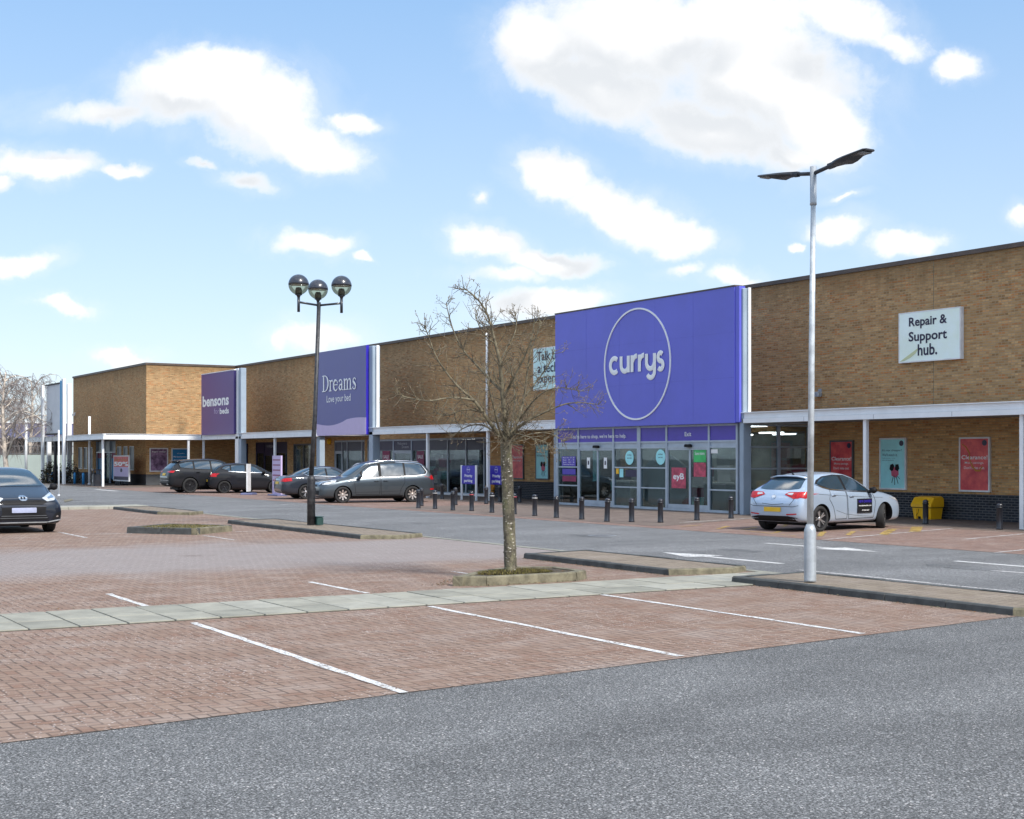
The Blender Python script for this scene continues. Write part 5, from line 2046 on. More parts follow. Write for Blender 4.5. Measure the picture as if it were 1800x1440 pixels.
# ================================================================ bins and small things
def grit_bin(label, loc, rz, s, mats=('yellow', 'black')):
    t = thing('grit_bin', label, 'bin', loc, rz)
    mb = MB()
    W_, D_ = .42 * s, .30 * s
    # tapered tub with two feet slots
    z1 = .44 * s
    vs = [(-W_ * .88, -D_ * .82, 0), (W_ * .88, -D_ * .82, 0), (W_ * .88, D_ * .9, 0), (-W_ * .88, D_ * .9, 0), (-W_, -D_ * 1.0, z1), (W_, -D_ * 1.0, z1), (W_, D_, z1), (-W_, D_, z1)]
    mb.add(vs, [(0, 1, 5, 4), (1, 2, 6, 5), (2, 3, 7, 6), (3, 0, 4, 7), (3, 2, 1, 0)])
    mb.box(-W_ * 1.05, W_ * 1.05, -D_ * 1.08, D_ * 1.03, z1 - .03 * s, z1)
    for cx in (-.62, .62):
        mb.box(W_ * cx - .03, W_ * cx + .03, -D_ * 1.0, -D_ * .8, .0, z1 - .04 * s)
    mb.build('tub', M[mats[0]], t)
    mb = MB()
    for cx in (-.30, .30):
        mb.box(W_ * (cx - .13), W_ * (cx + .13), -D_ * .88, -D_ * .6, .0, .09 * s)
    mb.build('fork_slot', M[mats[1]], t)
    mb = MB()
    z2 = z1 + .002
    pr = [(-D_ * 1.12, z2), (-D_ * 1.12, z2 + .06 * s), (-D_ * .55, z2 + .29 * s), (D_ * .70, z2 + .34 * s), (D_ * 1.06, z2 + .26 * s), (D_ * 1.06, z2)]
    n = len(pr)
    xs = (-W_ * 1.08, -W_ * 1.0, W_ * 1.0, W_ * 1.08)
    vs = []
    for k, x in enumerate(xs):
        sc = .965 if k in (0, 3) else 1
        vs += [(x, y * sc, z2 + (z - z2) * sc) for y, z in pr]
    fs = []
    for k in range(3):
        for i in range(n):
            j = (i + 1) % n
            fs.append((k * n + i, (k + 1) * n + i, (k + 1) * n + j, k * n + j))
    fs.append(tuple(range(n)))
    fs.append(tuple(range(4 * n - 1, 3 * n - 1, -1)))
    mb.add(vs, fs)
    for y0_, z0_, z1_ in ((-D_ * .6, z2 + .27 * s, z2 + .31 * s),):
        mb.box(-W_ * .9, W_ * .9, y0_, y0_ + .02, z0_, z1_)
    mb.build('lid', M[mats[0]], t)
    mb = MB()
    mb.box(-W_ * 1.06, W_ * 1.06, -D_ * 1.09, D_ * 1.02, z1 - .052 * s, z1 - .034 * s)
    mb.build('shadow_gap', M[mats[1]], t)
    mb = MB()
    mb.tube([(-W_ * .25, -D_ * 1.08, z1 - .08), (-W_ * .28, -D_ * 1.09, z1 - .2), (-W_ * .55, -D_ * 1.02, z1 - .28)], .007, 6)
    mb.build('chain', M['black'], t)
    return t


gb = G(1628, 913.5)
grit_bin('yellow grit bin with sloped lid against the wall by the pale blue car', (FX(1628, YW - .5) + .05, YW - .5, .012), 0, .86)
ob = G(866, 874)
grit_bin('small orange grit bin behind the right purple parking sign', (ob.x, ob.y, .012), radians(8), .75, ('orange', 'black'))
c = G(851, 872)
mb = MB()
mb.lathe([(0, 0), (.14, 0), (.15, .02), (.21, .50), (.23, .52), (.23, .56), (.20, .56), (.19, .50), (0, .49)], 20)
o = mb.build('planter_pot', M['cream'])
o.location = (c.x, c.y, .012)
tag(o, 'tall cream flower pot beside the white post left of the orange bin', 'plant pot')
# litter bin on the wing
c = G(169.5, 855)
t = thing('litter_bin', 'black square litter bin between two white posts of the left wing', 'litter bin', (c.x, c.y, .01))
mb = MB()
mb.bbox(-.24, .24, -.24, .24, 0, .76, .04)
mb.build('body', M['black_paint'], t)
mb = MB()
mb.bbox(-.27, .27, -.27, .27, .98, 1.05, .03)
for sx_ in (-1, 1):
    for sy_ in (-1, 1):
        mb.box(sx_ * .24 - .03, sx_ * .24 + .03, sy_ * .24 - .03, sy_ * .24 + .03, .762, .979)
mb.build('hood', M['black_paint'], t)
mb = MB()
mb.box(-.04, .04, -.25, -.242, .25, .42)
mb.build('label_plate', M['line'], t)

# half price forecourt board
D = EYE * FPX / (853.5 - HOR)
c = C2W((214 - 900) / FPX * D, D)
x0, x1 = FX(200.5, c.y), FX(227.5, c.y)
z0, z1 = FZ(214, 846, c.y), FZ(214, 800.5, c.y)
t = thing('pavement_sign', 'freestanding pavement sign reading 50% in white on red, by the left wing', 'sign', (c.x, c.y, 0))
mb = MB()
for q in ((x0, x1, z1 - .08, z1), (x0, x1, z0, z0 + .08), (x0, x0 + .08, z0 + .08, z1 - .08), (x1 - .08, x1, z0 + .08, z1 - .08)):
    mb.bbox(q[0], q[1], c.y - .05, c.y + .05, q[2], q[3], .01)
mb.build('frame', M['frame_w'], t, world=True)
mb = MB()
zm = z0 + (z1 - z0) * .55
mb.box(x0 + .08, x1 - .08, c.y - .035, c.y + .035, zm, z1 - .08)
mb.build('red_panel', M['redp'], t, world=True)
mb = MB()
mb.box(x0 + .08, x1 - .08, c.y - .035, c.y + .035, z0 + .30, zm - .001)
mb.build('pale_panel', M['lilac'], t, world=True)
mb = MB()
mb.box(x0 + .08, x1 - .08, c.y - .035, c.y + .035, z0 + .08, z0 + .299)
mb.build('dark_panel', M['navy'], t, world=True)
lettering('50%', x0 + .14, x1 - .12, zm + .06, zm + .34, c.y - .036, M['white_let'], t, bold=.05)
lettering('UP TO', x0 + .25, x1 - .35, zm + .40, zm + .50, c.y - .036, M['orange'], t, bold=.02)
mb = MB()
cx = (x0 + x1) / 2
mb.slab([(cx - .18, zm - .25), (cx - .12, zm - .14), (cx + .02, zm - .08), (cx + .18, zm - .12), (cx + .30, zm - .24), (cx + .2, zm - .33), (cx - .1, zm - .33)], c.y - .045, c.y - .037)
mb.build('picture', M['navy'], t, world=True)
mb = MB()
mb.bbox(cx - .62, cx + .62, c.y - .25, c.y + .25, .01, .09, .03)
mb.box(cx - .3, cx - .22, c.y - .03, c.y + .03, .09, z0)
mb.box(cx + .22, cx + .3, c.y - .03, c.y + .03, .09, z0)
mb.build('base', M['black'], t, world=True)

# leaning forecourt sign seen edge-on by the black hatchback
D = EYE * FPX / (870.0 - HOR)
c = C2W((437 - 900) / FPX * D, D)
t = thing('pavement_sign', 'narrow pavement sign seen nearly edge on, with blue grey base, by the black hatchback', 'sign', (c.x, c.y, 0), radians(-38))
mb = MB()
mb.box(-.27, .27, -.03, .03, .16, 1.50)
mb.build('board', M['frame_w'], t)
mb = MB()
mb.box(-.22, .22, -.036, -.0301, .24, 1.42)
mb.build('sheet', M['lilac'], t)
for k, (s_, m) in enumerate((('SALE', 'maroon'), ('NOW ON', 'navy'), ('BEDS', 'maroon'), ('SOFAS', 'navy'))):
    lettering(s_, -.18, .18, 1.18 - k * .24, 1.34 - k * .24, -.036, M[m], None, thick=.004, bold=.02).parent = t
mb = MB()
mb.bbox(-.44, .44, -.30, .30, .01, .10, .045)
mb.build('base', M['slate'], t)
mb = MB()
mb.tube([(-.15, 0, .10), (-.15, 0, .2)], .03, 8)
mb.tube([(.15, 0, .10), (.15, 0, .2)], .03, 8)
mb.build('spring', M['black'], t)
# banner board by the navy entrance
D = 66.5
c = C2W((487 - 900) / FPX * D, D)
x0, x1 = FX(480, c.y), FX(495, c.y)
z0, z1 = FZ(487, 851, c.y), FZ(487, 801, c.y)
t = thing('pavement_sign', 'tall pale pavement sign with grey text lines before the navy entrance', 'sign', (c.x, c.y, 0))
mb = MB()
mb.box(x0, x1, c.y - .04, c.y + .04, .08, z1)
mb.build('board', M['lilac'], t, world=True)
mb = MB()
for k in range(5):
    zz = z1 - .18 - k * .24
    mb.box(x0 + .08, x1 - .08, c.y - .05, c.y - .041, zz - .05, zz)
mb.build('text_block', M['maroon'], t, world=True)
mb = MB()
mb.bbox(x0 - .1, x1 + .1, c.y - .25, c.y + .25, .01, .078, .02)
mb.build('base', M['slate'], t, world=True)

# ================================================================ blue screen tower over the left wing
XT0, XT1 = FX(80.5, 23.3), FX(115, 23.3)
t = thing('sign_tower', 'white framed tower with pale panel and bright blue edge over the left canopy', 'sign tower', ((XT0 + XT1) / 2, 23.3, 0))
for px in (80.5, 118.0):
    mb = MB()
    xx = FX(px, 23.3)
    mb.bbox(xx - .17, xx + .17, 23.0, 23.18, .01, 7.05 if px > 100 else 6.85, .02)
    mb.build('post', M['white_steel'], t, world=True)
for px in (85, 120.5):
    mb = MB()
    xx = FX(px, 25.1)
    mb.bbox(xx - .14, xx + .14, 25.0, 25.3, .01, 7.1 if px > 100 else 3.0, .02)
    mb.build('rear_post', M['white_steel'], t, world=True)
mb = MB()
xa, xb = FX(83.5, 23.1), FX(107.5, 23.1)
mb.box(xa, xb, 23.1, 23.2, 3.45, 6.75)
mb.build('panel', M['screen'], t, world=True)
mb = MB()
n = 14
for i in range(n + 1):
    xx = xa + (xb - xa) * i / n
    mb.box(xx - .02, xx + .02, 23.04, 23.095, 3.45, 6.75)
mb.build('slats', M['white_trim'], t, world=True)
mb = MB()
for z in (3.5, 4.05, 4.6, 5.15, 5.7, 6.25, 6.7):
    mb.box(xa, xa + .45, 23.0, 23.035, z, z + .05)
mb.build('ladder_rungs', M['white_trim'], t, world=True)
mb = MB()
xc = FX(113.0, 23.1)
mb.box(xb + .01, xc, 23.02, 23.12, 3.35, 6.95)
mb.build('blue_edge', M['sky_blue'], t, world=True)
for z in (6.76, 3.35):
    MB().box(xa - .3, xb, 23.02, 23.3, z, z + .09).build('rail', M['dark_wall'], t, world=True)

# ================================================================ far left: store beyond, hoarding, fence, hedge
def onD(px, D):
    return C2W((px - 900) / FPX * D, D)


DB = 150
a, b = onD(-160, DB), onD(132, DB + 8)
d = (b - a).normalized()
nrm = Vector((-d.y, d.x, 0))
t = thing('distant_building', 'slate blue clad low building beyond the hoarding at far left', 'building', a)
def quadbox(p, q, th, z0, z1, mat, name, parent):
    dd = (q - p).normalized()
    nn = Vector((-dd.y, dd.x, 0)) * th
    mb = MB()
    mb.prism([(p.x, p.y), (q.x, q.y), (q.x + nn.x, q.y + nn.y), (p.x + nn.x, p.y + nn.y)], z0, z1)
    return mb.build(name, M[mat], parent, world=True)


quadbox(a, b, 20, 3.9, 5.55, 'slate', 'upper_cladding', t)
quadbox(a - nrm * .1, b - nrm * .1, 20.2, 5.552, 5.68, 'white_trim', 'roof_edge', t)
quadbox(a + nrm * 1.5, b + nrm * 1.5, 18, .02, 3.898, 'dark_wall', 'wall', t)
DH = 112
a, b = onD(-120, DH), onD(134, DH + 2)
t = thing('hoarding', 'pale grey green hoarding wall with railings on top, behind the dark blue car', 'wall', a)
quadbox(a, b, .2, .0, 2.0, 'pale_wall', 'wall', t)
dd = (b - a)
mb = MB()
L = dd.length
dn = dd.normalized()
k = 0
nv = int(L / .35)
for i in range(nv):
    p = a + dn * (i * .35)
    mb.box(p.x - .02, p.x + .02, p.y - .02, p.y + .02, 2.01, 2.75)
mb.build('railing', M['frame_g'], t, world=True)
for z in (2.1, 2.7):
    MB().tube([(a.x, a.y, z), (b.x, b.y, z)], .03, 4).build('rail', M['frame_g'], t, world=True)


def leaf_blob(name, label, cat, c, rx, ry, rz_, n, size, mats, seed, kd=None):
    random.seed(seed)
    mb = MB()
    for i in range(n):
        th, u = random.random() * 2 * pi, random.uniform(-.2, 1)
        r = random.uniform(.6, 1.0) + .12 * sin(th * 3 + seed) + .08 * sin(th * 7)
        s_ = sqrt(max(0, 1 - u * u))
        p = Vector((rx * r * s_ * cos(th), ry * r * s_ * sin(th), max(.02, rz_ * r * u)))
        v1 = Vector((random.gauss(0, 1), random.gauss(0, 1), random.gauss(0, 1))).normalized() * size * random.uniform(.5, 1.2)
        v2 = v1.orthogonal().normalized() * size * random.uniform(.4, .8)
        mb.add([p - v1, p + v2, p + v1, p - v2], [(0, 1, 2, 3)], random.randrange(len(mats)))
    o = mb.build(name, mats)
    o.location = c
    return tag(o, label, cat)


hp = onD(22, 104)
leaf_blob('hedge', 'low dark hedge at the foot of the hoarding behind the dark blue car', 'hedge', hp, 4.8, 1.4, .75, 4200, .06, [M['hedge'], M['shrub']], 3)
leaf_blob('shrub', 'round brown shrub behind the blue bollards under the tower', 'shrub', onD(92, 99), 1.0, .9, 1.5, 1500, .07, [M['shrub'], M['hedge']], 5)
leaf_blob('shrub', 'dark brown shrub right of the right tower post', 'shrub', onD(125, 99), .7, .7, 1.5, 900, .07, [M['shrub'], M['dark_wall']], 6)
mb = MB()
mb.tube([(0, 0, 0), (.05, 0, 2.4), (.02, 0, 4.1)], [.12, .1, .07], 8)
mb.bbox(-.16, .16, -.1, .1, 2.75, 3.1, .02)
o = mb.build('signal_post', M['lamp_dark'])
o.location = onD(97.3, 97)
tag(o, 'thin dark post with a small box between the tower posts', 'post')
# pale kerb build-outs far left
sheet('far_kerb', [tuple(G(*p).xy) for p in ((112, 880), (127, 877), (128, 880), (114, 883.5))], .02, M['kerb_old'])

# unseen terrace added across the site to darken reflections in glass and paintwork
t = thing('unseen_terrace', 'long low brick retail terrace across the car park, added out of view for reflections in the shop glass', 'building', (-30, -62, 0))
mb = MB()
mb.box(-130, 60, -82, -62, .02, 6.4)
mb.build('wall', M['brick_low'], t, world=True)
mb = MB()
mb.box(-130.2, 60.2, -82.2, -61.8, 6.41, 6.6)
mb.build('coping', M['coping'], t, world=True)
mb = MB()
for i in range(16):
    mb.box(-126 + i * 11.6, -119 + i * 11.6, -61.98, -61.8, .1, 3.0)
mb.build('shop_window', M['glass_dark'], t, world=True)
# ================================================================ cars (x forward, y left, z up; stations measured from the nose)
def eval_mesh(ob):
    dg = bpy.context.evaluated_depsgraph_get()
    return bpy.data.meshes.new_from_object(ob.evaluated_get(dg))


def car_body(sp):
    L = sp['L']
    rings = []
    for s in sp['st']:
        x, z0, zb, zt, w = s[:5]
        wr = s[5] if len(s) > 5 else None
        X = L / 2 - x
        if wr:
            h = zt - zb
            pts = [(0, z0), (w * .82, z0), (w * .95, z0 + .05), (w * .985, z0 + .2), (w, z0 + (zb - z0) * .55), (w * .995, zb - .10), (w * .965, zb),
                   (wr + (w * .95 - wr) * .50, zb + .5 * h), (wr + .015, zt - .075), (wr * .86, zt - .022), (wr * .5, zt + .0), (0, zt + .012)]
        else:
            h = zt - zb
            pts = [(0, z0), (w * .82, z0), (w * .95, z0 + .05), (w * .985, z0 + (zb - z0) * .3), (w, z0 + (zb - z0) * .55), (w * .985, z0 + (zb - z0) * .85), (w * .95, zb),
                   (w * .90, zb + h * .55), (w * .80, zb + h * .85), (w * .60, zt - .01), (w * .32, zt), (0, zt + .008)]
        ring = [(X, y, z) for y, z in pts] + [(X, -y, z) for y, z in pts[-2:0:-1]]
        rings.append(ring)
    n = len(rings[0])
    vs = [p for r in rings for p in r]
    fs = []
    for i in range(len(rings) - 1):
        for k in range(n):
            j = (k + 1) % n
            fs.append((i * n + k, i * n + j, (i + 1) * n + j, (i + 1) * n + k))
    # caps
    for (i, fl) in ((0, True), (len(rings) - 1, False)):
        r = rings[i]
        zc = sum(p[2] for p in r) / n
        b = len(vs)
        inner = [(p[0] + (.012 if fl else -.012), p[1] * .5, zc + (p[2] - zc) * .5) for p in r]
        vs += inner
        for k in range(n):
            j = (k + 1) % n
            f = (i * n + k, i * n + j, b + j, b + k)
            fs.append(f[::-1] if fl else f)
        vs.append((inner[0][0], 0, zc))
        c = len(vs) - 1
        for k in range(n):
            j = (k + 1) % n
            f = (b + k, b + j, c)
            fs.append(f[::-1] if fl else f)
    me = bpy.data.meshes.new('cage')
    me.from_pydata(vs, [], fs)
    bm = bmesh.new()
    bm.from_mesh(me)
    bmesh.ops.recalc_face_normals(bm, faces=bm.faces)
    bm.to_mesh(me)
    bm.free()
    ob = bpy.data.objects.new('cage', me)
    COL.objects.link(ob)
    md = ob.modifiers.new('s', 'SUBSURF')
    md.levels = 2
    md.render_levels = 2
    sm = eval_mesh(ob)
    ob.modifiers.clear()
    ob.data = sm
    bpy.data.meshes.remove(me)
    return ob


def cut_arches(ob, sp, liner):
    L = sp['L']
    R = sp['R'] + sp.get('gap', .045)
    for side in (1, -1):
        for ax in sp['ax']:
            mb = MB()
            y0 = sp['W'] / 2 - .33
            mb.lathe([(R, 0), (R, .6)], 36, (L / 2 - ax, side * (y0 + .3) - .3, sp['R']), 'y', smooth=False)
            me = mb.mesh('cut', liner)
            bm = bmesh.new(); bm.from_mesh(me)
            bmesh.ops.recalc_face_normals(bm, faces=bm.faces)
            bm.to_mesh(me); bm.free()
            c = bpy.data.objects.new('cut', me)
            COL.objects.link(c)
            md = ob.modifiers.new('b', 'BOOLEAN')
            md.operation = 'DIFFERENCE'
            md.object = c
            md.solver = 'EXACT'
            md.material_mode = 'TRANSFER'
            nm = eval_mesh(ob)
            ob.modifiers.clear()
            ob.data = nm
            bpy.data.objects.remove(c)
    return ob.data


def in_poly(x, y, poly):
    c = False
    n = len(poly)
    for i in range(n):
        x1, y1 = poly[i]; x2, y2 = poly[(i + 1) % n]
        if (y1 > y) != (y2 > y) and x < (x2 - x1) * (y - y1) / (y2 - y1) + x1:
            c = not c
    return c


def round_poly(poly, r=.04, n=3):
    out = []
    m = len(poly)
    for i in range(m):
        a, b, c = Vector(poly[i - 1]), Vector(poly[i]), Vector(poly[(i + 1) % m])
        r1 = min(r, (a - b).length * .4); r2 = min(r, (c - b).length * .4)
        p = b + (a - b).normalized() * r1
        q = b + (c - b).normalized() * r2
        for k in range(n + 1):
            t = k / n
            out.append(tuple(p * (1 - t) ** 2 + b * 2 * t * (1 - t) + q * t * t))
    return out


def project(bvh, poly, view, off, step=.05, rnd=.03, wall=.0):
    """lay a 2-D outline onto the body. view: side+, side-, front, rear, top"""
    if rnd:
        poly = round_poly(poly, rnd)
    pts = []
    m = len(poly)
    for i in range(m):
        a, b = Vector(poly[i]), Vector(poly[(i + 1) % m])
        k = max(1, int((b - a).length / step))
        pts += [tuple(a + (b - a) * j / k) for j in range(k)]
    nb = len(pts)
    xs = [p[0] for p in pts]; ys = [p[1] for p in pts]
    gx = min(xs) + step * .5
    while gx < max(xs):
        gy = min(ys) + step * .5
        while gy < max(ys):
            if in_poly(gx, gy, pts[:nb]):
                if min((gx - p[0]) ** 2 + (gy - p[1]) ** 2 for p in pts[:nb]) > (step * .4) ** 2:
                    pts.append((gx, gy))
            gy += step
        gx += step
    vs2, es, fs, *_ = delaunay_2d_cdt([Vector(p) for p in pts], [(i, (i + 1) % nb) for i in range(nb)], [], 1, 1e-5)
    out = []
    ok = []
    for p in vs2:
        u, v = p
        if view == 'side+': o, d = Vector((u, 3, v)), Vector((0, -1, 0))
        elif view == 'side-': o, d = Vector((u, -3, v)), Vector((0, 1, 0))
        elif view == 'front': o, d = Vector((5, u, v)), Vector((-1, 0, 0))
        elif view == 'rear': o, d = Vector((-5, u, v)), Vector((1, 0, 0))
        else: o, d = Vector((u, v, 4)), Vector((0, 0, -1))
        h, nn, _i, _d = bvh.ray_cast(o, d)
        if h is None:
            out.append((0, 0, 0)); ok.append(False)
        else:
            if nn.dot(d) > 0: nn = -nn
            out.append(tuple(h + nn * off)); ok.append(True)
    mb = MB()
    ff = []
    for f in fs:
        if all(ok[i] for i in f):
            a, b, c = (Vector(out[i]) for i in f[:3])
            nrm = (b - a).cross(c - a)
            dv = {'side+': Vector((0, 1, 0)), 'side-': Vector((0, -1, 0)), 'front': Vector((1, 0, 0)), 'rear': Vector((-1, 0, 0)), 'top': Vector((0, 0, 1))}[view]
            ff.append(tuple(f) if nrm.dot(dv) > 0 else tuple(f)[::-1])
    mb.add(out, ff, 0, True)
    return mb


def ring_poly(poly, w):
    """closed outline -> thin band (outer, inner) as one polygon with a slit is awkward; return inner offset"""
    c = Vector((sum(p[0] for p in poly) / len(poly), sum(p[1] for p in poly) / len(poly)))
    out = []
    m = len(poly)
    a2 = sum(poly[i][0] * poly[(i + 1) % m][1] - poly[(i + 1) % m][0] * poly[i][1] for i in range(m))
    s = 1 if a2 > 0 else -1
    for i in range(m):
        a, b, d = Vector(poly[i - 1]), Vector(poly[i]), Vector(poly[(i + 1) % m])
        d1, d2 = (b - a).normalized(), (d - b).normalized()
        n1, n2 = Vector((-d1.y, d1.x)) * s, Vector((-d2.y, d2.x)) * s
        mm = (n1 + n2)
        mm = mm / max(mm.dot(n1), .4)
        out.append(tuple(b + mm * w))
    return out


def line_on(bvh, pts, view, w, off=.002, step=.05):
    """thin seam following the body"""
    P = []
    for i in range(len(pts) - 1):
        a, b = Vector(pts[i]), Vector(pts[i + 1])
        k = max(1, int((b - a).length / step))
        P += [a + (b - a) * j / k for j in range(k)]
    P.append(Vector(pts[-1]))
    vs, ok = [], []
    for i, p in enumerate(P):
        t = (P[min(i + 1, len(P) - 1)] - P[max(0, i - 1)]).normalized()
        n = Vector((-t.y, t.x)) * w / 2
        for q in (p + n, p - n):
            u, v = q
            if view == 'side+': o, d = Vector((u, 3, v)), Vector((0, -1, 0))
            elif view == 'side-': o, d = Vector((u, -3, v)), Vector((0, 1, 0))
            elif view == 'front': o, d = Vector((5, u, v)), Vector((-1, 0, 0))
            elif view == 'rear': o, d = Vector((-5, u, v)), Vector((1, 0, 0))
            else: o, d = Vector((u, v, 4)), Vector((0, 0, -1))
            h, nn, _i, _d = bvh.ray_cast(o, d)
            if h is None:
                vs.append((0, 0, 0)); ok.append(False)
            else:
                if nn.dot(d) > 0: nn = -nn
                vs.append(tuple(h + nn * off)); ok.append(True)
    fs = []
    for i in range(len(P) - 1):
        f = (2 * i, 2 * i + 1, 2 * i + 3, 2 * i + 2)
        if all(ok[k] for k in f):
            fs.append(f)
    return vs, fs


def make_wheel(R, wid, rimmat, spokes, style='twin', hub=.3):
    """wheel centred at origin, axle along y, outer face at +y"""
    mb = MB()
    h = wid / 2
    ri = R * .70
    mb.lathe([(ri, -h), (R * .93, -h), (R * .985, -h * .8), (R, -h * .5), (R, h * .5), (R * .985, h * .8), (R * .93, h), (R * .80, h + .004), (ri + .012, h - .004), (ri, h - .03), (ri, -h)], 40, (0, 0, 0), 'y')
    tyre = mb
    mb = MB()
    mb.lathe([(ri + .001, h - .035), (ri - .002, h - .006), (ri - .018, h - .004), (ri - .028, h - .02), (ri - .03, -h * .5), (.05, -h * .5), (0, -h * .5)], 36, (0, 0, 0), 'y', mi=0)
    # spokes
    r0, r1 = R * .12, ri - .02
    for k in range(spokes):
        a = 2 * pi * k / spokes
        offs = ((-.12, -.17), (.12, .17)) if style == 'twin' else ((0, 0),)
        for (o0, o1) in offs:
            w0, w1 = (.020, .017) if style == 'twin' else (.034, .045 if style != 'wide' else .062)
            def pt(r, ang, off, y):
                return (r * cos(ang) - off * sin(ang), y, r * sin(ang) + off * cos(ang))
            a0, a1 = a + o0, a + o1
            ys = (h - .030, h - .014)
            v = []
            for (r, aa, ww, yy) in ((r0, a0 * 0 + a + o0 * .6, w0, h - .032), (r1, a1, w1, h - .012)):
                v += [pt(r, aa, -ww, yy - .03), pt(r, aa, -ww * .7, yy), pt(r, aa, ww * .7, yy), pt(r, aa, ww, yy - .03)]
            mb.add(v, [(0, 1, 5, 4), (1, 2, 6, 5), (2, 3, 7, 6), (3, 0, 4, 7)], 1)
    mb.lathe([(R * .17, h - .06), (R * .17, h - .03), (R * .13, h - .022), (.028, h - .018), (0, h - .018)][::1], 20, (0, 0, 0), 'y', mi=1)
    return tyre, mb


def flipx(poly, L):
    return [(L / 2 - x, z) for x, z in poly]


def build_car(label, sp, paint, X, D, theta, group=None, steer=0.0, cat='car', name='parked_car'):
    loc = C2W(X, D, .0)
    rz = radians(theta) + math.atan2(UY, UX)
    sc = sp.get('scale', 1.0)
    t = thing(name, label, cat, loc, rz, group)
    t.scale = (sc, sc, sc)
    L, Wd, R = sp['L'], sp['W'], sp['R']
    ob = car_body(sp)
    ob.data.materials.clear()
    ob.data.materials.append(paint)
    bvh = BVHTree.FromObject(ob, bpy.context.evaluated_depsgraph_get())
    me = cut_arches(ob, sp, M['black'])
    if len(me.materials) < 2:
        me.materials.append(M['black'])
    bpy.data.objects.remove(ob)
    me.name = 'body'
    me.polygons.foreach_set('use_smooth', [True] * len(me.polygons))
    try:
        me.set_sharp_from_angle(angle=radians(38))
    except Exception:
        pass
    body = link(bpy.data.objects.new('body', me), t)
    lower = sp.get('trim')
    if lower:
        for (view, poly) in lower:
            views = ('side+', 'side-') if view == 'side' else (view,)
            for v in views:
                pl = flipx(poly, L) if v.startswith('side') else poly
                project(bvh, pl, v, .006, .06, .0).build('lower_trim', M['black'], t)
    for s in ('side+', 'side-'):
        sg_ = 1 if s == 'side+' else -1
        # dark band round the side glass, then panes
        for pl in sp.get('dlo', []):
            project(bvh, flipx(pl, L), s, .004, .05, .03).build('window_surround', M[sp.get('dlo_mat', 'black')], t)
        for pl in sp['win']:
            project(bvh, flipx(pl, L), s, .009, .045, .03).build('side_window', M['carglass'], t)
        if 'chrome' in sp:
            mb = MB()
            for pl in sp['chrome']:
                v, f = line_on(bvh, flipx(pl, L), s, .028, .012)
                if sg_ > 0: f = [q[::-1] for q in f]
                mb.add(v, f, 0, True)
            mb.build('chrome_strip', M['chrome'], t)
        for k, pl in enumerate(sp['doors']):
            mb = MB()
            v, f = line_on(bvh, flipx(pl + [pl[0]], L), s, .014, .003)
            mb.add(v, f, 0, False)
            mb.build('door_seam', M['black'], t)
        for pl in sp.get('crease_shades', []):
            mb = MB()
            v, f = line_on(bvh, flipx(pl, L), s, .0065, .003)
            mb.add(v, f, 0, False)
            mb.build('crease_shade_line', sp.get('crease_mat') or M['black'], t)  # dark line laid on the smooth side for the shade of a crease
        for (hx, hz) in sp['handles']:
            mb = MB()
            u = L / 2 - hx
            h, nn, _i, _d = bvh.ray_cast(Vector((u, sg_ * 3, hz)), Vector((0, -sg_, 0)))
            if h is None:
                continue
            y = h.y
            mb.tube([(u + .10, y - sg_ * .004, hz), (u + .085, y + sg_ * .028, hz + .004), (u, y + sg_ * .034, hz + .004), (u - .085, y + sg_ * .028, hz), (u - .10, y - sg_ * .004, hz - .004)], .014, 6)
            mb.build('door_handle', M[sp.get('handle_mat', 'chrome')] if sp.get('handle_mat') else paint, t)
            project(bvh, [(u - .07, hz - .03), (u + .07, hz - .03), (u + .07, hz + .02), (u - .07, hz + .02)], s, .002, .03, .01).build('handle_recess', M['black'], t)
        # mirror
        mx, mz = sp['mirror']
        u = L / 2 - mx
        h, nn, _i, _d = bvh.ray_cast(Vector((u, sg_ * 3, mz)), Vector((0, -sg_, 0)))
        y = h.y if h else sg_ * Wd / 2
        mb = MB()
        secs = [(-.02, .03, .02), (.06, .05, .035), (.08, .085, .07), (.17, .095, .085), (.23, .07, .055), (.245, .03, .02)]
        vs, fs = [], []
        nn_ = 10
        for (o_, a_, b_) in secs:
            for k in range(nn_):
                an = 2 * pi * k / nn_
                vs.append((u + a_ * cos(an) * .9 + .03 * (o_ > .07), y + sg_ * o_, mz + .05 * (o_ > .07) + b_ * sin(an)))
        for i in range(len(secs) - 1):
            for k in range(nn_):
                j = (k + 1) % nn_
                f = (i * nn_ + k, i * nn_ + j, (i + 1) * nn_ + j, (i + 1) * nn_ + k)
                fs.append(f if sg_ < 0 else f[::-1])
        fs.append(tuple(range((len(secs) - 1) * nn_, len(secs) * nn_)))
        mb.add(vs, fs, 0, True)
        mb.build('mirror', sp.get('mirror_mat') and M[sp['mirror_mat']] or paint, t)
    project(bvh, sp['screen'], 'front', .007, .06, .05).build('windscreen', M['carglass'], t)
    project(bvh, sp['rearwin'], 'rear', .007, .05, .05).build('rear_window', M['carglass'], t)
    for (nm, view, poly, mat, off) in sp.get('decals', []):
        sides = (1, -1) if nm.endswith('*') else (1,)
        for s_ in sides:
            pl = [(a * s_, b) for a, b in poly] if view in ('front', 'rear') else flipx(poly, L)
            vw = view
            if view == 'side':
                for v in ('side+', 'side-'):
                    project(bvh, pl, v, off, .04, .015).build(nm.rstrip('*'), M[mat] if mat else paint, t)
                break
            project(bvh, pl, vw, off, .035, .015).build(nm.rstrip('*'), M[mat] if mat else paint, t)
    # cowl seams
    for (view, pl) in sp.get('seams', []):
        v, f = line_on(bvh, pl, view, .012, .003)
        mb = MB(); mb.add(v, f)
        mb.build('panel_seam', M['black'], t)
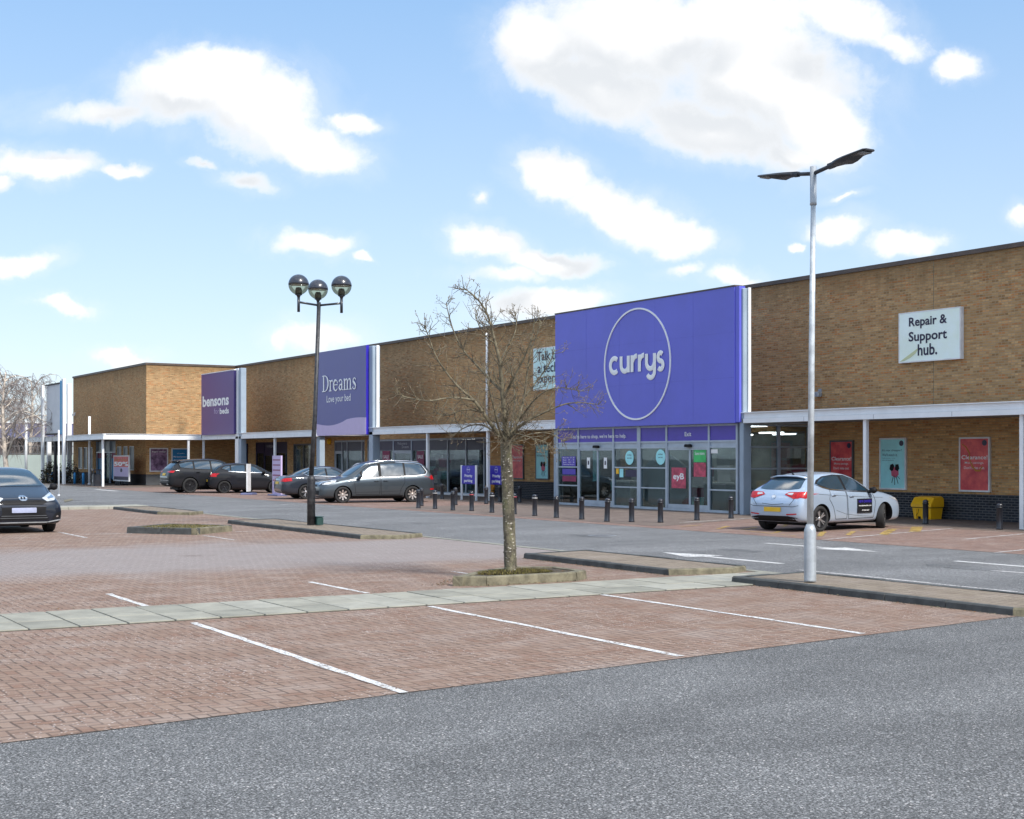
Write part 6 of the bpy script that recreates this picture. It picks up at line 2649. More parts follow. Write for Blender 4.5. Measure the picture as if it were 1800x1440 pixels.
    if sp.get('rails'):
        for s_ in (1, -1):
            pts = []
            for (x, yy) in sp['rails']:
                h, nn, _i, _d = bvh.ray_cast(Vector((L / 2 - x, s_ * yy, 4)), Vector((0, 0, -1)))
                pts.append(h + Vector((0, 0, .045 if 0 < sp['rails'].index((x, yy)) < len(sp['rails']) - 1 else -.005)))
            mb = MB(); mb.tube(pts, .018, 6)
            mb.build('roof_rail', M['chrome'] if sp.get('rail_chrome') else M['black'], t)
    if sp.get('antenna'):
        ax_ = sp['antenna']
        h, nn, _i, _d = bvh.ray_cast(Vector((L / 2 - ax_, 0, 4)), Vector((0, 0, -1)))
        mb = MB(); mb.tube([h, h + Vector((-.13, 0, .10))], [.02, .006], 6)
        mb.build('antenna', M['black'], t)
    if sp.get('spoiler'):
        xs_, zs_, w_ = sp['spoiler']
        mb = MB()
        X_ = L / 2 - xs_
        vs = []
        for yy, dz, dx in ((-w_, -.04, .07), (-w_ * .6, 0, .01), (0, .01, 0), (w_ * .6, 0, .01), (w_, -.04, .07)):
            vs += [(X_ + .28, yy, zs_ + .02 + dz), (X_ + dx, yy, zs_ + dz), (X_ + dx + .01, yy, zs_ - .03 + dz), (X_ + .25, yy, zs_ - .035 + dz)]
        fs = []
        for i in range(4):
            for k in range(4):
                j = (k + 1) % 4
                fs.append((i * 4 + k, (i + 1) * 4 + k, (i + 1) * 4 + j, i * 4 + j))
        fs += [(0, 1, 2, 3), (19, 18, 17, 16)]
        mb.add(vs, fs, 0, True)
        mb.build('spoiler', paint, t)
    # wheels
    tyre, rim = make_wheel(R, sp.get('tw', .215), None, sp.get('spokes', 5), sp.get('style', 'twin'))
    tm = tyre.mesh('tyre', M['tyre'])
    rm = rim.mesh('rim', [M['black'], M[sp.get('rim', 'rim')]])
    for side in (1, -1):
        for i, ax in enumerate(sp['ax']):
            wo = link(bpy.data.objects.new('wheel', tm), t)
            wo.location = (L / 2 - ax, side * (Wd / 2 - sp.get('tw', .215) / 2 - .035), R)
            a = 0 if side > 0 else pi
            if i == 0:
                a += radians(steer)
            wo.rotation_euler = (0, 0, a)
            link(bpy.data.objects.new('rim', rm), wo)
    # underside
    mb = MB()
    mb.box(-L / 2 + .5, L / 2 - .5, -Wd / 2 + .3, Wd / 2 - .3, .16, sp['st'][6][1] + .02)
    for ax in sp['ax']:
        mb.tube([(L / 2 - ax, -Wd / 2 + .2, R), (L / 2 - ax, Wd / 2 - .2, R)], .04, 6)
    mb.build('underbody', M['black'], t)
    return t


P_astra = carpaint('paint_pale_blue', (.44, .54, .68), metal=.45, rough=.28)
P_grey = carpaint('paint_grey', (.070, .086, .100), metal=.6, rough=.32)
P_navy = carpaint('paint_dark_blue', (.006, .010, .021), metal=.2, rough=.45, dust=.08)
P_black = carpaint('paint_black', (.004, .005, .008), metal=0, rough=.6, coat=.6, dust=.05)
P_black2 = carpaint('paint_black_b', (.004, .005, .009), metal=0, rough=.6, coat=.6, dust=.05)
P_dgrey = carpaint('paint_dark_grey', (.028, .034, .048), metal=.3, rough=.4, dust=.1)

hatch = dict(
    L=4.37, W=1.80, R=.325, ax=(.92, 3.59), spokes=5, style='twin', rim='rim', antenna=3.55,
    st=[(0.0, .30, .58, .66, .54), (.04, .23, .63, .74, .72), (.14, .20, .67, .80, .81), (.36, .19, .72, .88, .865), (.70, .19, .78, .945, .895), (1.02, .19, .83, .995, .905),
        (1.22, .19, .86, 1.02, .905, .72), (1.50, .19, .90, 1.17, .905, .66), (1.85, .19, .92, 1.35, .90, .60), (2.15, .19, .93, 1.435, .90, .585), (2.55, .19, .945, 1.475, .90, .58),
        (3.0, .19, .965, 1.465, .90, .575), (3.4, .19, .99, 1.425, .90, .565), (3.72, .20, 1.02, 1.36, .895, .56), (3.95, .21, 1.03, 1.21, .885, .60), (4.12, .23, 1.0, 1.08, .865, .66),
        (4.24, .25, .93, .985, .83), (4.33, .30, .80, .86, .76), (4.37, .36, .70, .76, .62)],
    dlo=[[(1.42, .955), (1.9, 1.265), (2.3, 1.385), (2.75, 1.40), (3.2, 1.36), (3.50, 1.27), (3.66, 1.17), (3.45, 1.09), (3.2, 1.04), (2.3, .985)]],
    win=[[(1.60, .985), (1.93, 1.245), (2.28, 1.355), (2.50, 1.37), (2.50, 1.00)], [(2.59, 1.005), (2.60, 1.372), (2.85, 1.37), (3.2, 1.33), (3.42, 1.26), (3.58, 1.175), (3.22, 1.06)]],
    chrome=[[(1.42, .955), (2.3, .985), (3.2, 1.04), (3.45, 1.09), (3.66, 1.17)]],
    crease_shades=[[(1.0, .80), (1.6, .825), (2.4, .86), (3.2, .90), (3.7, .93)], [(1.40, .33), (2.0, .36), (2.6, .42), (3.0, .52)]],
    doors=[[(1.42, .30), (1.36, .70), (1.44, .94), (2.54, .99), (2.52, .60), (2.46, .30)], [(2.54, .30), (2.57, .99), (3.2, 1.03), (3.28, .80), (3.12, .60), (3.0, .30)]],
    handles=[(2.36, .86), (3.10, .90)], mirror=(1.60, .95), mirror_mat='black',
    screen=[(-.62, 1.02), (.62, 1.02), (.50, 1.40), (-.50, 1.40)],
    rearwin=[(-.62, 1.06), (-.35, 1.035), (.35, 1.035), (.62, 1.06), (.50, 1.335), (-.50, 1.335)],
    spoiler=(3.86, 1.375, .54),
    trim=[('rear', [(-.66, .27), (.66, .27), (.72, .36), (.45, .40), (-.45, .40), (-.72, .36)])],
    decals=[('taillight*', 'rear', [(.30, .92), (.40, .975), (.87, .99), (.90, .93), (.72, .83), (.60, .82)], 'red_lens', .012),
            ('taillight_wrap*', 'side', [(3.95, .955), (4.2, .965), (4.3, .85), (4.16, .83)], 'red_lens', .012),
            ('reverse_light*', 'rear', [(.36, .925), (.42, .955), (.56, .955), (.54, .90)], 'clear_lens', .016),
            ('badge', 'rear', [(-.06 + .0, .86), (-.04, .815), (0, .80), (.04, .815), (.06, .86), (.04, .905), (0, .92), (-.04, .905)], 'chrome', .014),
            ('number_plate', 'rear', [(-.26, .50), (.26, .50), (.26, .61), (-.26, .61)], 'plate_y', .016),
            ('headlight*', 'front', [(.42, .66), (.60, .76), (.84, .80), (.80, .70), (.62, .64)], 'clear_lens', .008),
            ('grille', 'front', [(-.4, .56), (.4, .56), (.44, .68), (-.44, .68)], 'black', .006),
            ('reflector*', 'rear', [(.42, .42), (.70, .44), (.70, .47), (.42, .45)], 'red_lens', .012)],
    seams=[('rear', [(-.74, .66), (-.6, .63), (.6, .63), (.74, .66)]), ('rear', [(-.33, .70), (0, .67), (.33, .70)]), ('rear', [(-.60, .99), (-.62, .8), (-.5, .66)]), ('rear', [(.60, .99), (.62, .8), (.5, .66)])],
)
t = build_car('pale blue hatchback parked nose to the wall with a black sign on its door', hatch, P_astra, 8.08, 36.15, 41, steer=30)
# magnetic door sign (right-hand side, facing the camera)
def door_sign(t, sp):
    u0, u1 = sp['L'] / 2 - 1.52, sp['L'] / 2 - 2.14
    yq = -sp['W'] / 2 - .012
    mb = MB()
    mb.box(u1, u0, yq - .004, yq + .01, .43, .79)
    o = mb.build('door_sign', M['black'], t)
    # text runs towards the nose, read from the right side
    def put(s_, a, b, z0, z1, mat):
        me = text_mesh(s_, .01)
        xs = [v.co.x for v in me.vertices]; ys = [v.co.y for v in me.vertices]
        m_ = MB()
        m_.add([(a + (v.co.x - min(xs)) / (max(xs) - min(xs)) * (b - a), yq - .010, z0 + (v.co.y - min(ys)) / (max(ys) - min(ys)) * (z1 - z0)) for v in me.vertices],
               [tuple(p.vertices) for p in me.polygons])
        bpy.data.meshes.remove(me)
        m_.build('lettering', M[mat], o)
    put('NEW DRIVERS', u1 + .04, u0 - .04, .69, .755, 'pr_sign')
    put('www.learntodrive.co.uk', u1 + .04, u0 - .04, .60, .635, 'white_let')
    put('01234 567', u1 + .18, u0 - .14, .48, .515, 'white_let')


door_sign(t, hatch)

mpv = dict(
    L=4.85, W=1.90, R=.33, ax=(.93, 3.87), spokes=8, style='single', rim='rim_bronze', rails=[(1.75, .62), (1.95, .61), (2.8, .60), (3.7, .60), (4.2, .60), (4.35, .60)], rail_chrome=True,
    st=[(0.0, .32, .60, .66, .58), (.04, .24, .66, .76, .76), (.16, .20, .72, .84, .85), (.40, .19, .78, .91, .90), (.75, .19, .84, .98, .93), (1.05, .19, .90, 1.04, .945),
        (1.22, .19, .93, 1.12, .95, .76), (1.55, .19, .95, 1.34, .95, .69), (1.90, .19, .96, 1.55, .95, .66), (2.20, .19, .97, 1.65, .95, .65), (2.65, .19, .985, 1.70, .95, .65),
        (3.3, .19, 1.01, 1.71, .95, .65), (3.9, .19, 1.03, 1.69, .95, .645), (4.3, .20, 1.05, 1.64, .94, .64), (4.55, .22, 1.06, 1.50, .93, .66), (4.70, .24, 1.04, 1.28, .91, .72),
        (4.78, .27, .99, 1.10, .88), (4.83, .32, .84, .92, .82), (4.85, .38, .72, .78, .66)],
    dlo=[[(1.38, .99), (1.80, 1.34), (2.10, 1.52), (2.3, 1.575), (3.2, 1.625), (4.0, 1.60), (4.32, 1.53), (4.52, 1.24), (4.45, 1.13), (4.0, 1.07), (2.4, 1.01)]],
    win=[[(1.40, 1.005), (1.66, 1.20), (1.66, 1.02)], [(1.74, 1.03), (1.76, 1.28), (2.12, 1.49), (2.42, 1.55), (2.44, 1.05)], [(2.55, 1.055), (2.55, 1.555), (3.50, 1.59), (3.50, 1.09)], [(3.58, 1.095), (3.58, 1.59), (3.98, 1.565), (4.27, 1.50), (4.44, 1.24), (4.36, 1.15), (4.0, 1.11)]],
    chrome=[[(1.38, .99), (2.4, 1.01), (4.0, 1.07), (4.45, 1.13), (4.52, 1.24), (4.32, 1.53), (4.0, 1.60), (3.2, 1.625)]],
    crease_shades=[[(1.3, .42), (2.4, .44), (3.4, .47)]],
    doors=[[(1.46, .34), (1.40, .80), (1.50, .98), (2.47, 1.01), (2.47, .60), (2.44, .32)], [(2.52, .32), (2.52, 1.015), (3.52, 1.05), (3.52, .80), (3.36, .55), (3.30, .32)]],
    handles=[(2.32, .87), (2.70, .88)], mirror=(1.62, 1.0),
    screen=[(-.68, 1.10), (.68, 1.10), (.56, 1.60), (-.56, 1.60)],
    rearwin=[(-.62, 1.12), (.62, 1.12), (.52, 1.55), (-.52, 1.55)],
    trim=[('side', [(1.3, .22), (3.45, .22), (3.45, .29), (1.3, .29)])],
    decals=[('headlight*', 'front', [(.38, .70), (.44, .80), (.80, .90), (.88, .86), (.84, .76), (.60, .70)], 'dark_lens', .008),
            ('headlight_wrap*', 'side', [(.12, .74), (.20, .86), (.70, .93), (.62, .82), (.35, .74)], 'clear_lens', .010),
            ('headlight_beam*', 'front', [(.52, .74), (.56, .81), (.66, .82), (.66, .74)], 'clear_lens', .014),
            ('grille', 'front', [(-.44, .66), (.44, .66), (.44, .74), (-.44, .74)], 'black', .008),
            ('badge', 'front', [(-.06, .70), (-.04, .655), (0, .64), (.04, .655), (.06, .70), (.04, .745), (0, .76), (-.04, .745)], 'chrome', .014),
            ('lower_grille', 'front', [(-.62, .34), (.62, .34), (.66, .50), (-.66, .50)], 'black', .006),
            ('number_plate', 'front', [(-.26, .50), (.26, .50), (.26, .61), (-.26, .61)], 'plate_w', .014),
            ('taillight*', 'rear', [(.60, .90), (.60, 1.02), (.90, 1.10), (.90, .92)], 'red_lens', .008),
            ('taillight_wrap*', 'side', [(4.62, .92), (4.66, 1.10), (4.80, 1.08), (4.82, .94)], 'red_lens', .009),
            ('reflector*', 'side', [(4.62, .50), (4.62, .56), (4.80, .57), (4.80, .51)], 'red_lens', .009)],
    seams=[('top', [(4.85 / 2 - 1.25, -.78), (4.85 / 2 - .6, -.72), (4.85 / 2 - .2, -.55)]), ('top', [(4.85 / 2 - 1.25, .78), (4.85 / 2 - .6, .72), (4.85 / 2 - .2, .55)])],
)
build_car('metallic grey people carrier with silver roof rails facing left', mpv, P_grey, -5.72, 57.4, 180 + 24, group=None)

super_ = dict(
    L=3.94, W=1.74, R=.31, ax=(.80, 3.35), spokes=5, style='twin', rim='rim',
    scale=1.06,
    st=[(0.0, .30, .56, .62, .68), (.02, .22, .60, .70, .80), (.08, .19, .64, .78, .86), (.26, .18, .68, .85, .875), (.60, .18, .76, .95, .865), (.85, .18, .84, 1.02, .87),
        (1.0, .18, .90, 1.07, .87, .72), (1.25, .18, .93, 1.22, .87, .64), (1.55, .18, .95, 1.38, .865, .58), (1.85, .18, .96, 1.46, .865, .565), (2.2, .18, .97, 1.495, .865, .56),
        (2.6, .18, .99, 1.49, .865, .555), (3.0, .18, 1.02, 1.46, .865, .55), (3.35, .19, 1.05, 1.40, .86, .55), (3.58, .20, 1.06, 1.26, .85, .58), (3.74, .22, 1.03, 1.12, .83, .64),
        (3.84, .25, .94, 1.0, .80), (3.91, .3, .8, .86, .74), (3.94, .36, .70, .76, .60)],
    dlo=[[(1.25, .99), (1.6, 1.27), (1.95, 1.39), (2.5, 1.41), (3.0, 1.37), (3.25, 1.24), (3.0, 1.08), (2.0, 1.01)]],
    win=[[(1.34, 1.01), (1.62, 1.24), (1.93, 1.35), (2.2, 1.37), (2.2, 1.03)], [(2.28, 1.035), (2.28, 1.375), (2.6, 1.37), (2.95, 1.33), (3.15, 1.23), (2.9, 1.09)]],
    doors=[[(1.2, .28), (1.16, .7), (1.25, .98), (2.24, 1.01), (2.22, .6), (2.18, .28)], [(2.28, .28), (2.28, 1.01), (2.9, 1.05), (2.96, .8), (2.82, .55), (2.75, .28)]],
    handles=[(2.1, .90), (2.85, .95)], mirror=(1.34, .98), mirror_mat='black', antenna=3.0,
    screen=[(-.64, 1.06), (.64, 1.06), (.50, 1.42), (-.50, 1.42)],
    rearwin=[(-.58, 1.08), (.58, 1.08), (.48, 1.36), (-.48, 1.36)],
    decals=[('headlight*', 'front', [(.42, .79), (.52, .72), (.68, .74), (.80, .84), (.80, .93), (.66, .90)], 'clear_lens', .010),
            ('headlight_core*', 'front', [(.54, .77), (.56, .81), (.70, .86), (.70, .80)], 'chrome', .016),
            ('upper_grille', 'front', [(-.42, .66), (.42, .66), (.54, .72), (.40, .755), (-.40, .755), (-.54, .72)], 'black', .008),
            ('grille_surround', 'front', [(-.56, .31), (.56, .31), (.47, .47), (.50, .655), (-.50, .655), (-.47, .47)], 'black', .006),
            ('bumper_bar', 'front', [(-.49, .60), (.49, .60), (.50, .645), (-.50, .645)], None, .012),
            ('grille_slat', 'front', [(-.50, .40), (.50, .40), (.49, .412), (-.49, .412)], 'frame_g', .012),
            ('grille_slat', 'front', [(-.52, .35), (.52, .35), (.52, .362), (-.52, .362)], 'frame_g', .012),
            ('number_plate', 'front', [(-.27, .475), (.27, .475), (.27, .585), (-.27, .585)], 'plate_w', .026),
            ('chin_strip', 'front', [(-.50, .245), (.50, .245), (.56, .27), (-.56, .27)], 'galv', .014),
            ('side_strip*', 'front', [(.54, .25), (.84, .30), (.84, .325), (.54, .275)], 'galv', .014),
            ('fog_lamp*', 'front', [(.70, .375), (.74, .36), (.77, .385), (.74, .41)], 'chrome', .014),
            ('bumper_vent*', 'front', [(.62, .32), (.80, .34), (.84, .50), (.70, .46)], 'black', .008),
            ('badge', 'front', [(-.10 + .0, .795), (-.08, .755), (-.04, .735), (.04, .735), (.08, .755), (.10, .795), (.08, .835), (.04, .855), (-.04, .855), (-.08, .835)], 'chrome', .014),
            ('badge_core', 'front', [(-.06, .795), (-.03, .765), (-.005, .795), (-.03, .825)], 'black', .018),
            ('badge_core', 'front', [(.06, .795), (.03, .765), (.005, .795), (.03, .825)], 'black', .018),
            ('taillight*', 'rear', [(.5, .9), (.5, 1.0), (.84, 1.0), (.84, .86)], 'red_lens', .008)],
    seams=[('top', [(3.94 / 2 - 1.02, -.70), (3.94 / 2 - .5, -.66), (3.94 / 2 - .2, -.45)]), ('top', [(3.94 / 2 - 1.02, .70), (3.94 / 2 - .5, .66), (3.94 / 2 - .2, .45)])],
)
t = build_car('dark blue hatchback facing the camera, cut off by the left edge', super_, P_navy, -12.80, 35.6, -58.8)
mb = MB()
for z in (.685, .705, .725):
    mb.box(1.90, 1.945, -.36, .36, z, z + .006)
mb.build('grille_bar', M['lamp_dark'], t)
lf = text_mesh('L', .02)
mb = MB()
mb.add([(1.99, .20 + v.co.x * .06, .50 + v.co.y * .08) for v in lf.vertices], [tuple(p.vertices) for p in lf.polygons])
mb.build('plate_letter', M['dark_let'], t)

suv = dict(
    scale=1.04, L=4.85, W=1.97, R=.375, ax=(.88, 3.80), spokes=5, style='twin', rim='rim_black',
    st=[(0.0, .38, .66, .72, .60), (.04, .30, .72, .82, .80), (.18, .26, .80, .92, .88), (.45, .25, .88, 1.0, .94), (.85, .25, .95, 1.07, .97), (1.20, .25, 1.0, 1.12, .98),
        (1.40, .25, 1.04, 1.18, .98, .76), (1.70, .25, 1.06, 1.38, .98, .68), (2.05, .25, 1.07, 1.58, .975, .64), (2.35, .25, 1.08, 1.65, .975, .635), (2.8, .25, 1.09, 1.68, .975, .63),
        (3.4, .25, 1.11, 1.665, .975, .625), (3.9, .25, 1.13, 1.63, .97, .61), (4.3, .27, 1.15, 1.57, .96, .60), (4.52, .30, 1.15, 1.38, .945, .64), (4.68, .33, 1.12, 1.22, .92, .70),
        (4.78, .38, 1.0, 1.06, .88), (4.83, .42, .86, .92, .80), (4.85, .48, .76, .80, .66)],
    dlo=[[(1.6, 1.10), (2.1, 1.48), (2.4, 1.565), (3.2, 1.58), (3.9, 1.54), (4.35, 1.44), (4.30, 1.24), (3.6, 1.17), (2.4, 1.13)]],
    win=[[(1.72, 1.13), (2.13, 1.46), (2.42, 1.535), (2.70, 1.545), (2.70, 1.15)], [(2.78, 1.155), (2.78, 1.55), (3.55, 1.53), (3.55, 1.19)], [(3.63, 1.195), (3.63, 1.53), (3.95, 1.50), (4.28, 1.42), (4.25, 1.26)]],
    doors=[[(1.55, .36), (1.5, .8), (1.62, 1.09), (2.74, 1.12), (2.74, .6), (2.68, .36)], [(2.78, .36), (2.78, 1.12), (3.58, 1.15), (3.6, .9), (3.42, .6), (3.34, .36)]],
    handles=[(2.60, .98), (3.42, 1.02)], mirror=(1.75, 1.10),
    screen=[(-.68, 1.17), (.68, 1.17), (.55, 1.60), (-.55, 1.60)],
    rearwin=[(-.64, 1.19), (.64, 1.19), (.54, 1.52), (-.54, 1.52)],
    spoiler=(4.45, 1.58, .58), handle_mat='black',
    trim=[('rear', [(-.8, .34), (.8, .34), (.84, .52), (-.84, .52)])],
    decals=[('taillight*', 'rear', [(.46, 1.02), (.46, 1.07), (.92, 1.10), (.92, 1.0)], 'red_lens', .009), ('number_plate', 'rear', [(-.26, .86), (.26, .86), (.26, .97), (-.26, .97)], 'plate_y', .012),
            ('chrome_bar', 'rear', [(-.6, .78), (.6, .78), (.6, .80), (-.6, .80)], 'chrome', .012), ('chrome_bar', 'rear', [(-.8, .62), (.8, .62), (.8, .64), (-.8, .64)], 'chrome', .012),
            ('exhaust*', 'rear', [(.5, .42), (.72, .42), (.72, .47), (.5, .47)], 'chrome', .014)],
)
build_car('large glossy black estate car, leftmost of the cars parked at the shops', suv, P_black, -15.55, 73.0, 29)

small = dict(
    L=4.06, W=1.75, R=.315, ax=(.78, 3.30), spokes=6, style='single', rim='rim_black', scale=1.0,
    st=[(0.0, .32, .60, .66, .56), (.04, .25, .66, .76, .72), (.15, .20, .72, .85, .80), (.35, .19, .78, .92, .84), (.65, .19, .84, .99, .86), (.92, .19, .90, 1.05, .87),
        (1.10, .19, .95, 1.12, .87, .68), (1.40, .19, .98, 1.30, .87, .61), (1.70, .19, .99, 1.44, .865, .57), (2.0, .19, 1.0, 1.50, .865, .56), (2.4, .19, 1.01, 1.525, .865, .555),
        (2.8, .19, 1.03, 1.52, .865, .55), (3.2, .19, 1.06, 1.48, .865, .545), (3.5, .20, 1.08, 1.40, .86, .55), (3.70, .21, 1.07, 1.25, .85, .60), (3.84, .24, 1.02, 1.12, .83, .66),
        (3.94, .27, .92, .98, .80), (4.02, .32, .78, .84, .74), (4.06, .38, .70, .74, .60)],
    dlo=[[(1.28, 1.03), (1.7, 1.33), (2.0, 1.43), (2.8, 1.445), (3.3, 1.39), (3.5, 1.25), (3.1, 1.11), (2.2, 1.05)]],
    win=[[(1.40, 1.055), (1.72, 1.30), (2.0, 1.395), (2.2, 1.405), (2.2, 1.07)], [(2.28, 1.075), (2.28, 1.41), (2.95, 1.40), (2.95, 1.12)], [(3.02, 1.125), (3.02, 1.39), (3.26, 1.35), (3.42, 1.25)]],
    chrome=[[(1.28, 1.03), (2.2, 1.05), (3.1, 1.11)]],
    doors=[[(1.28, .30), (1.22, .75), (1.32, 1.02), (2.24, 1.05), (2.22, .6), (2.18, .30)], [(2.28, .30), (2.28, 1.05), (2.98, 1.09), (3.0, .8), (2.84, .55), (2.78, .30)]],
    handles=[(2.1, .92)], mirror=(1.38, 1.02), handle_mat='black', mirror_mat='black',
    screen=[(-.62, 1.11), (.62, 1.11), (.50, 1.46), (-.50, 1.46)],
    rearwin=[(-.58, 1.10), (.58, 1.10), (.48, 1.40), (-.48, 1.40)],
    decals=[('taillight*', 'rear', [(.56, .84), (.56, .98), (.86, 1.02), (.86, .86)], 'red_lens', .010), ('taillight_wrap*', 'side', [(3.70, .84), (3.74, 1.0), (3.92, .98), (3.94, .84)], 'red_lens', .010),
            ('number_plate', 'rear', [(-.26, .58), (.26, .58), (.26, .69), (-.26, .69)], 'plate_y', .012), ('side_flasher*', 'side', [(1.08, .84), (1.08, .88), (1.16, .88), (1.16, .84)], 'clear_lens', .010)],
)
build_car('small glossy black hatchback parked right of the black estate car', small, P_black2, -13.55, 72.2, 18)

saloon = dict(
    L=4.69, W=1.81, R=.325, ax=(.80, 3.64), spokes=5, style='twin', rim='rim',
    st=[(0.0, .32, .60, .66, .56), (.04, .24, .64, .74, .74), (.18, .19, .70, .82, .82), (.45, .18, .76, .90, .87), (.9, .18, .82, .96, .895), (1.30, .18, .86, 1.0, .90),
        (1.55, .18, .90, 1.08, .90, .68), (1.85, .18, .91, 1.25, .90, .60), (2.15, .18, .92, 1.38, .90, .57), (2.45, .18, .93, 1.43, .90, .56), (2.85, .18, .94, 1.44, .90, .555),
        (3.2, .18, .95, 1.40, .90, .55), (3.55, .18, .97, 1.29, .90, .55), (3.85, .19, .98, 1.15, .895, .60), (4.1, .20, .97, 1.05, .885, .68), (4.4, .22, .93, 1.03, .86),
        (4.58, .26, .88, .98, .80), (4.66, .32, .76, .84, .72), (4.69, .38, .68, .74, .58)],
    dlo=[[(1.75, .97), (2.15, 1.24), (2.45, 1.345), (2.9, 1.36), (3.3, 1.30), (3.7, 1.12), (3.55, 1.03), (2.6, .99)]],
    win=[[(1.88, .99), (2.18, 1.22), (2.46, 1.315), (2.66, 1.33), (2.66, 1.0)], [(2.74, 1.005), (2.74, 1.335), (2.95, 1.33), (3.3, 1.27), (3.6, 1.13), (3.5, 1.045)]],
    chrome=[[(1.75, .97), (2.6, .99), (3.55, 1.03), (3.7, 1.12), (3.3, 1.30), (2.9, 1.36), (2.45, 1.345)]],
    doors=[[(1.65, .30), (1.6, .7), (1.7, .95), (2.70, .98), (2.68, .6), (2.64, .30)], [(2.74, .30), (2.74, .98), (3.4, 1.0), (3.44, .8), (3.26, .55), (3.18, .30)]],
    handles=[(2.55, .85), (3.3, .88)], mirror=(1.85, .95), handle_mat='chrome',
    screen=[(-.60, 1.06), (.60, 1.06), (.50, 1.37), (-.50, 1.37)],
    rearwin=[(-.56, 1.10), (.56, 1.10), (.48, 1.36), (-.48, 1.36)],
    decals=[('taillight*', 'rear', [(.40, .76), (.44, .84), (.84, .93), (.84, .78)], 'red_lens', .012), ('taillight_wrap*', 'side', [(4.25, .80), (4.28, .92), (4.55, .90), (4.60, .76)], 'red_lens', .012),
            ('number_plate', 'rear', [(-.26, .66), (.26, .66), (.26, .77), (-.26, .77)], 'plate_y', .014), ('chrome_bar', 'rear', [(-.36, .83), (.36, .83), (.36, .85), (-.36, .85)], 'chrome', .014),
            ('exhaust*', 'rear', [(.4, .30), (.62, .30), (.62, .36), (.4, .36)], 'chrome', .014), ('chin_strip', 'rear', [(-.6, .40), (.6, .40), (.6, .42), (-.6, .42)], 'chrome', .012)],
)
build_car('dark grey saloon partly hidden behind the grey people carrier and globe lamp post', saloon, P_dgrey, -8.10, 62.4, 24)
# ================================================================ trees
class TreeMesh:
    def __init__(self):
        self.limb, self.twig, self.bud = MB(), MB(), MB()


def wobble_path(p, d, L, n, wob, droop=0.0, up=0.0):
    pts = [Vector(p)]
    d = d.normalized()
    for i in range(n):
        d = (d + Vector((random.gauss(0, wob), random.gauss(0, wob), random.gauss(0, wob) + up - droop * (i + 1) / n))).normalized()
        pts.append(pts[-1] + d * (L / n))
    return pts


def side_dir(t, spread=.9):
    u = t.orthogonal().normalized()
    w = t.cross(u)
    a = random.random() * 2 * pi
    return (t * random.uniform(.35, .8) + (u * cos(a) + w * sin(a)) * spread).normalized()


def smooth_pts(pts, it=1):
    for _ in range(it):
        q = [pts[0]]
        for a, b in zip(pts[:-1], pts[1:]):
            q += [a * .72 + b * .28, a * .28 + b * .72]
        q.append(pts[-1])
        pts = q
    return pts


def twigs(tm, pts, r0, n, L, depth, up=.05, droop=0, budp=.7, t0=.15, wob=.16):
    m = len(pts) - 1
    for _ in range(n):
        f = t0 + (1 - t0) * random.random()
        k = min(int(f * m), m - 1)
        a = f * m - k
        p = pts[k] * (1 - a) + pts[k + 1] * a
        t = (pts[k + 1] - pts[k]).normalized()
        d = side_dir(t)
        l = L * random.uniform(.45, 1.15) * (1.15 - f * .6)
        q = wobble_path(p, d, l, 5, wob, droop, up)
        r = r0 * random.uniform(.6, 1)
        rr = [r * (1 - .6 * i / 5) for i in range(6)]
        (tm.twig if depth < 2 else tm.limb).tube(q, rr, 4 if depth < 2 else 5, cap=False)
        if random.random() < budp:
            e = q[-1]
            s_ = random.uniform(.004, .0075)
            dd = (q[-1] - q[-2]).normalized()
            tm.bud.tube([e - dd * s_, e + dd * s_ * .5, e + dd * s_ * 2.6], [s_ * .5, s_, s_ * .2], 4, cap=False)
        if depth > 0:
            twigs(tm, q, r * .70, random.randint(1, 4), l * .52, depth - 1, up, droop, budp, .2, wob)


random.seed(21)
t = thing('bare_tree', 'small leafless tree with pale lichen covered trunk in the near kerb planter', 'tree', TREE)
tm = TreeMesh()
DT = 21.0


def TP(px, py, dd=0.0):
    return P3(px, py, DT + dd) - TREE


tr = [TP(898, 1001), TP(897, 985), TP(896, 950), TP(894, 900), TP(892, 850), TP(890, 800), TP(889, 774)]
tr[0] = Vector((tr[0].x, tr[0].y, -.06))
mbt = MB()
pts = smooth_pts(tr, 2)
n = len(pts)
rad = [.096 * (1 + .42 * max(0, 1 - i / (n * .14)) ** 2) * (1 - .12 * i / n) + random.uniform(-.003, .003) for i in range(n)]
mbt.tube(pts, rad, 14)
# bark ridges / knots
for k in range(26):
    i = random.randrange(2, n - 2)
    a = random.random() * 2 * pi
    c = pts[i] + Vector((cos(a), sin(a), 0)) * rad[i] * .93
    mbt.lathe([(0, -.02), (.014, -.01), (.018, 0), (.012, .012), (0, .02)], 6, c)
mtr, g, bs_, out = mat_new('lichen_bark')
tc = g.node('ShaderNodeTexCoord')
v = tc.outputs['Object']
n1 = g.noise(g.vmath('MULTIPLY', v, (1, 1, .6)), 9, 6, .65)
c_ = g.mix(g.ramp(n1, .35, .65), (.070, .060, .045), (.185, .165, .112))
n2 = g.noise(v, 28, 5, .7)
c_ = g.mix(g.math('MULTIPLY', g.ramp(n2, .50, .66), .7), c_, (.030, .026, .020))
n3 = g.noise(g.vmath('MULTIPLY', v, (1, 1, 1.6)), 21, 3, .5)
c_ = g.mix(g.ramp(n3, .62, .67), c_, (.52, .48, .42))
n4 = g.noise(v, 5, 3, .5)
c_ = g.mix(g.math('MULTIPLY', g.ramp(n4, .5, .7), .35), c_, (.17, .18, .065))
g.set(bs_.inputs['Base Color'], c_)
bs_.inputs['Roughness'].default_value = .95
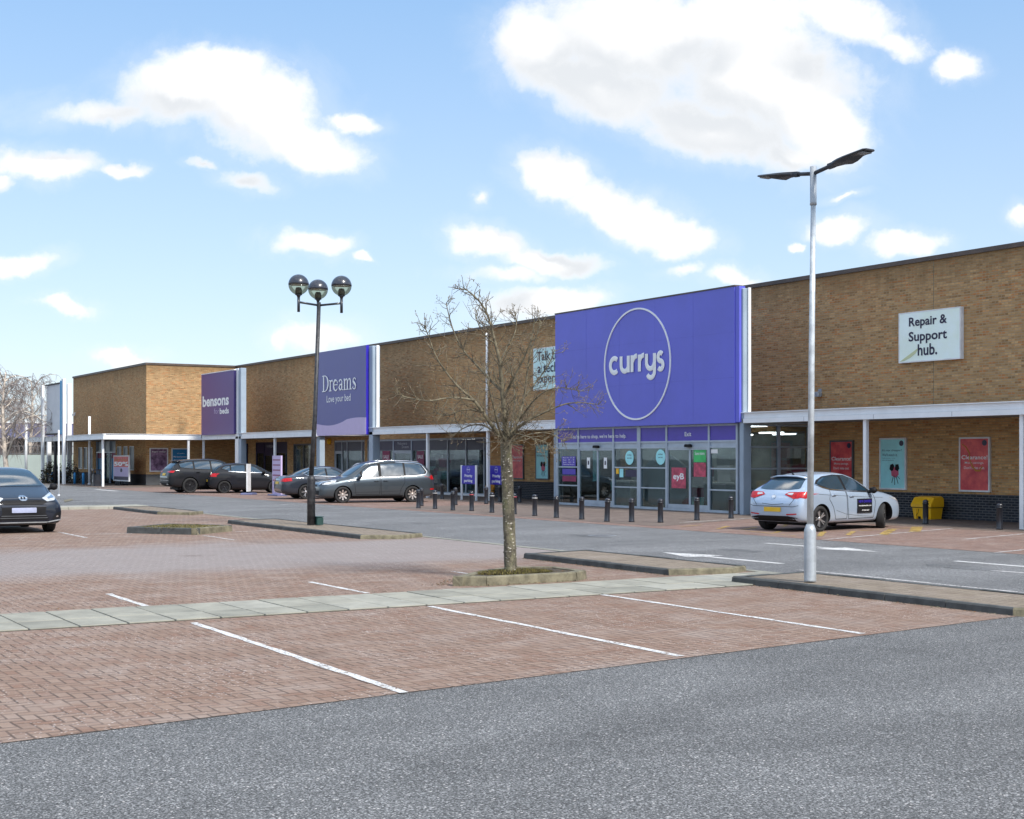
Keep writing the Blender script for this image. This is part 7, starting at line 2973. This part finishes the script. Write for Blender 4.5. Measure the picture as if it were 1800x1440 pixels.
bpn = g.node('ShaderNodeBump'); bpn.inputs['Strength'].default_value = .8; bpn.inputs['Distance'].default_value = .012
g.set(bpn.inputs['Height'], g.math('ADD', n1, n2)); g.l.new(bpn.outputs[0], bs_.inputs['Normal'])
mbt.build('trunk', mtr, t)
LIMBS = [
    ([(889, 776, 0), (888, 740, .0), (885, 705, .03), (881, 665, .0), (877, 635, -.05), (870, 600, -.1), (862, 572, -.1), (854, 548, -.1), (838, 522, -.12), (815, 506, -.12)], .062, .007),
    ([(889, 778, 0), (868, 752, -.12), (850, 726, -.25), (834, 704, -.32), (817, 690, -.36), (801, 676, -.38), (785, 655, -.4), (766, 628, -.42), (752, 590, -.42), (746, 572, -.42)], .047, .006),
    ([(834, 704, -.32), (812, 700, -.5), (786, 698, -.62), (756, 706, -.7), (728, 700, -.72), (697, 694, -.72)], .028, .005),
    ([(889, 777, 0), (862, 752, .15), (838, 745, .3), (812, 752, .4), (796, 768, .42)], .026, .005),
    ([(884, 690, .02), (862, 668, .2), (836, 640, .35), (812, 615, .42), (796, 582, .48), (788, 552, .5), (784, 533, .5)], .031, .006),
    ([(890, 776, 0), (905, 752, .12), (915, 725, .24), (924, 695, .3), (928, 655, .33), (932, 618, .33), (944, 590, .3), (952, 566, .3)], .042, .006),
    ([(891, 778, 0), (915, 745, -.15), (948, 728, -.3), (985, 712, -.4), (1012, 706, -.42), (1052, 711, -.45)], .036, .005),
    ([(891, 780, 0), (925, 764, .2), (962, 758, .35), (992, 776, .4)], .022, .004),
    ([(885, 700, .02), (903, 664, -.1), (922, 628, -.22), (936, 590, -.3), (940, 556, -.3)], .030, .006),
    ([(878, 640, 0), (893, 606, .1), (908, 580, .2), (906, 548, .22)], .024, .006),
    ([(872, 606, -.08), (852, 590, -.2), (838, 566, -.3), (836, 540, -.3)], .018, .005),
    ([(889, 779, 0), (878, 752, -.4), (868, 720, -.7), (858, 680, -.9), (850, 640, -1.0)], .034, .005),
    ([(891, 779, 0), (900, 748, .5), (906, 712, .8), (902, 670, 1.0), (896, 632, 1.1)], .034, .005),
    ([(915, 735, -.3), (950, 690, -.7), (985, 680, -.9), (1020, 688, -1.0)], .020, .005),
    ([(850, 726, -.25), (815, 718, -.05), (785, 735, .1), (762, 722, .15)], .018, .004),
    ([(889, 777, 0), (905, 760, -.3), (930, 770, -.6), (956, 776, -.75), (975, 790, -.8)], .018, .004),
    ([(924, 695, .3), (945, 668, .3), (965, 640, .35), (975, 615, .35)], .02, .005),
]
for (L_, r0, r1) in LIMBS:
    pts = [TP(a, b, d) for a, b, d in L_]
    pts = [p + (Vector((random.gauss(0, .008), random.gauss(0, .008), random.gauss(0, .008))) if 0 < i < len(pts) - 1 else Vector((0, 0, 0))) for i, p in enumerate(pts)]
    pts = smooth_pts(pts, 2)
    n = len(pts)
    tm.limb.tube(pts, [(r0 + (r1 - r0) * (i / (n - 1)) ** .65) * .86 for i in range(n)], 8)
    Lt = sum((pts[i + 1] - pts[i]).length for i in range(n - 1))
    twigs(tm, pts, max(.0062, r0 * .17), int(9 + Lt * 18), .48, 2, up=.08, budp=.22, t0=.08, wob=.17)
tm.limb.build('limbs', M['bark'], t)
tm.twig.build('twigs', M['twig'], t)
tm.bud.build('buds', M['bud'], t)
print('tree faces', len(tm.limb.f), len(tm.twig.f), len(tm.bud.f))


# -- birch with hanging twigs
def birch(label, c, H, seed, lean=0, spread=1.0, n1=16):
    random.seed(seed)
    t = thing('birch_tree', label, 'tree', c, group='leafless birches at far left')
    tm = TreeMesh()
    path = wobble_path((0, 0, 0), Vector((lean, 0, 1)), H * .85, 8, .06, 0, .12)
    path = smooth_pts(path, 1)
    n = len(path)
    mb = MB()
    mb.tube(path, [.19 * (1 - .88 * i / n) + .012 for i in range(n)], 8)
    mb.build('trunk', M['birch'], t)
    for k in range(n1):
        f = .26 + .7 * (k + random.random() * .6) / n1
        i = min(int(f * (n - 1)), n - 2)
        p = path[i]
        a = k * 2.4 + random.random()
        d = Vector((cos(a), sin(a), random.uniform(.7, 1.25)))
        L = H * (.52 - .30 * f) * spread * random.uniform(.8, 1.2)
        q = smooth_pts(wobble_path(p, d, L, 6, .12, .28, .02), 1)
        m = len(q)
        tm.limb.tube(q, [.07 * (1.1 - f * .6) * (1 - .8 * j / m) + .010 for j in range(m)], 5, cap=False)
        for j in range(12):
            s_ = random.randint(m // 4, m - 1)
            dd = Vector((random.gauss(0, 1), random.gauss(0, 1), random.uniform(-.2, .8)))
            w_ = wobble_path(q[s_], dd, random.uniform(.8, 1.7), 7, .12, .62)
            tm.twig.tube(w_, [.018 * (1 - .6 * z / 7) for z in range(8)], 3, cap=False)
            for _ in range(5):
                e = random.randint(1, 7)
                w2 = wobble_path(w_[e], Vector((random.gauss(0, .6), random.gauss(0, .6), -.3)), random.uniform(.4, 1.2), 4, .12, .9)
                tm.twig.tube(w2, [.011, .010, .009, .008, .006], 3, cap=False)
    tm.limb.build('branches', M['birch'], t)
    tm.twig.build('twigs', M['birch_twig'], t)
    return t


birch('nearer leafless birch with white trunk and drooping twigs at far left', onD(13, 97), 9.2, 5, .03, 1.15, 20)
birch('farther leafless birch with hanging twigs beside the tower, far left', onD(50, 118), 9.6, 9, .0, 1.0, 15)
birch('leafless birch at the very left edge with drooping crown', onD(-16, 104), 9.6, 14, .06, 1.0, 13)
